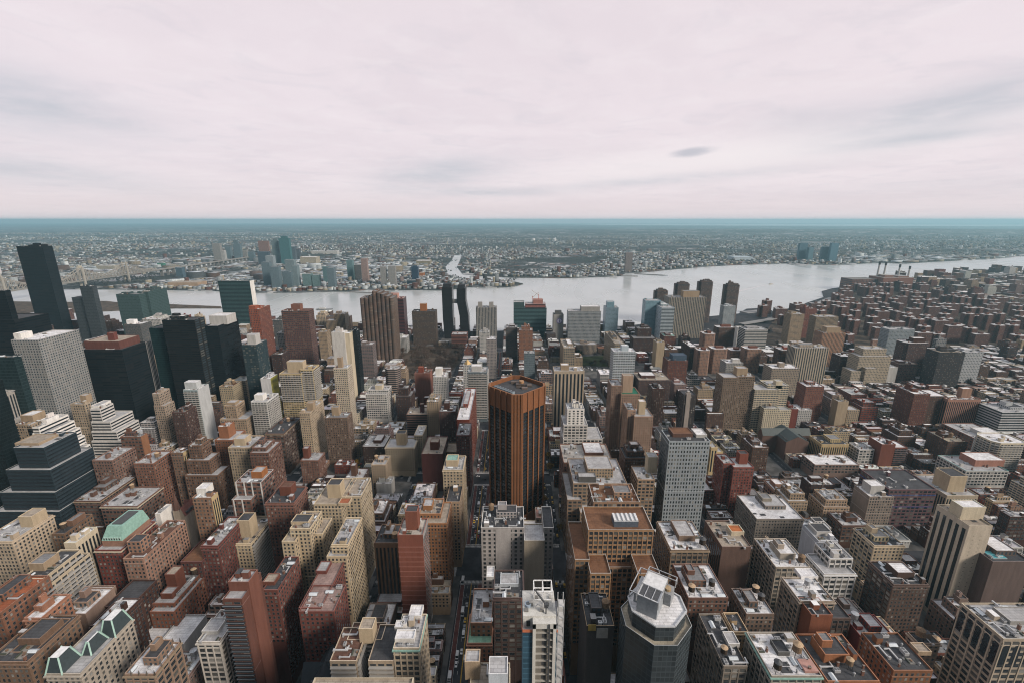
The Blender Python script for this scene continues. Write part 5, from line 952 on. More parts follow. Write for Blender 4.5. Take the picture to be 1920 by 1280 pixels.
# ---- the faceted glass tower bottom right of centre
def faceted():
    Y = 186; _, H = at(1170, 1209, Y); _, zz_ = at(0, 1209, Y); x0, x1 = [(u - 960) / F * ((Y + 16) * CC + (CAMZ - H) * SS) for u in (1170, 1292)]; w = x1 - x0; cx = (x0 + x1) / 2; cy = Y + w / 2
    root = empty('glass_tower', (cx, cy, 0), 'faceted dark glass tower with a turned box on its white roof, bottom centre right', 'tower')
    def ring(s_, k): return [(cx + (x - cx) * s_, cy + (y - cy) * s_) for x, y in chamfer(x0, x1, Y, Y + w, w * k)]
    P = ring(1, .33); dk = (.048, .058, .064)
    b = MB(cx, cy, 0); b.poly_walls(P, 0, H, dk, 0, 2.6, 3.5); b.build('wall', [M['fc']], root)
    b = MB(cx, cy, 0); Q = ring(.985, .33)
    for i in range(8):
        p, q, r, s_ = P[i], P[(i + 1) % 8], Q[(i + 1) % 8], Q[i]; b.face([(*p, H), (*q, H), (*r, H), (*s_, H)], (.55, .56, .56)); b.face([(*s_, H), (*r, H), (*r, H - 1.2), (*s_, H - 1.2)], (.4, .4, .38))
    b.build('parapet', [M['tint']], root)
    b = MB(cx, cy, 0); b.poly_top(Q, H - 1.2, (.42, .37, .28)); b.build('terrace', [M['roof']], root)
    P2 = ring(.80, .33); b = MB(cx, cy, 0); b.poly_walls(P2, H - 1.2, H + 8, dk, 0, 2.6, 3.5); b.build('upper_storey', [M['fc']], root)
    b = MB(cx, cy, 0); b.poly_top(P2, H + 8, K['rw'])
    b.build('roof', [M['roof']], root)
    b = MB(cx, cy, 0); R2 = ring(.81, .33)
    for i in range(8):
        p, q = R2[i], R2[(i + 1) % 8]; b.bar((*p, H + 8.4), (*q, H + 8.4), .8, (.5, .51, .52))
    b.build('parapet', [M['tint']], root)
    ang = R(-33); ca, sa = math.cos(ang), math.sin(ang)
    def rot(x, y): return (cx - 2.0 + x * ca - y * sa, cy + 1.5 + x * sa + y * ca)
    def rbox(m, a0, a1, b0, b1, z0, z1, col, top=None): m.prism([rot(a0, b0), rot(a1, b0), rot(a1, b1), rot(a0, b1)], z0, z1, col, 0, top)
    b = MB(cx, cy, 0); rbox(b, -5.6, 5.2, -10.5, 9.5, H + 8, H + 19, (.32, .34, .36), (.70, .70, .69)); b.build('plant_room', [M['tint']], root)
    b = MB(cx, cy, 0); rbox(b, 5.4, 9.0, 2, 9.6, H + 8, H + 15.5, (.30, .31, .32), (.3, .3, .3)); rbox(b, -9, -5.8, -5, 8, H + 8, H + 15, (.33, .35, .36), (.5, .5, .5)); b.build('plant_room', [M['tint']], root)
    b = MB(cx, cy, 0)
    for (a0, a1, b0, b1) in ((-6, 5.6, -11, -2), (-10, -5.8, -10.5, 9), (-6, 9.4, 9.6, 12.5)):
        c4 = [rot(a0, b0), rot(a1, b0), rot(a1, b1), rot(a0, b1)]
        for i in range(4): b.bar((*c4[i], H + 19.4), (*c4[(i + 1) % 4], H + 19.4), .4); b.bar((*c4[i], H + 15), (*c4[i], H + 19.4), .4)
    for k in range(4): b.bar((*rot(-6 + k * 3.9, -11), H + 19.3), (*rot(-6 + k * 3.9, -2), H + 19.3), .35)
    b.build('roof_frame', [M['steel']], root)
    b = MB(cx, cy, 0); rbox(b, -5.0, 4.6, -9.8, -2.4, H + 19, H + 19.15, (.02, .02, .022)); b.build('louvre', [M['dark']], root)
    for (a_, b_) in ((6.4, 5.2), (3.4, 9.6)):
        x, y = rot(a_, b_); m = MB(cx, cy, 0); m.tube(x, y, H + 15, H + 17, 1.7, 1.7, (.42, .30, .17), n=12); m.build('tank', [M['tint']], root)
    HAND.append((root, 'faceted glass tower', 1170, 1292, 1088, 1300, Y, x0, x1, w, H)); FOOT.append((x0, x1, Y, Y + w)); BLD.append((root, P, 0, H + 8))
faceted()
# ---- church with slate roofs, bottom left of centre
def gable(b, x0, x1, y0, y1, z0, z1, zr, along, cw, cr):
    b.poly_walls(rect(x0, x1, y0, y1), z0, z1, cw)
    if along == 'y':
        xm = (x0 + x1) / 2
        b.face([(x0 - .5, y0, z1 - .3), (xm, y0, zr), (xm, y1, zr), (x0 - .5, y1, z1 - .3)][::-1], cr, None, 1); b.face([(x1 + .5, y0, z1 - .3), (x1 + .5, y1, z1 - .3), (xm, y1, zr), (xm, y0, zr)], cr, None, 1)
        b.face([(x0, y0, z1), (x1, y0, z1), (xm, y0, zr - .2)], cw); b.face([(x1, y1, z1), (x0, y1, z1), (xm, y1, zr - .2)], cw)
    else:
        ym = (y0 + y1) / 2
        b.face([(x0, y0 - .5, z1 - .3), (x1, y0 - .5, z1 - .3), (x1, ym, zr), (x0, ym, zr)], cr, None, 1); b.face([(x0, ym, zr), (x1, ym, zr), (x1, y1 + .5, z1 - .3), (x0, y1 + .5, z1 - .3)], cr, None, 1)
        b.face([(x0, y1, z1), (x0, y0, z1), (x0, ym, zr - .2)], cw); b.face([(x1, y0, z1), (x1, y1, z1), (x1, ym, zr - .2)], cw)
def church(label, short, u0, u1, v, vb, Y, D, wall, slate, spire):
    x0, z = at(u0, v, Y); x1, _ = at(u1, v, Y); cx, cy = (x0 + x1) / 2, Y + D / 2
    root = empty('church', (cx, cy, 0), label, 'church')
    b = MB(cx, cy, 0); w = (x1 - x0)
    gable(b, x0 + w * .3, x1 - w * .25, Y, Y + D, 0, max(3, z - 8), z, 'y', wall, slate); b.build('nave', [M['wall'], M['tint']], root)
    b = MB(cx, cy, 0); gable(b, x0, x1, Y + D * .55, Y + D * .85, 0, max(2.5, z - 9), z - .6, 'x', wall, slate); b.build('transept', [M['wall'], M['tint']], root)
    for k in range(6):
        for sd_ in (0, 1):
            xx = x0 + w * .33 if sd_ == 0 else x1 - w * .28; m = MB(cx, cy, 0); yy = Y + 3 + k * D * .08
            m.box(xx - .6, xx + .8, yy - .6, yy + .6, z - 7.4, z - 5, (.07, .075, .08)); m.build('dormer', [M['tint']], root)
    if spire:
        m = MB(cx, cy, 0); m.box(x0, x0 + 5, Y - 1, Y + 4, 0, z - 2, wall); m.tube(x0 + 2.5, Y + 1.5, z - 2, z + 16, 2.9, 0, (.12, .07, .055), n=8); m.build('spire', [M['wall']], root)
    HAND.append((root, short, u0, u1, v, vb, Y, x0, x1, D, z)); FOOT.append((x0, x1, Y, Y + D)); BLD.append((root, rect(x0, x1, Y, Y + D), 0, z - 4))
church('church with steep black slate roofs and thin spire, right of the slim brown slab', 'slate roofed church', 528, 612, proj(0, 196, at(0, 1206, 236)[1])[1], 1290, 196, 40, (.13, .09, .07), (.026, .032, .038), True)
church('small pale church with red roofs and spire, left of the white striped brick tower', 'small red roofed church', 324, 350, 952, 985, 352, 20, (.36, .31, .25), (.17, .065, .05), True)
r_, x0_, x1_, Y_, D_, H_ = B('stone_building', 'small house topped by a gold pyramid left of the blue grey glass apartment tower', 868, 884, 684, 700, 770, 14, 'p', 'lgrey', 'rl', short='gold pyramid house', clutter=0)
b = MB((x0_ + x1_) / 2, Y_ + D_ / 2, 0); b.tube((x0_ + x1_) / 2, Y_ + 7, H_, H_ + 9, 6.5, 0, (.62, .42, .18), n=4); b.build('pyramid_roof', [M['tint']], r_)
church('long church with grey green slate roof and gables among the brick houses, right middle', 'grey green church', 1448, 1542, 818, 850, Yg(862), 40, (.14, .09, .075), (.055, .07, .068), False)
# ================================================================== ground, water, streets
ST = {34: -37.0, 33: 44.0}
for n in range(32, 0, -1): ST[n] = ST[n + 1] + 80.5
ST[35] = -121.0
for n in range(36, 62): ST[n] = ST[n - 1] - 80.5 - (6 if n in (42, 43) else 0)
STW = {n: (30 if n in (34, 42, 23, 14) else 17) for n in ST}
AV = [(60, 30), (215, 24), (370, 42), (519, 22), (676, 30), (892, 30), (1120, 30), (1345, 26)]
def poly_obj(name, pts, z, mat, kind='structure', skirt=None):
    from mathutils.geometry import tessellate_polygon
    me = bpy.data.meshes.new(name); n = len(pts)
    tri = tessellate_polygon([[Vector((p[0], p[1], 0)) for p in pts]])
    v = [(p[0], p[1], z) for p in pts]; f = []
    for a, b, c in tri:
        pa, pb, pc = pts[a], pts[b], pts[c]
        f.append((a, b, c) if (pb[0] - pa[0]) * (pc[1] - pa[1]) - (pb[1] - pa[1]) * (pc[0] - pa[0]) > 0 else (a, c, b))
    if skirt is not None:
        v += [(p[0], p[1], skirt) for p in pts]
        for i in range(n): f.append((i, (i + 1) % n, n + (i + 1) % n, n + i))
    me.from_pydata(v, [], f); me.materials.append(mat)
    return tag(newobj(name, me), kind=kind)
def gp(lst, z=0): return [ground(u, v, z) for u, v in lst]
# water
m, t = new_mat('river_water'); o = obco(t)
wv = t.noise(scaled(t, o, (.05, .016, 1)), 1, 6, .6, .4); wv2 = t.noise(o, .0022, 4, .55, 1.2); wv3 = t.noise(scaled(t, o, (.004, .0012, 1)), 1, 5, .6, 1.5)
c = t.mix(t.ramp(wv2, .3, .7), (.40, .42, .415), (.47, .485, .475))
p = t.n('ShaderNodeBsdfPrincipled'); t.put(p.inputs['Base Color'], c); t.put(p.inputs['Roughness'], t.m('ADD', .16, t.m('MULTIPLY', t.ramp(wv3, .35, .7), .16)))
p.inputs['IOR'].default_value = 1.4; p.inputs['Specular IOR Level'].default_value = .5
bp = t.n('ShaderNodeBump'); bp.inputs['Strength'].default_value = .35; bp.inputs['Distance'].default_value = .9; t.put(bp.inputs['Height'], wv); t.put(p.inputs['Normal'], bp.outputs[0])
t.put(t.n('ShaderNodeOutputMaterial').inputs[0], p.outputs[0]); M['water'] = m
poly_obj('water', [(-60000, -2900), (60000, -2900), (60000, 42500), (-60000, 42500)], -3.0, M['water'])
# Manhattan
shore = gp([(640, 626), (760, 622), (880, 621), (1000, 619), (1120, 615), (1190, 609), (1300, 596), (1385, 588), (1400, 579), (1440, 577), (1452, 586), (1500, 572), (1545, 557), (1541, 546), (1560, 541), (1590, 537), (1608, 528), (1660, 524), (1720, 522), (1800, 515), (1860, 511), (1960, 506)])
manh = [(-3600, -200)] + [(4600, -200)] + [(4600, shore[-1][1] + 100)] + shore[::-1] + [(-420, 1375), (-900, 1395), (-1400, 1420), (-2200, 1440), (-3600, 1460)]
manh = [(-3600, -200), (4600, -200)] + manh[2:]
manh = [(-3600, -2600), (4600, -2600)] + manh[2:]
poly_obj('ground', manh, 0.0, M['asphalt'], skirt=-6)
# Long Island with its far edge and distant bay
m, t = new_mat('far_town_ground'); o = obco(t)
a1 = t.noise(scaled(t, o, (.012, .009, 1)), 1, 3, .6); a2 = t.noise(o, .0011, 4, .6, .5); a3 = t.n('ShaderNodeTexVoronoi'); t.put(a3.inputs['Vector'], o); a3.inputs['Scale'].default_value = .022
a4 = t.n('ShaderNodeTexVoronoi'); t.put(a4.inputs['Vector'], o); a4.inputs['Scale'].default_value = .0065
vr, vg, vb_ = t.sep(a3.outputs['Color']); wr, wg, wb = t.sep(a4.outputs['Color'])
c = t.mix(t.ramp(vr, .2, .85), (.045, .048, .05), (.15, .155, .16))
c = t.mix(t.m('GREATER_THAN', vg, .88), c, (.50, .49, .48)); c = t.mix(t.m('GREATER_THAN', vb_, .9), c, (.17, .085, .06))
c = t.mix(t.ramp(t.noise(scaled(t, o, (.00035, .0012, 1)), 1, 5, .6, .6), .47, .56), c, (.038, .042, .038)); c = t.mix(t.ramp(a2, .5, .6), c, (.042, .045, .04)); c = t.mix(t.m('MULTIPLY', t.m('GREATER_THAN', wr, .93), t.m('LESS_THAN', a2, .5)), c, (.34, .33, .33))
finish(t, c, 1, .1); M['far'] = m
li_shore = gp([(-400, 541), (110, 541), (310, 543), (400, 545), (480, 548), (560, 548), (625, 546), (660, 546), (690, 542), (735, 544), (775, 543), (830, 544), (860, 541), (878, 538), (930, 539), (965, 537), (981, 532), (960, 527), (930, 524), (870, 524), (852, 520), (838, 512), (835, 499), (846, 489), (852, 478), (866, 478), (862, 490), (857, 500), (868, 514), (905, 517), (960, 520), (1060, 521), (1120, 519), (1164, 517), (1172, 512), (1200, 511), (1260, 505), (1330, 499), (1400, 496), (1465, 494), (1500, 497), (1590, 496), (1640, 492), (1700, 494), (1742, 491), (1800, 488), (1850, 486), (1920, 480), (2300, 470)])
li = li_shore + [(60000, 9000), (60000, 30000)] + [(24000, 24000), (12000, 27000), (6500, 30000), (3000, 36000), (500, 40000), (-60000, 40000), (-60000, 2200)]
poly_obj('land', li, 0.0, M['far'], skirt=-6)
# a low barrier beach beyond the bay
poly_obj('beach', [(2500, 40000), (45000, 34000), (60000, 38000), (2500, 42500)], 1.0, M['far'])
# low ridge to the right of the horizon
b = MB(); N = 48
def ridge_h(x, y): return 14 + 62 * math.exp(-((x - 11500) / 5200) ** 2 - ((y - 12500) / 2400) ** 2) + 26 * math.exp(-((x - 4000) / 4200) ** 2 - ((y - 13500) / 2000) ** 2) + 5 * math.sin(x / 830.) + 4 * math.sin(x / 371. + y / 500.)
def gridmesh(name, xs, ys, f, mat):
    v = [(x, y, f(x, y)) for y in ys for x in xs]; nx = len(xs)
    fc = [(j * nx + i, j * nx + i + 1, (j + 1) * nx + i + 1, (j + 1) * nx + i) for j in range(len(ys) - 1) for i in range(nx - 1)]
    me = bpy.data.meshes.new(name); me.from_pydata(v, [], fc); me.materials.append(mat); return tag(newobj(name, me), kind='structure')
xs = [-2000 + 26000 * i / 90 for i in range(91)]; ys = [8500 + 9500 * j / 24 for j in range(25)]
gridmesh('hills', xs, ys, lambda x, y: (ridge_h(x, y) * min(1, (y - 8500) / 2500, (18000 - y) / 2500, (x + 2000) / 3000, (24000 - x) / 3000) - .8), M['far'])
# Roosevelt Island strip in the river at the left
poly_obj('island', gp([(-300, 561), (120, 566), (200, 564), (216, 566), (300, 569), (340, 571), (414, 574), (416, 577), (330, 577), (210, 582), (120, 586), (-300, 600)]), -1.0, M['soil'], skirt=-6)
# ---- blocks as raised pavements, street paint
b = MB(); lanes = MB(); ylw = MB(); bus = MB(); yards = MB()
keys = sorted(ST, key=lambda n: ST[n])
for na, nb in zip(keys, keys[1:]):
    xa, xb = ST[na] + STW[na] / 2 - (4 if STW[na] > 20 else 3.2) , ST[nb] - STW[nb] / 2 + (4 if STW[nb] > 20 else 3.2)
    for (ya, wa), (yb, wb) in zip(AV, AV[1:]):
        y0, y1 = ya + wa / 2 - 4, yb - wb / 2 + 4
        if xa > 360 and yb > 1300: continue
        if xa > 850 and ya > 1000: continue
        b.box(xa, xb, y0, y1, -.1, .15)
        yards.box(xa + 32, xb - 32, y0 + 20, y1 - 20, .16, .19)
tag(b.build('pavement', [M['paving']]), kind='structure'); tag(yards.build('yard', [M['soil']]), kind='structure')
for n in range(28, 46):
    if n not in ST: continue
    x, w = ST[n], STW[n] / 2
    for (ya, wa), (yb, wb) in zip(AV, AV[1:]):
        if yb > 1130: break
        y0, y1 = ya + wa / 2 + 4, yb - wb / 2 - 4
        if w > 12:
            bus.box(x - 9.5, x - 6.3, y0, y1, .0, .004); bus.box(x + 6.3, x + 9.5, y0, y1, .0, .004)
            ylw.box(x - .35, x - .1, y0, y1, .0, .005); ylw.box(x + .1, x + .35, y0, y1, .0, .005)
            for q in (-6.1, 6.0, -9.8, 9.7): lanes.box(x + q, x + q + .14, y0, y1, .0, .006)
            for q in (-3.1, 3.0):
                yy = y0
                while yy < y1 - 3: lanes.box(x + q, x + q + .14, yy, yy + 3, .0, .006); yy += 9
        else:
            yy = y0
            while yy < y1 - 3: lanes.box(x - .08, x + .08, yy, yy + 3, .0, .006); yy += 9
        for yc in (ya + wa / 2 + 1.0, yb - wb / 2 - 4.0):       # zebra crossings
            k = x - w + 4.4
            while k < x + w - 4.4: lanes.box(k, k + .6, yc, yc + 3, .0, .0065); k += 1.2
        for yc in (ya + wa / 2 + 5.2, yb - wb / 2 - 5.2): lanes.box(x - w + 4, x + w - 4, yc, yc + .5, .0, .0065)
for (y, w) in AV:
    for na, nb in zip(keys, keys[1:]):
        if not (-700 < ST[na] < 700): continue
        x0, x1 = ST[na] + STW[na] / 2 + 5, ST[nb] - STW[nb] / 2 - 5
        for q in ((-.3, 0, 3.2, -3.5) if w > 25 else (0, 3)):
            xx = x0
            while xx < x1 - 3: lanes.box(xx, xx + 3, y + q, y + q + .15, .0, .006); xx += 9
        for xc in (ST[na] + STW[na] / 2 + .6, ST[nb] - STW[nb] / 2 - 3.6):
            k = y - w / 2 + 4.4
            while k < y + w / 2 - 4.4: lanes.box(xc, xc + 3, k, k + .6, .0, .0068); k += 1.2
tag(lanes.build('road_marking', [M['marking']]), kind='structure'); tag(ylw.build('centre_line', [M['yellow']]), kind='structure'); tag(bus.build('bus_lane', [M['buslane']]), kind='structure')
# parks and open ground (each with the lie of the photo)
def patch(name, px, mat, z): return poly_obj(name, gp(px, .2), z, mat)
patch('park', [(745, 650), (868, 648), (866, 676), (842, 700), (800, 712), (742, 708), (752, 680)], M['soil'], .20)
patch('estate_ground', [(1425, 640), (1448, 604), (1500, 580), (1545, 562), (1620, 534), (1925, 517), (1925, 640), (1700, 690), (1500, 668)], M['soil'], .03)
patch('park_lawn', [(1083, 668), (1150, 666), (1152, 688), (1082, 684)], M['lawn'], .205)
patch('car_park', [(1085, 688), (1215, 684), (1222, 708), (1085, 706)], M['paving'], .21)
# ================================================================== the ordinary houses between the measured ones
def blocked(xa, xb):
    out = []
    for (x0, x1, y0, y1) in FOOT:
        if min(xb, x1) - max(xa, x0) > 1.5: out.append((y0 - .4, y1 + .4))
    return sorted(out)
PARKS = [gp([(745, 650), (868, 648), (866, 676), (842, 700), (800, 712), (742, 708), (752, 680)]), gp([(1080, 664), (1152, 662), (1215, 682), (1225, 710), (1082, 710)])]
def inside(p, poly):
    c = False; n = len(poly)
    for i in range(n):
        a, b = poly[i], poly[(i + 1) % n]
        if (a[1] > p[1]) != (b[1] > p[1]) and p[0] < (b[0] - a[0]) * (p[1] - a[1]) / (b[1] - a[1]) + a[0]: c = not c
    return c
def zone(x, y):                    # typical height: low, spread, chance of a tall one, tall range
    if x < -440: return (18, 22, .2, 36, 66) if y < 900 else (14, 20, .14, 36, 66)
    if x < -100: return (14, 13, .10, 28, 44) if y < 700 else (13, 11, .07, 26, 42)
    if x < 60: return (14, 11, .10, 26, 40) if y < 700 else (13, 10, .07, 22, 36)
    if x < 520: return (22, 22, .12, 38, 52) if y < 400 else ((13, 10, .07, 25, 40) if y < 900 else (13, 11, .09, 26, 42))
    if x < 850: return (13, 11, .06, 26, 42)
    return (12, 8, .04, 24, 38)
WC = ['brick'] * 5 + ['brown'] * 8 + ['dbrick'] * 5 + ['red'] * 2 + ['mauve'] * 2 + ['tan'] * 4 + ['beige'] * 2 + ['cream', 'lgrey', 'lgrey', 'grey', 'pink']
RC = ['rw'] * 13 + ['rl'] * 6 + ['rg'] * 3 + ['rd'] * 4 + ['rt', 'ror']
fill = []
HP = [(h[2], h[3], h[5], h[6]) for h in HAND]
def clampH(x0, x1, y0, y1, H):
    for (u0, u1, vb, Yh) in HP:
        if Yh <= y0 + 3: continue
        for yy in (y0, y1):
            a, v = proj(x0, yy, H); b, _ = proj(x1, yy, H)
            if min(b, u1) - max(a, u0) > 2 and v < vb - 1:
                _, z = at(0, vb - 1, yy); H = min(H, z)
    return H
def vis_frame(x, y, H):
    u, v = proj(x, y, H); return -120 < u < 2040 and v < 1420
for na, nb in zip(keys, keys[1:]):
    xa, xb = ST[na] + STW[na] / 2, ST[nb] - STW[nb] / 2
    for (ya, wa), (yb, wb) in zip(AV, AV[1:]):
        y0, y1 = ya + wa / 2, yb - wb / 2
        if xa > 360 and yb > 1300: continue
        if xa > 850 and ya > 1000: continue
        dp = (xb - xa) / 2
        for row in (0, 1):
            ra, rb = (xa, xa + dp * rnd.uniform(.78, .93)) if row == 0 else (xb - dp * rnd.uniform(.78, .93), xb)
            if not (vis_frame((ra + rb) / 2, y1, 60) or vis_frame(ra, y0, 60)): continue
            free_, y = [], y0
            for (b0, b1) in blocked(ra, rb) + [(y1, y1)]:
                if b0 > y: free_.append((y, min(b0, y1)))
                y = max(y, b1)
                if y >= y1: break
            for (f0, f1) in free_:
                y = f0
                while y < f1 - 2.5:
                    lo, sp, pt, tl, th = zone(ra, y); tall = rnd.random() < pt * (1.8 if (y - y0 < 22 or y1 - y < 30) else 1)
                    w = rnd.uniform(16, 32) if tall else (rnd.choice((6, 6.2, 6.5, 7.5, 8, 9, 12, 17)) * rnd.uniform(.9, 1.15))
                    if ra > 60 and y < 400: w *= 1.5
                    if f1 - y - w < 6: w = f1 - y
                    H = rnd.uniform(tl, th) if tall else lo + rnd.random() * sp * rnd.random()
                    d = (rb - ra) * rnd.uniform(.8, 1.0); x0, x1 = (ra, ra + d) if row == 0 else (rb - d, rb)
                    yy1 = y + w - (.12 if rnd.random() < .8 else rnd.uniform(.5, 3))
                    if any(inside(((x0 + x1) / 2, (y + yy1) / 2), pk) for pk in PARKS): y += w; continue
                    H = clampH(x0, x1, y, yy1, H)
                    if H > 4.5 and vis_frame((x0 + x1) / 2, yy1, H): fill.append((x0, x1, y, yy1, max(H, 5), tall, rnd.choice(WC), rnd.choice(RC)))
                    y += w
# tower estate of brown brick on the right, and lower houses of the streets beyond it
def in_manh(x, y): return inside((x, y), manh)
estate = []
TAKEN = list(FOOT)
def hits(x0, x1, y0, y1): return any(min(x1, c) - max(x0, a) > 0 and min(y1, d) - max(y0, b_) > 0 for a, c, b_, d in TAKEN)
row = 0; y = 1140
while y < 2230:
    x = 860 + (row % 2) * 26
    while x < 1900:
        jx, jy = x + rnd.uniform(-15, 15), y + rnd.uniform(-14, 14)
        if in_manh(jx + 40, jy + 65) and in_manh(jx, jy + 70) and not hits(jx - 16, jx + 16, jy - 14, jy + 14) and vis_frame(jx, jy, 40):
            q = rnd.random()
            if q < .84 and clampH(jx - 15, jx + 15, jy - 13, jy + 13, 41) > 34: estate.append((jx, jy, rnd.choice((33, 37, 40, 43, 47)), rnd.choice((0, 0, 1))))
        x += 60 if y < 1750 else 70
    y += 64; row += 1
# beyond: avenue blocks of lower houses to the far right
y = 1800
while y < 2900:
    x = 1750 if y < 2300 else 1500
    while x < 4200:
        w, d = rnd.uniform(14, 46), rnd.uniform(16, 40)
        if in_manh(x + 60, y + 90) and not any(abs(x - e[0]) < 45 and abs(y - e[1]) < 40 for e in estate) and vis_frame(x, y, 40):
            H = rnd.uniform(14, 26) if rnd.random() < .8 else rnd.uniform(36, 62)
            fill.append((x, x + w, y, y + d, H, False, rnd.choice(WC), rnd.choice(RC)))
        x += w + rnd.choice((1, 1, 1, 16))
    y += rnd.uniform(42, 62)
x = 840
while x < 3200:                    # the same low houses between first avenue and the estate, right side
    y = 480 + x * .2
    while y < 1130:
        y += 400
    x += 400

# ---- which of them show most: a coarse depth picture
BW, BH, SCL = 480, 320, .25
def hull(pts):
    pts = sorted(set(pts))
    if len(pts) < 3: return pts
    def half(ps):
        h = []
        for p in ps:
            while len(h) > 1 and (h[-1][0] - h[-2][0]) * (p[1] - h[-2][1]) - (h[-1][1] - h[-2][1]) * (p[0] - h[-2][0]) <= 0: h.pop()
            h.append(p)
        return h[:-1]
    return half(pts) + half(pts[::-1])
ID = np.zeros((BH, BW), dtype=np.int32) - 1
items = []
hidx = {}
for i, (root, poly, z0, z1) in enumerate(BLD):
    hidx.setdefault(root.name, len(hidx)); ys_ = [p[1] for p in poly]
    items.append((min(ys_), 100000 + hidx[root.name], [(p[0], p[1], z) for p in poly for z in (z0, z1)]))
for i, f in enumerate(fill): items.append((f[2], i, [(x, y, z) for x in f[:2] for y in f[2:4] for z in (0, f[4])]))
for i, e in enumerate(estate): items.append((e[1] - 14, 200000 + i, [(e[0] + a, e[1] + b_, z) for a in (-14, 14) for b_ in (-13, 13) for z in (0, e[2])]))
items.sort(key=lambda k: -k[0])
for (_, idn, pts) in items:
    P = hull([tuple(c * SCL for c in proj(*p)) for p in pts])
    if len(P) < 3: continue
    x0, x1 = max(0, int(min(p[0] for p in P))), min(BW - 1, int(max(p[0] for p in P)) + 1); y0, y1 = max(0, int(min(p[1] for p in P))), min(BH - 1, int(max(p[1] for p in P)) + 1)
    if x1 < x0 or y1 < y0: continue
    X, Y = np.meshgrid(np.arange(x0, x1 + 1) + .5, np.arange(y0, y1 + 1) + .5); mk = np.ones(X.shape, bool)
    for a, b_ in zip(P, P[1:] + P[:1]): mk &= (b_[0] - a[0]) * (Y - a[1]) - (b_[1] - a[1]) * (X - a[0]) >= 0
    ID[y0:y1 + 1, x0:x1 + 1][mk] = idn
cnt = dict(zip(*np.unique(ID, return_counts=True)))
order = sorted(range(len(fill)), key=lambda i: -cnt.get(i, 0))
NIND = 170
single = [i for i in order[:NIND] if cnt.get(i, 0) >= 6]
short_of = {100000 + k: None for k in hidx.values()}
for h in HAND:
    if h[0].name in hidx: short_of[100000 + hidx[h[0].name]] = h[1]
CEN = {}
for idn in cnt:
    if idn < 0: continue
    yy, xx = np.nonzero(ID == idn); CEN[int(idn)] = (float(xx.mean()), float(yy.mean()), len(xx))
marks = [(k, CEN[k]) for k in short_of if k in CEN and short_of[k] and CEN[k][2] >= 12]
CN = dict(brick='brick', brown='brown brick', dbrick='dark brick', red='red brick', mauve='mauve brown', tan='tan', beige='beige', cream='cream', lgrey='pale grey', grey='grey', pink='pink brick')
RN = dict(rw='white', rl='pale grey', rg='grey', rd='black', rt='tan', ror='rusty brown')
def relation(i, nth, key):
    cx, cy, _ = CEN[i]
    c = sorted(marks, key=lambda m_: (m_[1][0] - cx) ** 2 + ((m_[1][1] - cy) * 1.3) ** 2)
    a = c[nth]; dx, dy = cx - a[1][0], cy - a[1][1]
    if abs(dx) > 1.1 * abs(dy): r = 'just left of the' if dx < 0 else 'just right of the'
    else: r = 'just behind the' if dy < 0 else 'just in front of the'
    return r + ' ' + short_of[a[0]]
seen = {}
used_labels = set()
def label_for(i, extra):
    f = fill[i]; size = 'tall' if f[4] > 38 else ('mid height' if f[4] > 20 else 'low')
    wide = f[3] - f[2]
    shape = 'narrow ' if wide < 9 else ('broad ' if wide > 26 else '')
    kind = 'house' if f[4] < 18 and wide < 13 else ('apartment house' if f[4] < 38 else 'apartment block')
    base = f'{size} {shape}{CN[f[6]]} {kind} with {RN[f[7]]} roof{extra}'
    for nth in range(12):
        L = f'{base}, {relation(i, nth, 0)}'
        w_ = L.split()
        if len(w_) <= 16 and L not in used_labels: used_labels.add(L); return L
    for nth in range(12):
        L = f'{size} {CN[f[6]]} {kind}, {RN[f[7]]} roof, {relation(i, nth, 0)}'
        if len(L.split()) <= 16 and L not in used_labels: used_labels.add(L); return L
    L = f'{size} {CN[f[6]]} {kind} with {RN[f[7]]} roof among the row houses'; return L
sset = set(single)
for i in single:
    x0, x1, y0, y1, H, tall, wc, rc = fill[i]
    nt_ = 1 if (H > 16 and rnd.random() < .45 and min(x1 - x0, y1 - y0) > 8) else 0
    sty = 'p' if rnd.random() < .72 else 'g'
    if tall and wc in ('lgrey', 'cream') and rnd.random() < .4: sty = 'k'
    sol = [(rect(x0, x1, y0, y1), 0, H, sty, jit(K[wc]), jit(K[rc], .2))]
    if H > 30 and rnd.random() < .6 and min(x1 - x0, y1 - y0) > 14:
        e = rnd.uniform(2.5, 5); sol[0] = (rect(x0, x1, y0, y1), 0, H - 7, sty, sol[0][4], sol[0][5]); sol.append((rect(x0 + e, x1 - e * .6, y0 + e, y1 - e), 0, H, sty, sol[0][4], sol[0][5]))
    ar = (x1 - x0) * (y1 - y0)
    make_building('apartment_house' if H > 18 else ('row_house' if (y1 - y0) < 13 else 'brick_house'), label_for(i, ' and water tank' if nt_ else ''), sol, group='town houses between the towers', cat='building', clutter=int(min(9, 1 + ar / 70)) if y0 < 620 else int(min(3, ar / 200)), tanks=nt_, near=y0 < 430 and cnt.get(i, 0) > 25, cornice=(rnd.random() < .3 and y0 < 450), side=None)
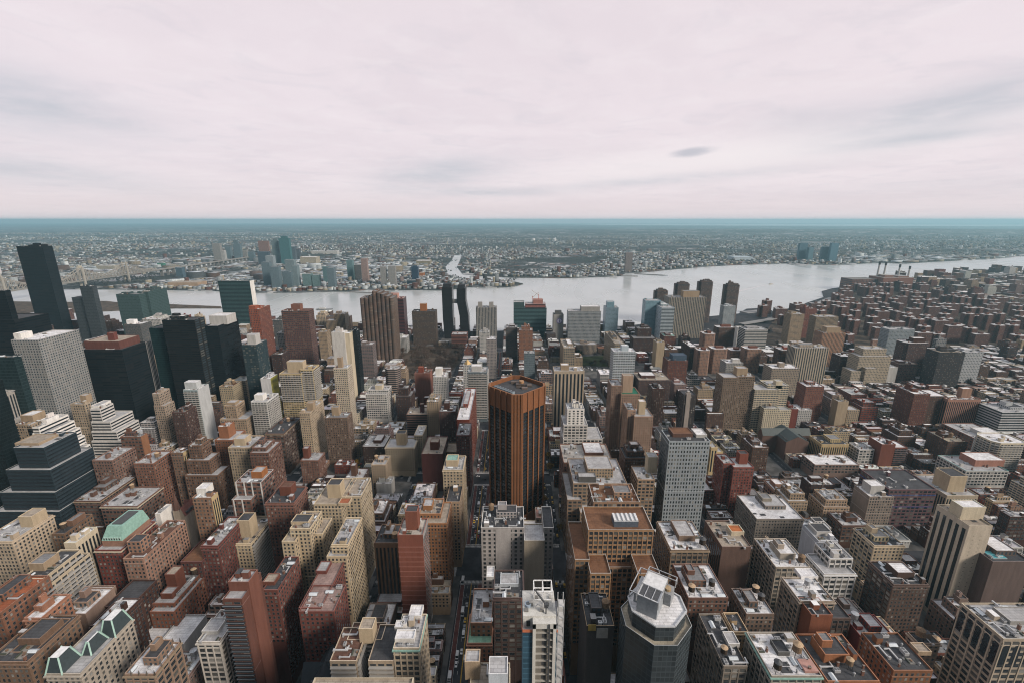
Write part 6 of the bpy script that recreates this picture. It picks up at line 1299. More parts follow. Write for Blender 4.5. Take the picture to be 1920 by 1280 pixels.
# ---- the rest of the houses, too many to single out
b = MB(); rb_ = MB()
for i, (x0, x1, y0, y1, H, tall, wc, rc) in enumerate(fill):
    if i in sset: continue
    col, rcol = jit(K[wc]), jit(K[rc], .25); P = rect(x0, x1, y0, y1)
    s_ = rnd.choice((1, 1, 1, 2)); 
    b.poly_walls(P, 0, H, col, s_, 2.8, 3.2)
    if y0 < 900:
        ins = inset(P, .4); cp = tuple(min(.7, k * 1.4 + .04) for k in col); n = 4
        for q in range(4):
            a, c, d, e = P[q], P[(q + 1) % 4], ins[(q + 1) % 4], ins[q]; b.face([(*a, H), (*c, H), (*d, H), (*e, H)], cp, None, 0); b.face([(*e, H), (*d, H), (*d, H - .9), (*e, H - .9)], col, None, 0)
        rb_.poly_top(ins, H - .9, rcol)
    else: rb_.poly_top(P, H, rcol)
    nb = int(rnd.random() * 3.4 * (1 if y0 < 900 else .6)) + (1 if (x1 - x0) * (y1 - y0) > 300 else 0)
    for _ in range(nb):
        w, d, h = rnd.uniform(1.5, 5), rnd.uniform(1.5, 6), rnd.choice((1.2, 2.5, 3.2, 4.5)); 
        if w > (x1 - x0) - 2 or d > (y1 - y0) - 2: continue
        x, y = rnd.uniform(x0 + .8, x1 - w - .8), rnd.uniform(y0 + .8, y1 - d - .8); cc = rnd.choice((col, (.5, .5, .5), (.12, .12, .12), (.3, .29, .28), (.65, .64, .62))); b.box(x, x + w, y, y + d, H - .92, H - .9 + h, cc, 0, rnd.choice((cc, (.6, .6, .6), (.1, .1, .1))))
    if H > 17 and rnd.random() < .3 and y0 < 900 and x1 - x0 > 7 and y1 - y0 > 7:
        x, y = rnd.uniform(x0 + 3, x1 - 3), rnd.uniform(y0 + 3, y1 - 3); b.tube(x, y, H + 2, H + 6, 1.9, 1.9, (.2, .13, .08), 0, 9, False); b.tube(x, y, H + 6, H + 7.3, 2.1, 0, (.4, .29, .18), 0, 9, False)
        for (ax, ay) in ((-1, -1), (1, -1), (1, 1), (-1, 1)): b.box(x + ax * 1.2 - .12, x + ax * 1.2 + .12, y + ay * 1.2 - .12, y + ay * 1.2 + .12, H - .9, H + 2, (.08, .08, .08))
o = b.build('row_houses', [M[k] for k in FMAT]); tag(o, 'mass of small brick and stone town houses filling the street grid between the larger ones', 'houses', kind='stuff')
r = rb_.build('roof', [M['roof']], o); r.location = (0, 0, 0); tag(r, kind='stuff')
# ---- estate towers: one tower with its parts, then copies
def cross(w, d, k): return [(-w, -k), (-k, -k), (-k, -d), (k, -d), (k, -k), (w, -k), (w, k), (k, k), (k, d), (-k, d), (-k, k), (-w, k)]
def estate_proto(poly, n):
    W_ = MB(); W_.poly_walls(poly, 0, 40, n, 0, 2.8, 2.9); wall = W_.mesh('wall', [M['fp']])
    Rm = MB(); Rm.poly_top(poly, 40.02, (.62, .61, .60)); roof = Rm.mesh('roof', [M['roof']])
    Pm = MB(); Pm.box(-4, 4, -3.5, 3.5, 40, 45, n, 0, (.09, .06, .055)); pent = Pm.mesh('penthouse', [M['wall']])
    return wall, roof, pent
PROT = [estate_proto(cross(15, 13, 6.5), (.15, .072, .055)), estate_proto(rect(-19, 19, -7.5, 7.5), (.125, .064, .052))]
estate = [estate[k] for k in sorted(range(len(estate)), key=lambda k: -cnt.get(200000 + k, 0))]
for k, (x, y, h, typ) in enumerate(estate[:280]):
    wa, ro, pe = PROT[typ]
    lab = 'brown brick cross shaped tower with a white roof in the dense estate at right' if typ == 0 else 'brown brick oblong slab with a white roof in the dense estate at right'
    r = empty('estate_tower', (x, y, 0), lab, 'tower', 'cross shaped brown brick estate towers' if typ == 0 else 'oblong brown brick estate slabs'); r.scale = (1, 1, h / 40)
    if typ == 1 and k % 3 == 0: r.rotation_euler.z = math.pi / 2
    newobj('wall', wa, r); newobj('roof', ro, r); newobj('penthouse', pe, r)
# ================================================================== the far side of the river
def boxes_np(name, X, Y, WX, WY, Z0, Z1, WC_, RC_, mat):
    n = len(X)
    c = np.array([[-.5, -.5], [.5, -.5], [.5, .5], [-.5, .5]])
    V = np.zeros((n, 8, 3), np.float32)
    for k in range(4):
        for q in (0, 1):
            V[:, k + 4 * q, 0] = X + c[k, 0] * WX; V[:, k + 4 * q, 1] = Y + c[k, 1] * WY; V[:, k + 4 * q, 2] = Z1 if q else Z0
    fq = np.array([[0, 1, 5, 4], [1, 2, 6, 5], [3, 0, 4, 7], [4, 5, 6, 7]])
    Fc = (np.arange(n)[:, None, None] * 8 + fq[None]).reshape(-1)
    me = bpy.data.meshes.new(name); nf = n * 4
    me.vertices.add(n * 8); me.vertices.foreach_set('co', V.ravel()); me.loops.add(nf * 4); me.loops.foreach_set('vertex_index', Fc.astype(np.int32))
    me.polygons.add(nf); me.polygons.foreach_set('loop_start', np.arange(0, nf * 4, 4, dtype=np.int32)); me.polygons.foreach_set('loop_total', np.full(nf, 4, np.int32))
    ca = me.color_attributes.new('tint', 'FLOAT_COLOR', 'CORNER'); cc = np.ones((n, 4, 4, 4), np.float32)
    cc[:, :3, :, :3] = WC_[:, None, None, :]; cc[:, 3, :, :3] = RC_[:, None, :]
    ca.data.foreach_set('color', cc.ravel()); me.materials.append(mat); me.update(calc_edges=True)
    return newobj(name, me)
rng = np.random.default_rng(7)
def scatter(n, ymin, ymax, power, umin=-100, umax=2020):
    y = ymin + (ymax - ymin) * rng.random(n) ** power; d = y * CC + CAMZ * SS
    u = umin + (umax - umin) * rng.random(n); return (u - 960) / F * d, y
def inpoly_np(x, y, poly):
    c = np.zeros(len(x), bool)
    for a, b_ in zip(poly, poly[1:] + poly[:1]):
        cond = (a[1] > y) != (b_[1] > y); xx = (b_[0] - a[0]) * (y - a[1]) / ((b_[1] - a[1]) or 1e-9) + a[0]; c ^= cond & (x < xx)
    return c
x, y = scatter(46000, 2030, 11500, 1.75)
# streets of the far side run at another angle: snap to rows
a = R(24); u_ = x * math.cos(a) + y * math.sin(a); v_ = -x * math.sin(a) + y * math.cos(a); v_ = np.round(v_ / 62) * 62 + rng.choice([-15, 15], len(x)); u_ = np.round(u_ / 22) * 22
x = u_ * math.cos(a) - v_ * math.sin(a); y = u_ * math.sin(a) + v_ * math.cos(a)
ok = inpoly_np(x, y - 25, li) & inpoly_np(x + 30, y, li) & inpoly_np(x - 30, y, li) & inpoly_np(x, y + 20, li)
# parks, rail yards and cemeteries stay open
dens = np.sin(x / 610. + 1.3) * np.sin(y / 830. + x / 1900.) + .6 * np.sin(x / 283. - y / 391.)
ok &= (dens > -.95) & ~((np.sin(y / 420. + x / 2600. + 1.5 * np.sin(x / 1900.)) > .45) & (y > 3600) & (rng.random(len(x)) < .85))
x, y = x[ok], y[ok]; n = len(x); fine = np.where(y > 4200, .75, 1.0)
ind = (np.sin(x / 900. + .4) * np.sin(y / 700.) > .25) & (y < 4800)
w = np.where(ind & (rng.random(n) < .48), rng.uniform(30, 90, n), rng.uniform(9, 24, n) * fine); d = np.where(w > 30, rng.uniform(25, 60, n), rng.uniform(12, 28, n)); h = np.where(w > 30, rng.uniform(7, 14, n), rng.uniform(7, 15, n)); h = np.where(rng.random(n) < .02, rng.uniform(20, 45, n), h)
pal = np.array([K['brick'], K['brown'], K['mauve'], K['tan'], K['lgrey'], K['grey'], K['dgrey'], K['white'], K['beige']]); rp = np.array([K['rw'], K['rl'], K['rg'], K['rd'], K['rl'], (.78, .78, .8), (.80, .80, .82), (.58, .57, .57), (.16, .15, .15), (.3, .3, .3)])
o = boxes_np('far_houses', x, y, w, d, np.full(n, -.5), h, pal[rng.integers(0, len(pal), n)] * rng.uniform(.7, 1.1, (n, 1)) * np.array([.88, .97, 1.02]), np.clip(rp[rng.integers(0, len(rp), n)] * rng.uniform(.65, 1.05, (n, 1)) * np.array([.9, .98, 1.03]), 0, .78), M['roof'])  # walls and roofs tinted cooler, some distance haze put into their colour
tag(o, 'carpet of low houses and sheds on the far side of the river, fading into haze', 'houses', kind='stuff')
# far woods: dark bare clumps
b = MB()
def clump(b, x, y, z, r, h, n, col):
    for _ in range(n):
        q, rr = rnd.uniform(0, 6.28), r * math.sqrt(rnd.random()); px, py = x + rr * math.cos(q), y + rr * math.sin(q); s_ = rnd.uniform(3, 7); zz = z + h * rnd.uniform(.35, 1)
        a_ = rnd.uniform(0, 3.14); ca, sa = math.cos(a_) * s_, math.sin(a_) * s_; t1, t2 = rnd.uniform(-3, 3), rnd.uniform(-3, 3)
        b.face([(px - ca, py - sa, zz - 2 + t1), (px + sa, py - ca, zz - 1), (px + ca, py + sa, zz + 3 - t1), (px - sa, py + ca, zz + 1 + t2)], col)
for _ in range(3600):
    yy = 2300 + 8200 * rnd.random() ** 1.3; uu = rnd.uniform(-60, 1980); xx = (uu - 960) / F * (yy * CC + CAMZ * SS)
    if not inside((xx, yy - 40), li): continue
    if math.sin(yy / 420. + xx / 2600. + 1.5 * math.sin(xx / 1900.)) > .35 and yy > 3600: pass
    elif math.sin(xx / 610. + 1.3) * math.sin(yy / 830. + xx / 1900.) + .6 * math.sin(xx / 283. - yy / 391.) > -.35 and rnd.random() < .72: continue
    clump(b, xx, yy, 0, rnd.uniform(20, 70), 13, 15, jit((.038, .040, .034), .3))
o = b.build('far_trees', [M['tint']]); tag(o, 'dark patches of bare woods and parks far across the river', 'trees', kind='stuff')
b = MB(); ep = gp([(1425, 640), (1448, 604), (1500, 580), (1545, 562), (1620, 534), (1925, 517), (1925, 640), (1700, 690), (1500, 668)]); ex = [p[0] for p in ep]; ey = [p[1] for p in ep]; n_ = 0
while n_ < 520:
    xx, yy = rnd.uniform(min(ex), max(ex)), rnd.uniform(min(ey), max(ey))
    if inside((xx, yy), ep) and not any(abs(xx - e[0]) < 22 and abs(yy - e[1]) < 20 for e in estate): clump(b, xx, yy, 0, rnd.uniform(6, 12), 11, 12, jit((.075, .055, .042), .35))
    n_ += 1
o = b.build('estate_trees', [M['tint']]); tag(o, 'bare brown trees filling the gaps between the brown estate towers at the right', 'trees', kind='stuff')
# towers across the river
def F_(name, label, u0, u1, vt, vb, col, sty='c', D=26, top=None, cat='tower', roof='rl', short=None):
    up = (640 - vb) / F; Y = CAMZ * (CC + up * SS) / (SS - up * CC); x0, H = at(u0, vt, Y); x1, _ = at(u1, vt, Y)
    col = kc(col); sol = [(rect(x0, x1, Y, Y + D), 0, H, sty, col, roof)]
    if top: sol.append((rect(x0 + (x1 - x0) * top[0], x0 + (x1 - x0) * top[1], Y + D * .2, Y + D * .8), 0, H + top[2], sty, col, roof))
    return make_building(name, label, sol, cat=cat, near=False, detail=False, vb=vb)
far = [
 (397, 411, 457, 497, 'grey', 'p', None, 'slim slate grey tower, leftmost of the hazy cluster across the river'),
 (413, 420, 470, 492, 'lgrey', 'p', None, 'small pale tower right beside the slim slate grey one across the river'),
 (421, 431, 463, 484, 'blue', 'c', None, 'short blue glass block between the slate grey and the spired blue tower'),
 (436, 449, 458, 490, 'blue', 'c', (.1, .7, 34), 'blue glass tower with a narrower taller half, left in the hazy cluster'),
 (452, 462, 470, 488, 'grey', 'p', None, 'low grey tower right of the blue one with a taller half'),
 (464, 475, 473, 492, 'blue', 'c', None, 'small bluish tower left of the orange topped one'),
 (482, 503, 472, 498, (.12, .16, .2), 'r', None, 'unfinished tower base below the orange wrapped floors, far cluster'),
 (483, 502, 452, 474, (.40, .20, .14), 'r', None, 'orange wrapped tower under construction with a crane, far cluster'),
 (508, 521, 452, 497, (.13, .17, .18), 'c', (.2, .8, 14), 'dark slate tower right of the orange wrapped one'),
 (522, 541, 447, 498, (.06, .14, .15), 'c', (.2, .8, 14), 'bright teal tower with rounded top, tallest across the river'),
 (543, 552, 463, 490, (.09, .11, .13), 'p', None, 'dark tower just right of the bright teal one'),
 (553, 561, 467, 488, (.09, .10, .12), 'p', None, 'second dark tower right of the bright teal one, slightly lower'),
 (489, 504, 492, 540, 'blue', 'c', None, 'pale blue glass tower at the waterfront, leftmost of the shore row'),
 (497, 511, 480, 535, 'paleblue', 'c', None, 'pale tower with stepped top rising behind the leftmost shore towers'),
 (505, 521, 500, 544, 'blue', 'c', None, 'light blue glass tower, front one of the left waterfront pair'),
 (533, 550, 487, 532, (.21, .27, .29), 'p', None, 'tall grey blue tower behind the middle of the shore row'),
 (545, 556, 498, 541, (.19, .25, .27), 'p', None, 'slender grey blue tower right against the tall grey blue one'),
 (528, 545, 510, 542, 'blue', 'c', (.2, .7, 4), 'squat blue glass block in front of the tall grey blue tower'),
 (566, 582, 514, 541, (.13, .2, .2), 'c', None, 'squat teal block, left of a pair by the lawn on the far shore'),
 (584, 597, 516, 541, (.13, .2, .2), 'c', None, 'squat teal block, right of a pair by the lawn on the far shore'),
 (604, 613, 500, 530, (.1, .17, .18), 'c', None, 'slim dark teal tower at the right end of the shore row, rear'),
 (612, 625, 502, 543, 'blue', 'c', None, 'slim light blue tower at the right end of the shore row, front'),
 (649, 660, 488, 528, (.12, .2, .21), 'c', None, 'dark teal tower alone right of the shore row'),
 (676, 687, 485, 532, (.33, .23, .2), 'p', None, 'pinkish brown tower with bright top by the ferry piers'),
 (664, 676, 497, 527, 'dgrey', 'p', None, 'dark grey tower left behind the pinkish brown one'),
 (712, 722, 500, 538, 'grey', 'p', None, 'grey tower, left of a pair behind the boat piers'),
 (727, 740, 499, 538, 'grey', 'p', None, 'grey tower, right of a pair behind the boat piers'),
 (771, 783, 500, 528, (.028, .05, .085), 'c', (.2, .8, 5), 'dark navy tower with stepped crown on the far shore'),
 (1174, 1187, 474, 511, (.21, .175, .165), 'p', None, 'lone brownish grey tower on the far bank right of centre'),
 (1501, 1516, 456, 489, (.09, .15, .19), 'c', None, 'dark blue tower, leftmost of four across the river at the right'),
 (1518, 1527, 464, 490, (.12, .2, .24), 'c', None, 'shorter blue tower beside the leftmost of the four at the right'),
 (1543, 1558, 463, 490, (.13, .2, .24), 'c', None, 'broad pale blue tower, third of the four at the right'),
 (1560, 1574, 456, 491, (.1, .18, .23), 'c', None, 'tall blue tower, rightmost of the four across the river at the right'),
]
for (u0, u1, vt, vb, col, sty, top, lab) in far:
    col = {'blue': (.115, .155, .175), 'paleblue': (.24, .28, .30)}.get(col, col) if isinstance(col, str) else col
    F_('far_tower', lab, u0, u1, vt, vb, col, sty, top=top)
F_('warehouse', 'dark navy podium building under the navy tower on the far shore', 763, 785, 526, 536, (.05, .075, .1), 'r', cat='building')
F_('warehouse', 'long white shed far across the river, left of centre', 584, 632, 471, 477, 'lgrey', 'b', 60, cat='building', roof='rw')
F_('warehouse', 'big cream factory block across the river behind the shore towers', 562, 592, 482, 497, 'cream', 'g', 70, cat='building', roof='rw')
F_('warehouse', 'orange brown shed on the far bank beside the navy tower', 786, 794, 512, 522, 'orange', 'b', 40, cat='building', roof='rt')
F_('warehouse', 'broad tan warehouse on the far bank seen past the teal riverside towers', 314, 370, 530, 540, (.36, .26, .18), 'b', 70, cat='building', roof='rt')
F_('warehouse', 'pale blue roofed shed on the far bank right of centre', 1377, 1412, 482, 489, 'paleblue', 'b', 120, cat='building', roof=(.5, .58, .62))
F_('warehouse', 'yellowish low warehouse beyond the creek mouth', 780, 806, 489, 498, (.42, .36, .24), 'r', 80, cat='building', roof='rw')
F_('warehouse', 'row of pale flats near the bridge on the far bank', 180, 214, 498, 508, (.42, .38, .3), 'p', 40, cat='building', roof='rw')
F_('office_building', 'small dark block standing on the far bank under the bridge ramp', 328, 340, 502, 521, (.08, .12, .15), 'c', cat='building')
F_('office_building', 'green roofed small building in the hazy far bank at the left', 294, 305, 494, 503, (.05, .16, .11), 'b', cat='building')
for (u, v) in ((1000, 452), (1040, 453)):
    x, y = ground(u, v); b = MB(x, y, 0); b.tube(x, y, 0, 38, 26, 26, (.70, .69, .67), n=24, cap=False); b.tube(x, y, 38, 44, 26, 9, (.70, .69, .67), n=24)
    tag(b.build('gas_tank', [M['tint']]), ('left' if u < 1020 else 'right') + ' one of two white round tanks far across the river', 'tank')
# ---- bridge with steel cantilever trusses
def bridge():
    bx = -2060; root = empty('bridge', (bx, 2160, 0), 'long pale steel truss bridge crossing the river behind the tallest black slab', 'bridge')
    b = MB(bx, 2160, 0); b.box(bx - 12, bx + 12, 1100, 3900, 36, 42, (.24, .225, .20)); b.build('deck', [M['tint']], root)
    T = [1480, 1830, 2185, 2440]
    def top(y):
        best = min(T, key=lambda k: abs(k - y)); d = abs(best - y)
        return 52 + 46 * max(0, 1 - d / 135) ** 1.5
    for sx in (-11, 11):
        b = MB(bx, 2160, 0); ys_ = list(range(1240, 2660, 20))
        for ya, yb in zip(ys_, ys_[1:]):
            b.bar((bx + sx, ya, top(ya)), (bx + sx, yb, top(yb)), 2.6, (.33, .30, .26)); b.bar((bx + sx, ya, 41), (bx + sx, ya, top(ya)), 1.8, (.33, .30, .26)); b.bar((bx + sx, ya, 41), (bx + sx, yb, top(yb)), 1.5, (.33, .30, .26)); b.bar((bx + sx, ya, top(ya)), (bx + sx, yb, 41), 1.2, (.33, .30, .26))
        b.build('truss', [M['tint']], root)
    for yt in T:
        b = MB(bx, 2160, 0)
        for sx in (-11, 11): b.box(bx + sx - 3, bx + sx + 3, yt - 4, yt + 4, -4, 100, (.37, .34, .29)); b.tube(bx + sx, yt, 100, 112, 2.6, .2, (.4, .36, .3), n=6)
        b.box(bx - 11, bx + 11, yt - 2, yt + 2, 88, 92, (.42, .37, .3)); b.build('tower', [M['tint']], root)
    for k in range(26):
        b = MB(bx, 2160, 0); yy = 2690 + k * 48; b.box(bx - 9, bx + 9, yy - 2, yy + 2, 0, 36, (.2, .19, .18)); b.build('pier', [M['tint']], root)
bridge()
# ---- power station with four chimneys
def plant():
    up = (640 - 546) / F; Y = CAMZ * (CC + up * SS) / (SS - up * CC)
    x0, H = at(1609, 521, Y); xm, H2 = at(1655, 530, Y); x1, _ = at(1713, 523, Y); cx = (x0 + x1) / 2
    root = empty('power_station', (cx, Y, 0), 'reddish brick power station at the river bend with tall chimneys, right', 'power station')
    colr = (.21, .105, .08)
    b = MB(cx, Y, 0); b.poly_walls(rect(x0, xm, Y + 30, Y + 110), 0, H * .82, colr, 2, 7, 9); b.poly_top(rect(x0, xm, Y + 30, Y + 110), H * .82, (.2, .19, .18)); b.poly_walls(rect(xm + .3, x1, Y, Y + 90), 0, H, colr, 0, 7, 9); b.poly_top(rect(xm + .3, x1, Y, Y + 90), H, (.3, .28, .26)); b.build('wall', [M[k] for k in FMAT], root)
    b = MB(cx, Y, 0); b.box(xm + 20, xm + 60, Y + 20, Y + 60, H, H + 9, colr, 0, (.35, .33, .3)); b.box(x1 - 60, x1 - 10, Y + 15, Y + 70, H, H + 6, colr, 0, (.3, .3, .3)); b.build('penthouse', [M['tint']], root)
    for (u, v, ul) in ((1647, 491, -3), (1659, 492, -3), (1686, 496, -2.5), (1705, 499, -2)):
        xx, _ = at(u - 3, 521, Y + 60); _, zt = at(u, v, Y + 60); m = MB(cx, Y, 0)
        m.tube(xx, Y + 60, H * .8, zt - 14, 4.6, 3.6, (.5, .48, .46), n=12, cap=False); m.tube(xx, Y + 60, zt - 14, zt, 4.4, 4.4, (.045, .045, .05), n=12); m.build('chimney', [M['tint']], root)
plant()
# three striped chimneys at the far left
x, y = ground(2, 515)
b = MB(x, y, 0)
for k in range(5): b.tube(x, y, k * 24, k * 24 + 24, 6 - k * .4, 6 - (k + 1) * .4, (.45, .09, .07) if k % 2 == 0 and k > 1 else (.6, .57, .55), n=10, cap=k == 4)
tag(b.build('chimney', [M['tint']]), 'red and white banded chimney at the left edge beyond the bridge', 'chimney')
# ---- piers, boats
b = MB()
def pier(u0, v0, u1, v1, w, h=1.2):
    (xa, ya), (xb, yb) = ground(u0, v0), ground(u1, v1); dx, dy = xb - xa, yb - ya; L = math.hypot(dx, dy); nx, ny = -dy / L * w / 2, dx / L * w / 2
    m = MB((xa + xb) / 2, (ya + yb) / 2, 0); m.prism([(xa + nx, ya + ny), (xa - nx, ya - ny), (xb - nx, yb - ny), (xb + nx, yb + ny)], -5, h, (.26, .25, .24)); return m.build('pier', [M['tint']])
for (a, lab) in (((1190, 513, 1244, 516, 12), 'long thin grey jetty reaching into the river right of the lone far tower'), ((1165, 517, 1196, 517.5, 16), 'short broad jetty at the foot of the lone far tower'), ((655, 547, 700, 549, 8), 'wooden ferry pier on the far shore under the pinkish brown tower'), ((700, 545, 735, 548, 8), 'boat pier on the far shore before the pair of grey towers'), ((1395, 586, 1436, 583, 40), 'wide grey pier shed at the near shore by the highway bend')):
    tag(pier(*a), lab, 'pier')
def boat(name, label, u, v, L, ang, col, cat='boat'):
    x, y = ground(u, v, -3); root = empty(name, (x, y, -3), label, cat); root.rotation_euler.z = ang; w = L * .22
    h = MB(); top = [(-L / 2, -w / 2), (L * .25, -w / 2), (L / 2, 0), (L * .25, w / 2), (-L / 2, w / 2)]; bot = [(p[0] * .92, p[1] * .8) for p in top]; H = max(1.4, L * .05)
    for i in range(5): a, c = bot[i], bot[(i + 1) % 5]; d, e = top[(i + 1) % 5], top[i]; h.face([(*a, -.4), (*c, -.4), (*d, H), (*e, H)], col)
    h.face([(*p, H) for p in top], (.3, .3, .3)); h.build('hull', [M['tint']], root)
    c = MB(); c.box(-L * .32, L * .05, -w * .3, w * .3, H, H + L * .06 + 1.2, (.62, .61, .6)); c.box(-L * .22, -L * .02, -w * .22, w * .22, H + L * .06 + 1.2, H + L * .06 + 3, (.5, .52, .54)); c.build('cabin', [M['tint']], root)
boat('barge', 'long dark barge lying in the river above the beige fluted tower', 609, 580.5, 62, 0.02, (.10, .10, .10))
boat('ferry', 'small yellowish ferry crossing the river at the right, trailing a white wake', 1446, 533, 30, .28, (.5, .35, .12))
boat('boat', 'dark work boat moored off the far bank right of the lone far tower', 1247, 517, 34, .1, (.07, .09, .12))
boat('boat', 'tiny pale boat on the river near the far bank, centre right', 1298, 502.5, 30, .1, (.2, .24, .3))
boat('boat', 'tiny tug on the river below the creek mouth peninsula', 897, 541, 18, .1, (.12, .1, .1))
# the wake is a strip of foam on the water
xa, ya = ground(1440, 534, -3); xb, yb = ground(1385, 546, -3)
b = MB(); b.face([(xa, ya - 2, -2.95), (xa + 2, ya + 2, -2.95), (xb + 4, yb + 16, -2.95), (xb, yb - 16, -2.95)], (.62, .60, .60)); o = b.build('wake', [M['tint']]); tag(o, kind='structure')
# shore road along the river, right
pts = gp([(1390, 607), (1440, 599), (1490, 585), (1530, 570), (1560, 558)], 8)
b = MB()
for (xa, ya), (xb, yb) in zip(pts, pts[1:]):
    dx, dy = xb - xa, yb - ya; L = math.hypot(dx, dy); nx, ny = -dy / L * 11, dx / L * 11
    b.prism([(xa + nx, ya + ny), (xa - nx, ya - ny), (xb - nx, yb - ny), (xb + nx, yb + ny)], 6.5, 8, (.24, .235, .225))
    for k in range(3): q = (k + .5) / 3; b.box(xa + dx * q - 1, xa + dx * q + 1, ya + dy * q - 1, ya + dy * q + 1, 0, 6.5, (.2, .2, .2))
tag(b.build('highway_viaduct', [M['tint']]), 'raised grey highway curving along the near river bank at the right', 'viaduct')
# ================================================================== traffic
def car_parts(L, Wd, H, col, kind):
    body = MB(); z0 = .35; zm = H * .58 if kind == 'car' else H * .45
    pr = [(-L / 2, z0), (L / 2, z0), (L / 2, zm * .85), (L / 2 - .25, zm), (-L / 2 + .1, zm), (-L / 2, zm * .8)]
    def extr(b, pr, w, col):
        n = len(pr)
        for i in range(n): a, c = pr[i], pr[(i + 1) % n]; b.face([(-w, a[0], a[1]), (w, a[0], a[1]), (w, c[0], c[1]), (-w, c[0], c[1])][::-1], col)
        b.face([(-w, p[0], p[1]) for p in pr], col); b.face([(w, p[0], p[1]) for p in pr][::-1], col)
    extr(body, pr, Wd / 2, col); gl = MB()
    if kind == 'car':
        extr(gl, [(-L * .38, zm), (L * .22, zm), (L * .08, H - .06), (-L * .26, H - .06)], Wd * .44, (.03, .035, .04)); body.box(-Wd * .42, Wd * .42, -L * .25, L * .08, H - .06, H, col)
    elif kind == 'van':
        body.box(-Wd / 2, Wd / 2, -L / 2, L * .28, zm, H, col); extr(gl, [(L * .28, zm), (L * .42, zm), (L * .3, H - .3), (L * .28, H - .3)], Wd * .46, (.03, .035, .04))
    elif kind == 'truck':
        body.box(-Wd / 2, Wd / 2, -L / 2, L * .24, zm * .9, H, col); gl.box(-Wd * .45, Wd * .45, L * .30, L * .44, zm, H * .78, (.03, .035, .04))
    else:                          # bus
        body.box(-Wd / 2, Wd / 2, -L / 2, L / 2, zm, zm + .25, col); gl.box(-Wd * .495, Wd * .495, -L * .49, L * .495, zm + .25, H - .5, (.03, .035, .04)); body.box(-Wd / 2, Wd / 2, -L / 2, L / 2, H - .5, H, (.7, .7, .7))
        body.box(-.8, .8, -L * .35, -L * .15, H, H + .3, (.5, .5, .5)); body.box(-.8, .8, L * .1, L * .3, H, H + .3, (.5, .5, .5))
    ws = []
    for sx in (-1, 1):
        for sy in (-1, 1):
            w = MB(); n = 8; r = .36 if kind in ('car', 'van') else .5; cx, cy = sx * (Wd / 2 - .05), sy * L * .31
            P = [(cy + r * math.cos(2 * math.pi * k / n), r + r * math.sin(2 * math.pi * k / n)) for k in range(n)]
            for k in range(n): a, c = P[k], P[(k + 1) % n]; w.face([(cx - .12, a[0], a[1]), (cx + .12, a[0], a[1]), (cx + .12, c[0], c[1]), (cx - .12, c[0], c[1])], (.02, .02, .02))
            w.face([(cx + .12 * sx, p[0], p[1]) for p in P], (.1, .1, .1)); ws.append(w.mesh('wheel', [M['rubber']]))
    return body.mesh('body', [M['tint']]), gl.mesh('window', [M['pane']]), ws
CARS = {}
for nm, L, Wd, H, col, kind in (('taxi', 4.8, 1.85, 1.5, (.55, .33, .02), 'car'), ('black_car', 4.8, 1.85, 1.5, (.02, .02, .022), 'car'), ('white_car', 4.8, 1.85, 1.5, (.7, .7, .69), 'car'), ('silver_car', 4.8, 1.85, 1.5, (.33, .34, .35), 'car'), ('red_car', 4.6, 1.8, 1.45, (.3, .03, .025), 'car'),
                                 ('white_van', 5.8, 2.1, 2.5, (.68, .68, .67), 'van'), ('box_truck', 8.0, 2.5, 3.4, (.66, .66, .65), 'truck'), ('city_bus', 12.2, 2.6, 3.2, (.45, .48, .52), 'bus')): CARS[nm] = car_parts(L, Wd, H, col, kind)
CLAB = {'taxi': ('yellow taxi on a street between the tall buildings', 'taxi', 'yellow taxis on the streets'), 'black_car': ('black car on a street between the tall buildings', 'car', 'black cars on the streets'), 'white_car': ('white car on a street between the tall buildings', 'car', 'white cars on the streets'), 'silver_car': ('silver grey car on a street between the tall buildings', 'car', 'silver cars on the streets'), 'red_car': ('red car on a street between the tall buildings', 'car', 'red cars on the streets'),
        'white_van': ('white delivery van on a street between the tall buildings', 'van', 'white vans on the streets'), 'box_truck': ('white box truck on a street between the tall buildings', 'truck', 'box trucks on the streets'), 'city_bus': ('long pale city bus with dark windows on the streets', 'bus', 'city buses on the streets')}
def put_car(nm, x, y, z, rz):
    lab, cat, grp = CLAB[nm]; r = empty('car' if nm.endswith('_car') else nm, (x, y, z), lab, cat, grp); r.rotation_euler.z = rz
    bo, gl, ws = CARS[nm]; newobj('body', bo, r); newobj('window', gl, r)
    for w in ws: newobj('wheel', w, r)
KINDS = ['black_car'] * 6 + ['white_car'] * 4 + ['silver_car'] * 5 + ['taxi'] * 4 + ['white_van'] * 3 + ['red_car'] * 1
for n in (32, 33, 34, 35, 36, 37):
    x = ST[n]; wide = STW[n] > 20
    for off, rz, dens in ((((-4.6, math.pi, .45), (-1.7, math.pi, .4), (1.7, 0, .4), (4.6, 0, .45), (8, 0, .3), (-8, math.pi, .3)) if wide else ((-3.6, 0, .8), (3.6, 0, .8), (0, 0, .28)))):
        y = 250
        while y < (1000 if n in (33, 34) else 640):
            if rnd.random() < dens * (.62 if y < 560 else .38) and not any(abs(y - a) < w / 2 + 5 for a, w in AV):
                nm = rnd.choice(KINDS)
                if wide and abs(off) > 7: nm = rnd.choice(['city_bus', 'box_truck', 'white_van', 'black_car', 'silver_car'])
                if off == 0 or wide:
                    if rnd.random() < .06: nm = 'box_truck'
                ln = 13.5 if nm == 'city_bus' else (9.5 if nm == 'box_truck' else 6.6)
                put_car(nm, x + off, y + ln / 2, .007, rz); y += ln + rnd.uniform(0, 3)
            else: y += rnd.uniform(5, 9)
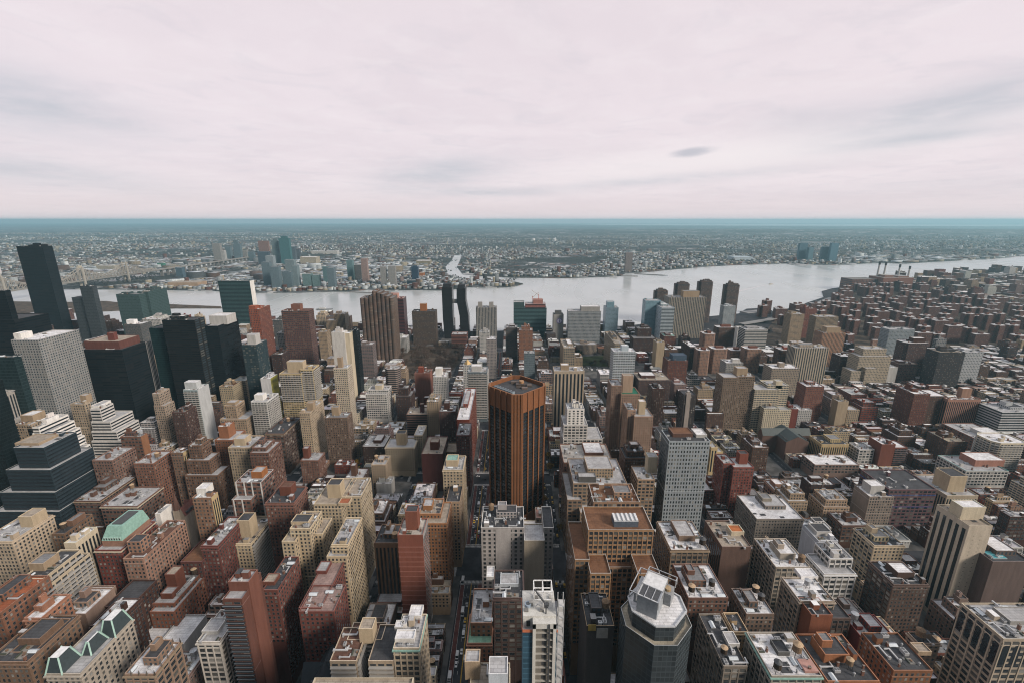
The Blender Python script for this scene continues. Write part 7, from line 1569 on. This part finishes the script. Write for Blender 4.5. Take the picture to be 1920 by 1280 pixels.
for (y, w) in AV[2:5]:
    for xs_ in range(-170, 190, 9):
        if min(abs(xs_ - ST[n]) for n in (32, 33, 34, 35, 36)) < 14 and abs(xs_ - ST[34]) > 12: continue
        if rnd.random() < .35: put_car(rnd.choice(KINDS), xs_, y + rnd.choice((-5.4, -2.2, 1.2, 4.6)), .007, math.pi / 2 if rnd.random() < .5 else -math.pi / 2)
for k in range(36):                # parked in the open lot
    u, v = rnd.uniform(1095, 1146), rnd.choice((690.5, 693.5)); x, y = ground(u, v); put_car(rnd.choice(['white_car', 'silver_car', 'black_car', 'white_van']), x, y, .22, math.pi / 2 * 0)
# ================================================================== trees
def tree_meshes(mat, bare, seed):
    r_ = random.Random(seed); tr = MB(); tr.tube(0, 0, 0, 4.2, .32, .2, n=7, cap=False)
    cr = MB()
    for k in range(9):
        a = r_.uniform(0, 6.28); e = r_.uniform(.5, 1.2); L = r_.uniform(2.5, 5); p = (0, 0, r_.uniform(2.6, 4.4)); q = (math.cos(a) * L * math.cos(e), math.sin(a) * L * math.cos(e), p[2] + L * math.sin(e) + 1.2); tr.bar(p, q, .16)
        for _ in range(14 if bare else 24):
            s_ = r_.uniform(.25, .55) if bare else r_.uniform(.4, .8); c = [q[i] + r_.gauss(0, 1.15) for i in range(3)]; A = Vector((r_.gauss(0, 1), r_.gauss(0, 1), r_.gauss(0, 1))).normalized(); Bv = A.orthogonal().normalized() * s_ * (.35 if bare else 1); A = A * s_ * (2.2 if bare else 1); c = Vector(c)
            cr.face([c - A - Bv, c + A - Bv, c + A + Bv, c - A + Bv], (.1, .1, .1))
    return tr.mesh('trunk', [M['bark']]), cr.mesh('crown', [M[mat]])
TREES = {'bare': [tree_meshes('leafb', True, s) for s in (1, 2, 3)], 'yellow': [tree_meshes('leafy', False, s) for s in (4, 5)], 'green': [tree_meshes('leafg', False, s) for s in (6, 7)]}
def put_tree(kind, x, y, s_, lab, grp):
    r = empty('tree', (x, y, .15), lab, 'tree', grp); r.scale = (s_, s_, s_); r.rotation_euler.z = rnd.uniform(0, 6.28); tr, cr = rnd.choice(TREES[kind]); newobj('trunk', tr, r); newobj('crown', cr, r)
pk = PARKS[0]
n = 0
while n < 150:
    u, v = rnd.uniform(742, 870), rnd.uniform(648, 712); x, y = ground(u, v)
    if inside((x, y), pk): put_tree('bare', x, y, rnd.uniform(1.1, 1.7), 'bare brown tree in the park before the dark brown riverside slab', 'bare trees in the riverside park'); n += 1
for k in range(26):
    u, v = rnd.uniform(1080, 1150), rnd.choice((rnd.uniform(664, 670), rnd.uniform(682, 687))); x, y = ground(u, v); put_tree('bare' if k % 3 else 'green', x, y, rnd.uniform(.9, 1.3), 'tree on the lawn between the two tan concrete slabs' if k % 3 == 0 else 'bare tree along the lawn between the two tan concrete slabs', 'green trees on the slab lawn' if k % 3 == 0 else 'bare trees along the slab lawn')
for n_ in (33, 35, 36, 37, 32, 31, 30):
    for side_ in (-1, 1):
        y = 245
        while y < 640:
            if rnd.random() < .38 and not any(abs(y - a) < w / 2 + 6 for a, w in AV):
                q = rnd.random(); kind = 'yellow' if q < .5 else 'bare'
                put_tree(kind, ST[n_] + side_ * 6.6, y, rnd.uniform(.7, 1.15), 'yellow leaved street tree on the kerb between tall houses' if kind == 'yellow' else 'bare street tree on the kerb between tall houses', 'yellow street trees' if kind == 'yellow' else 'bare street trees')
            y += rnd.uniform(8, 14)
# ================================================================== air
HZ = MB(); HZ.box(-60500, 60500, -2950, 42600, -8, 362); hz = newobj('haze', HZ.mesh('haze', [bpy.data.materials.new('haze_air')])); tag(hz, kind='stuff')
hm = hz.data.materials[0]; hm.use_nodes = True; t = NT(hm.node_tree)
pv = t.n('ShaderNodeVolumePrincipled'); pv.inputs['Density'].default_value = 5.2e-5; pv.inputs['Color'].default_value = (.50, .88, 1.0, 1); pv.inputs['Anisotropy'].default_value = .25
t.put(t.n('ShaderNodeOutputMaterial').inputs['Volume'], pv.outputs[0])
# the haze box must close below too
me = hz.data; nb = len(me.vertices)
v = [(-60500, -2950, -8), (-60500, 42600, -8), (60500, 42600, -8), (60500, -2950, -8), (-60500, -2950, 362), (60500, -2950, 362), (60500, 42600, 362), (-60500, 42600, 362)]
me.clear_geometry(); me.from_pydata(v, [], [(0, 1, 2, 3), (4, 5, 6, 7), (0, 3, 5, 4), (3, 2, 6, 5), (2, 1, 7, 6), (1, 0, 4, 7)]); me.update()
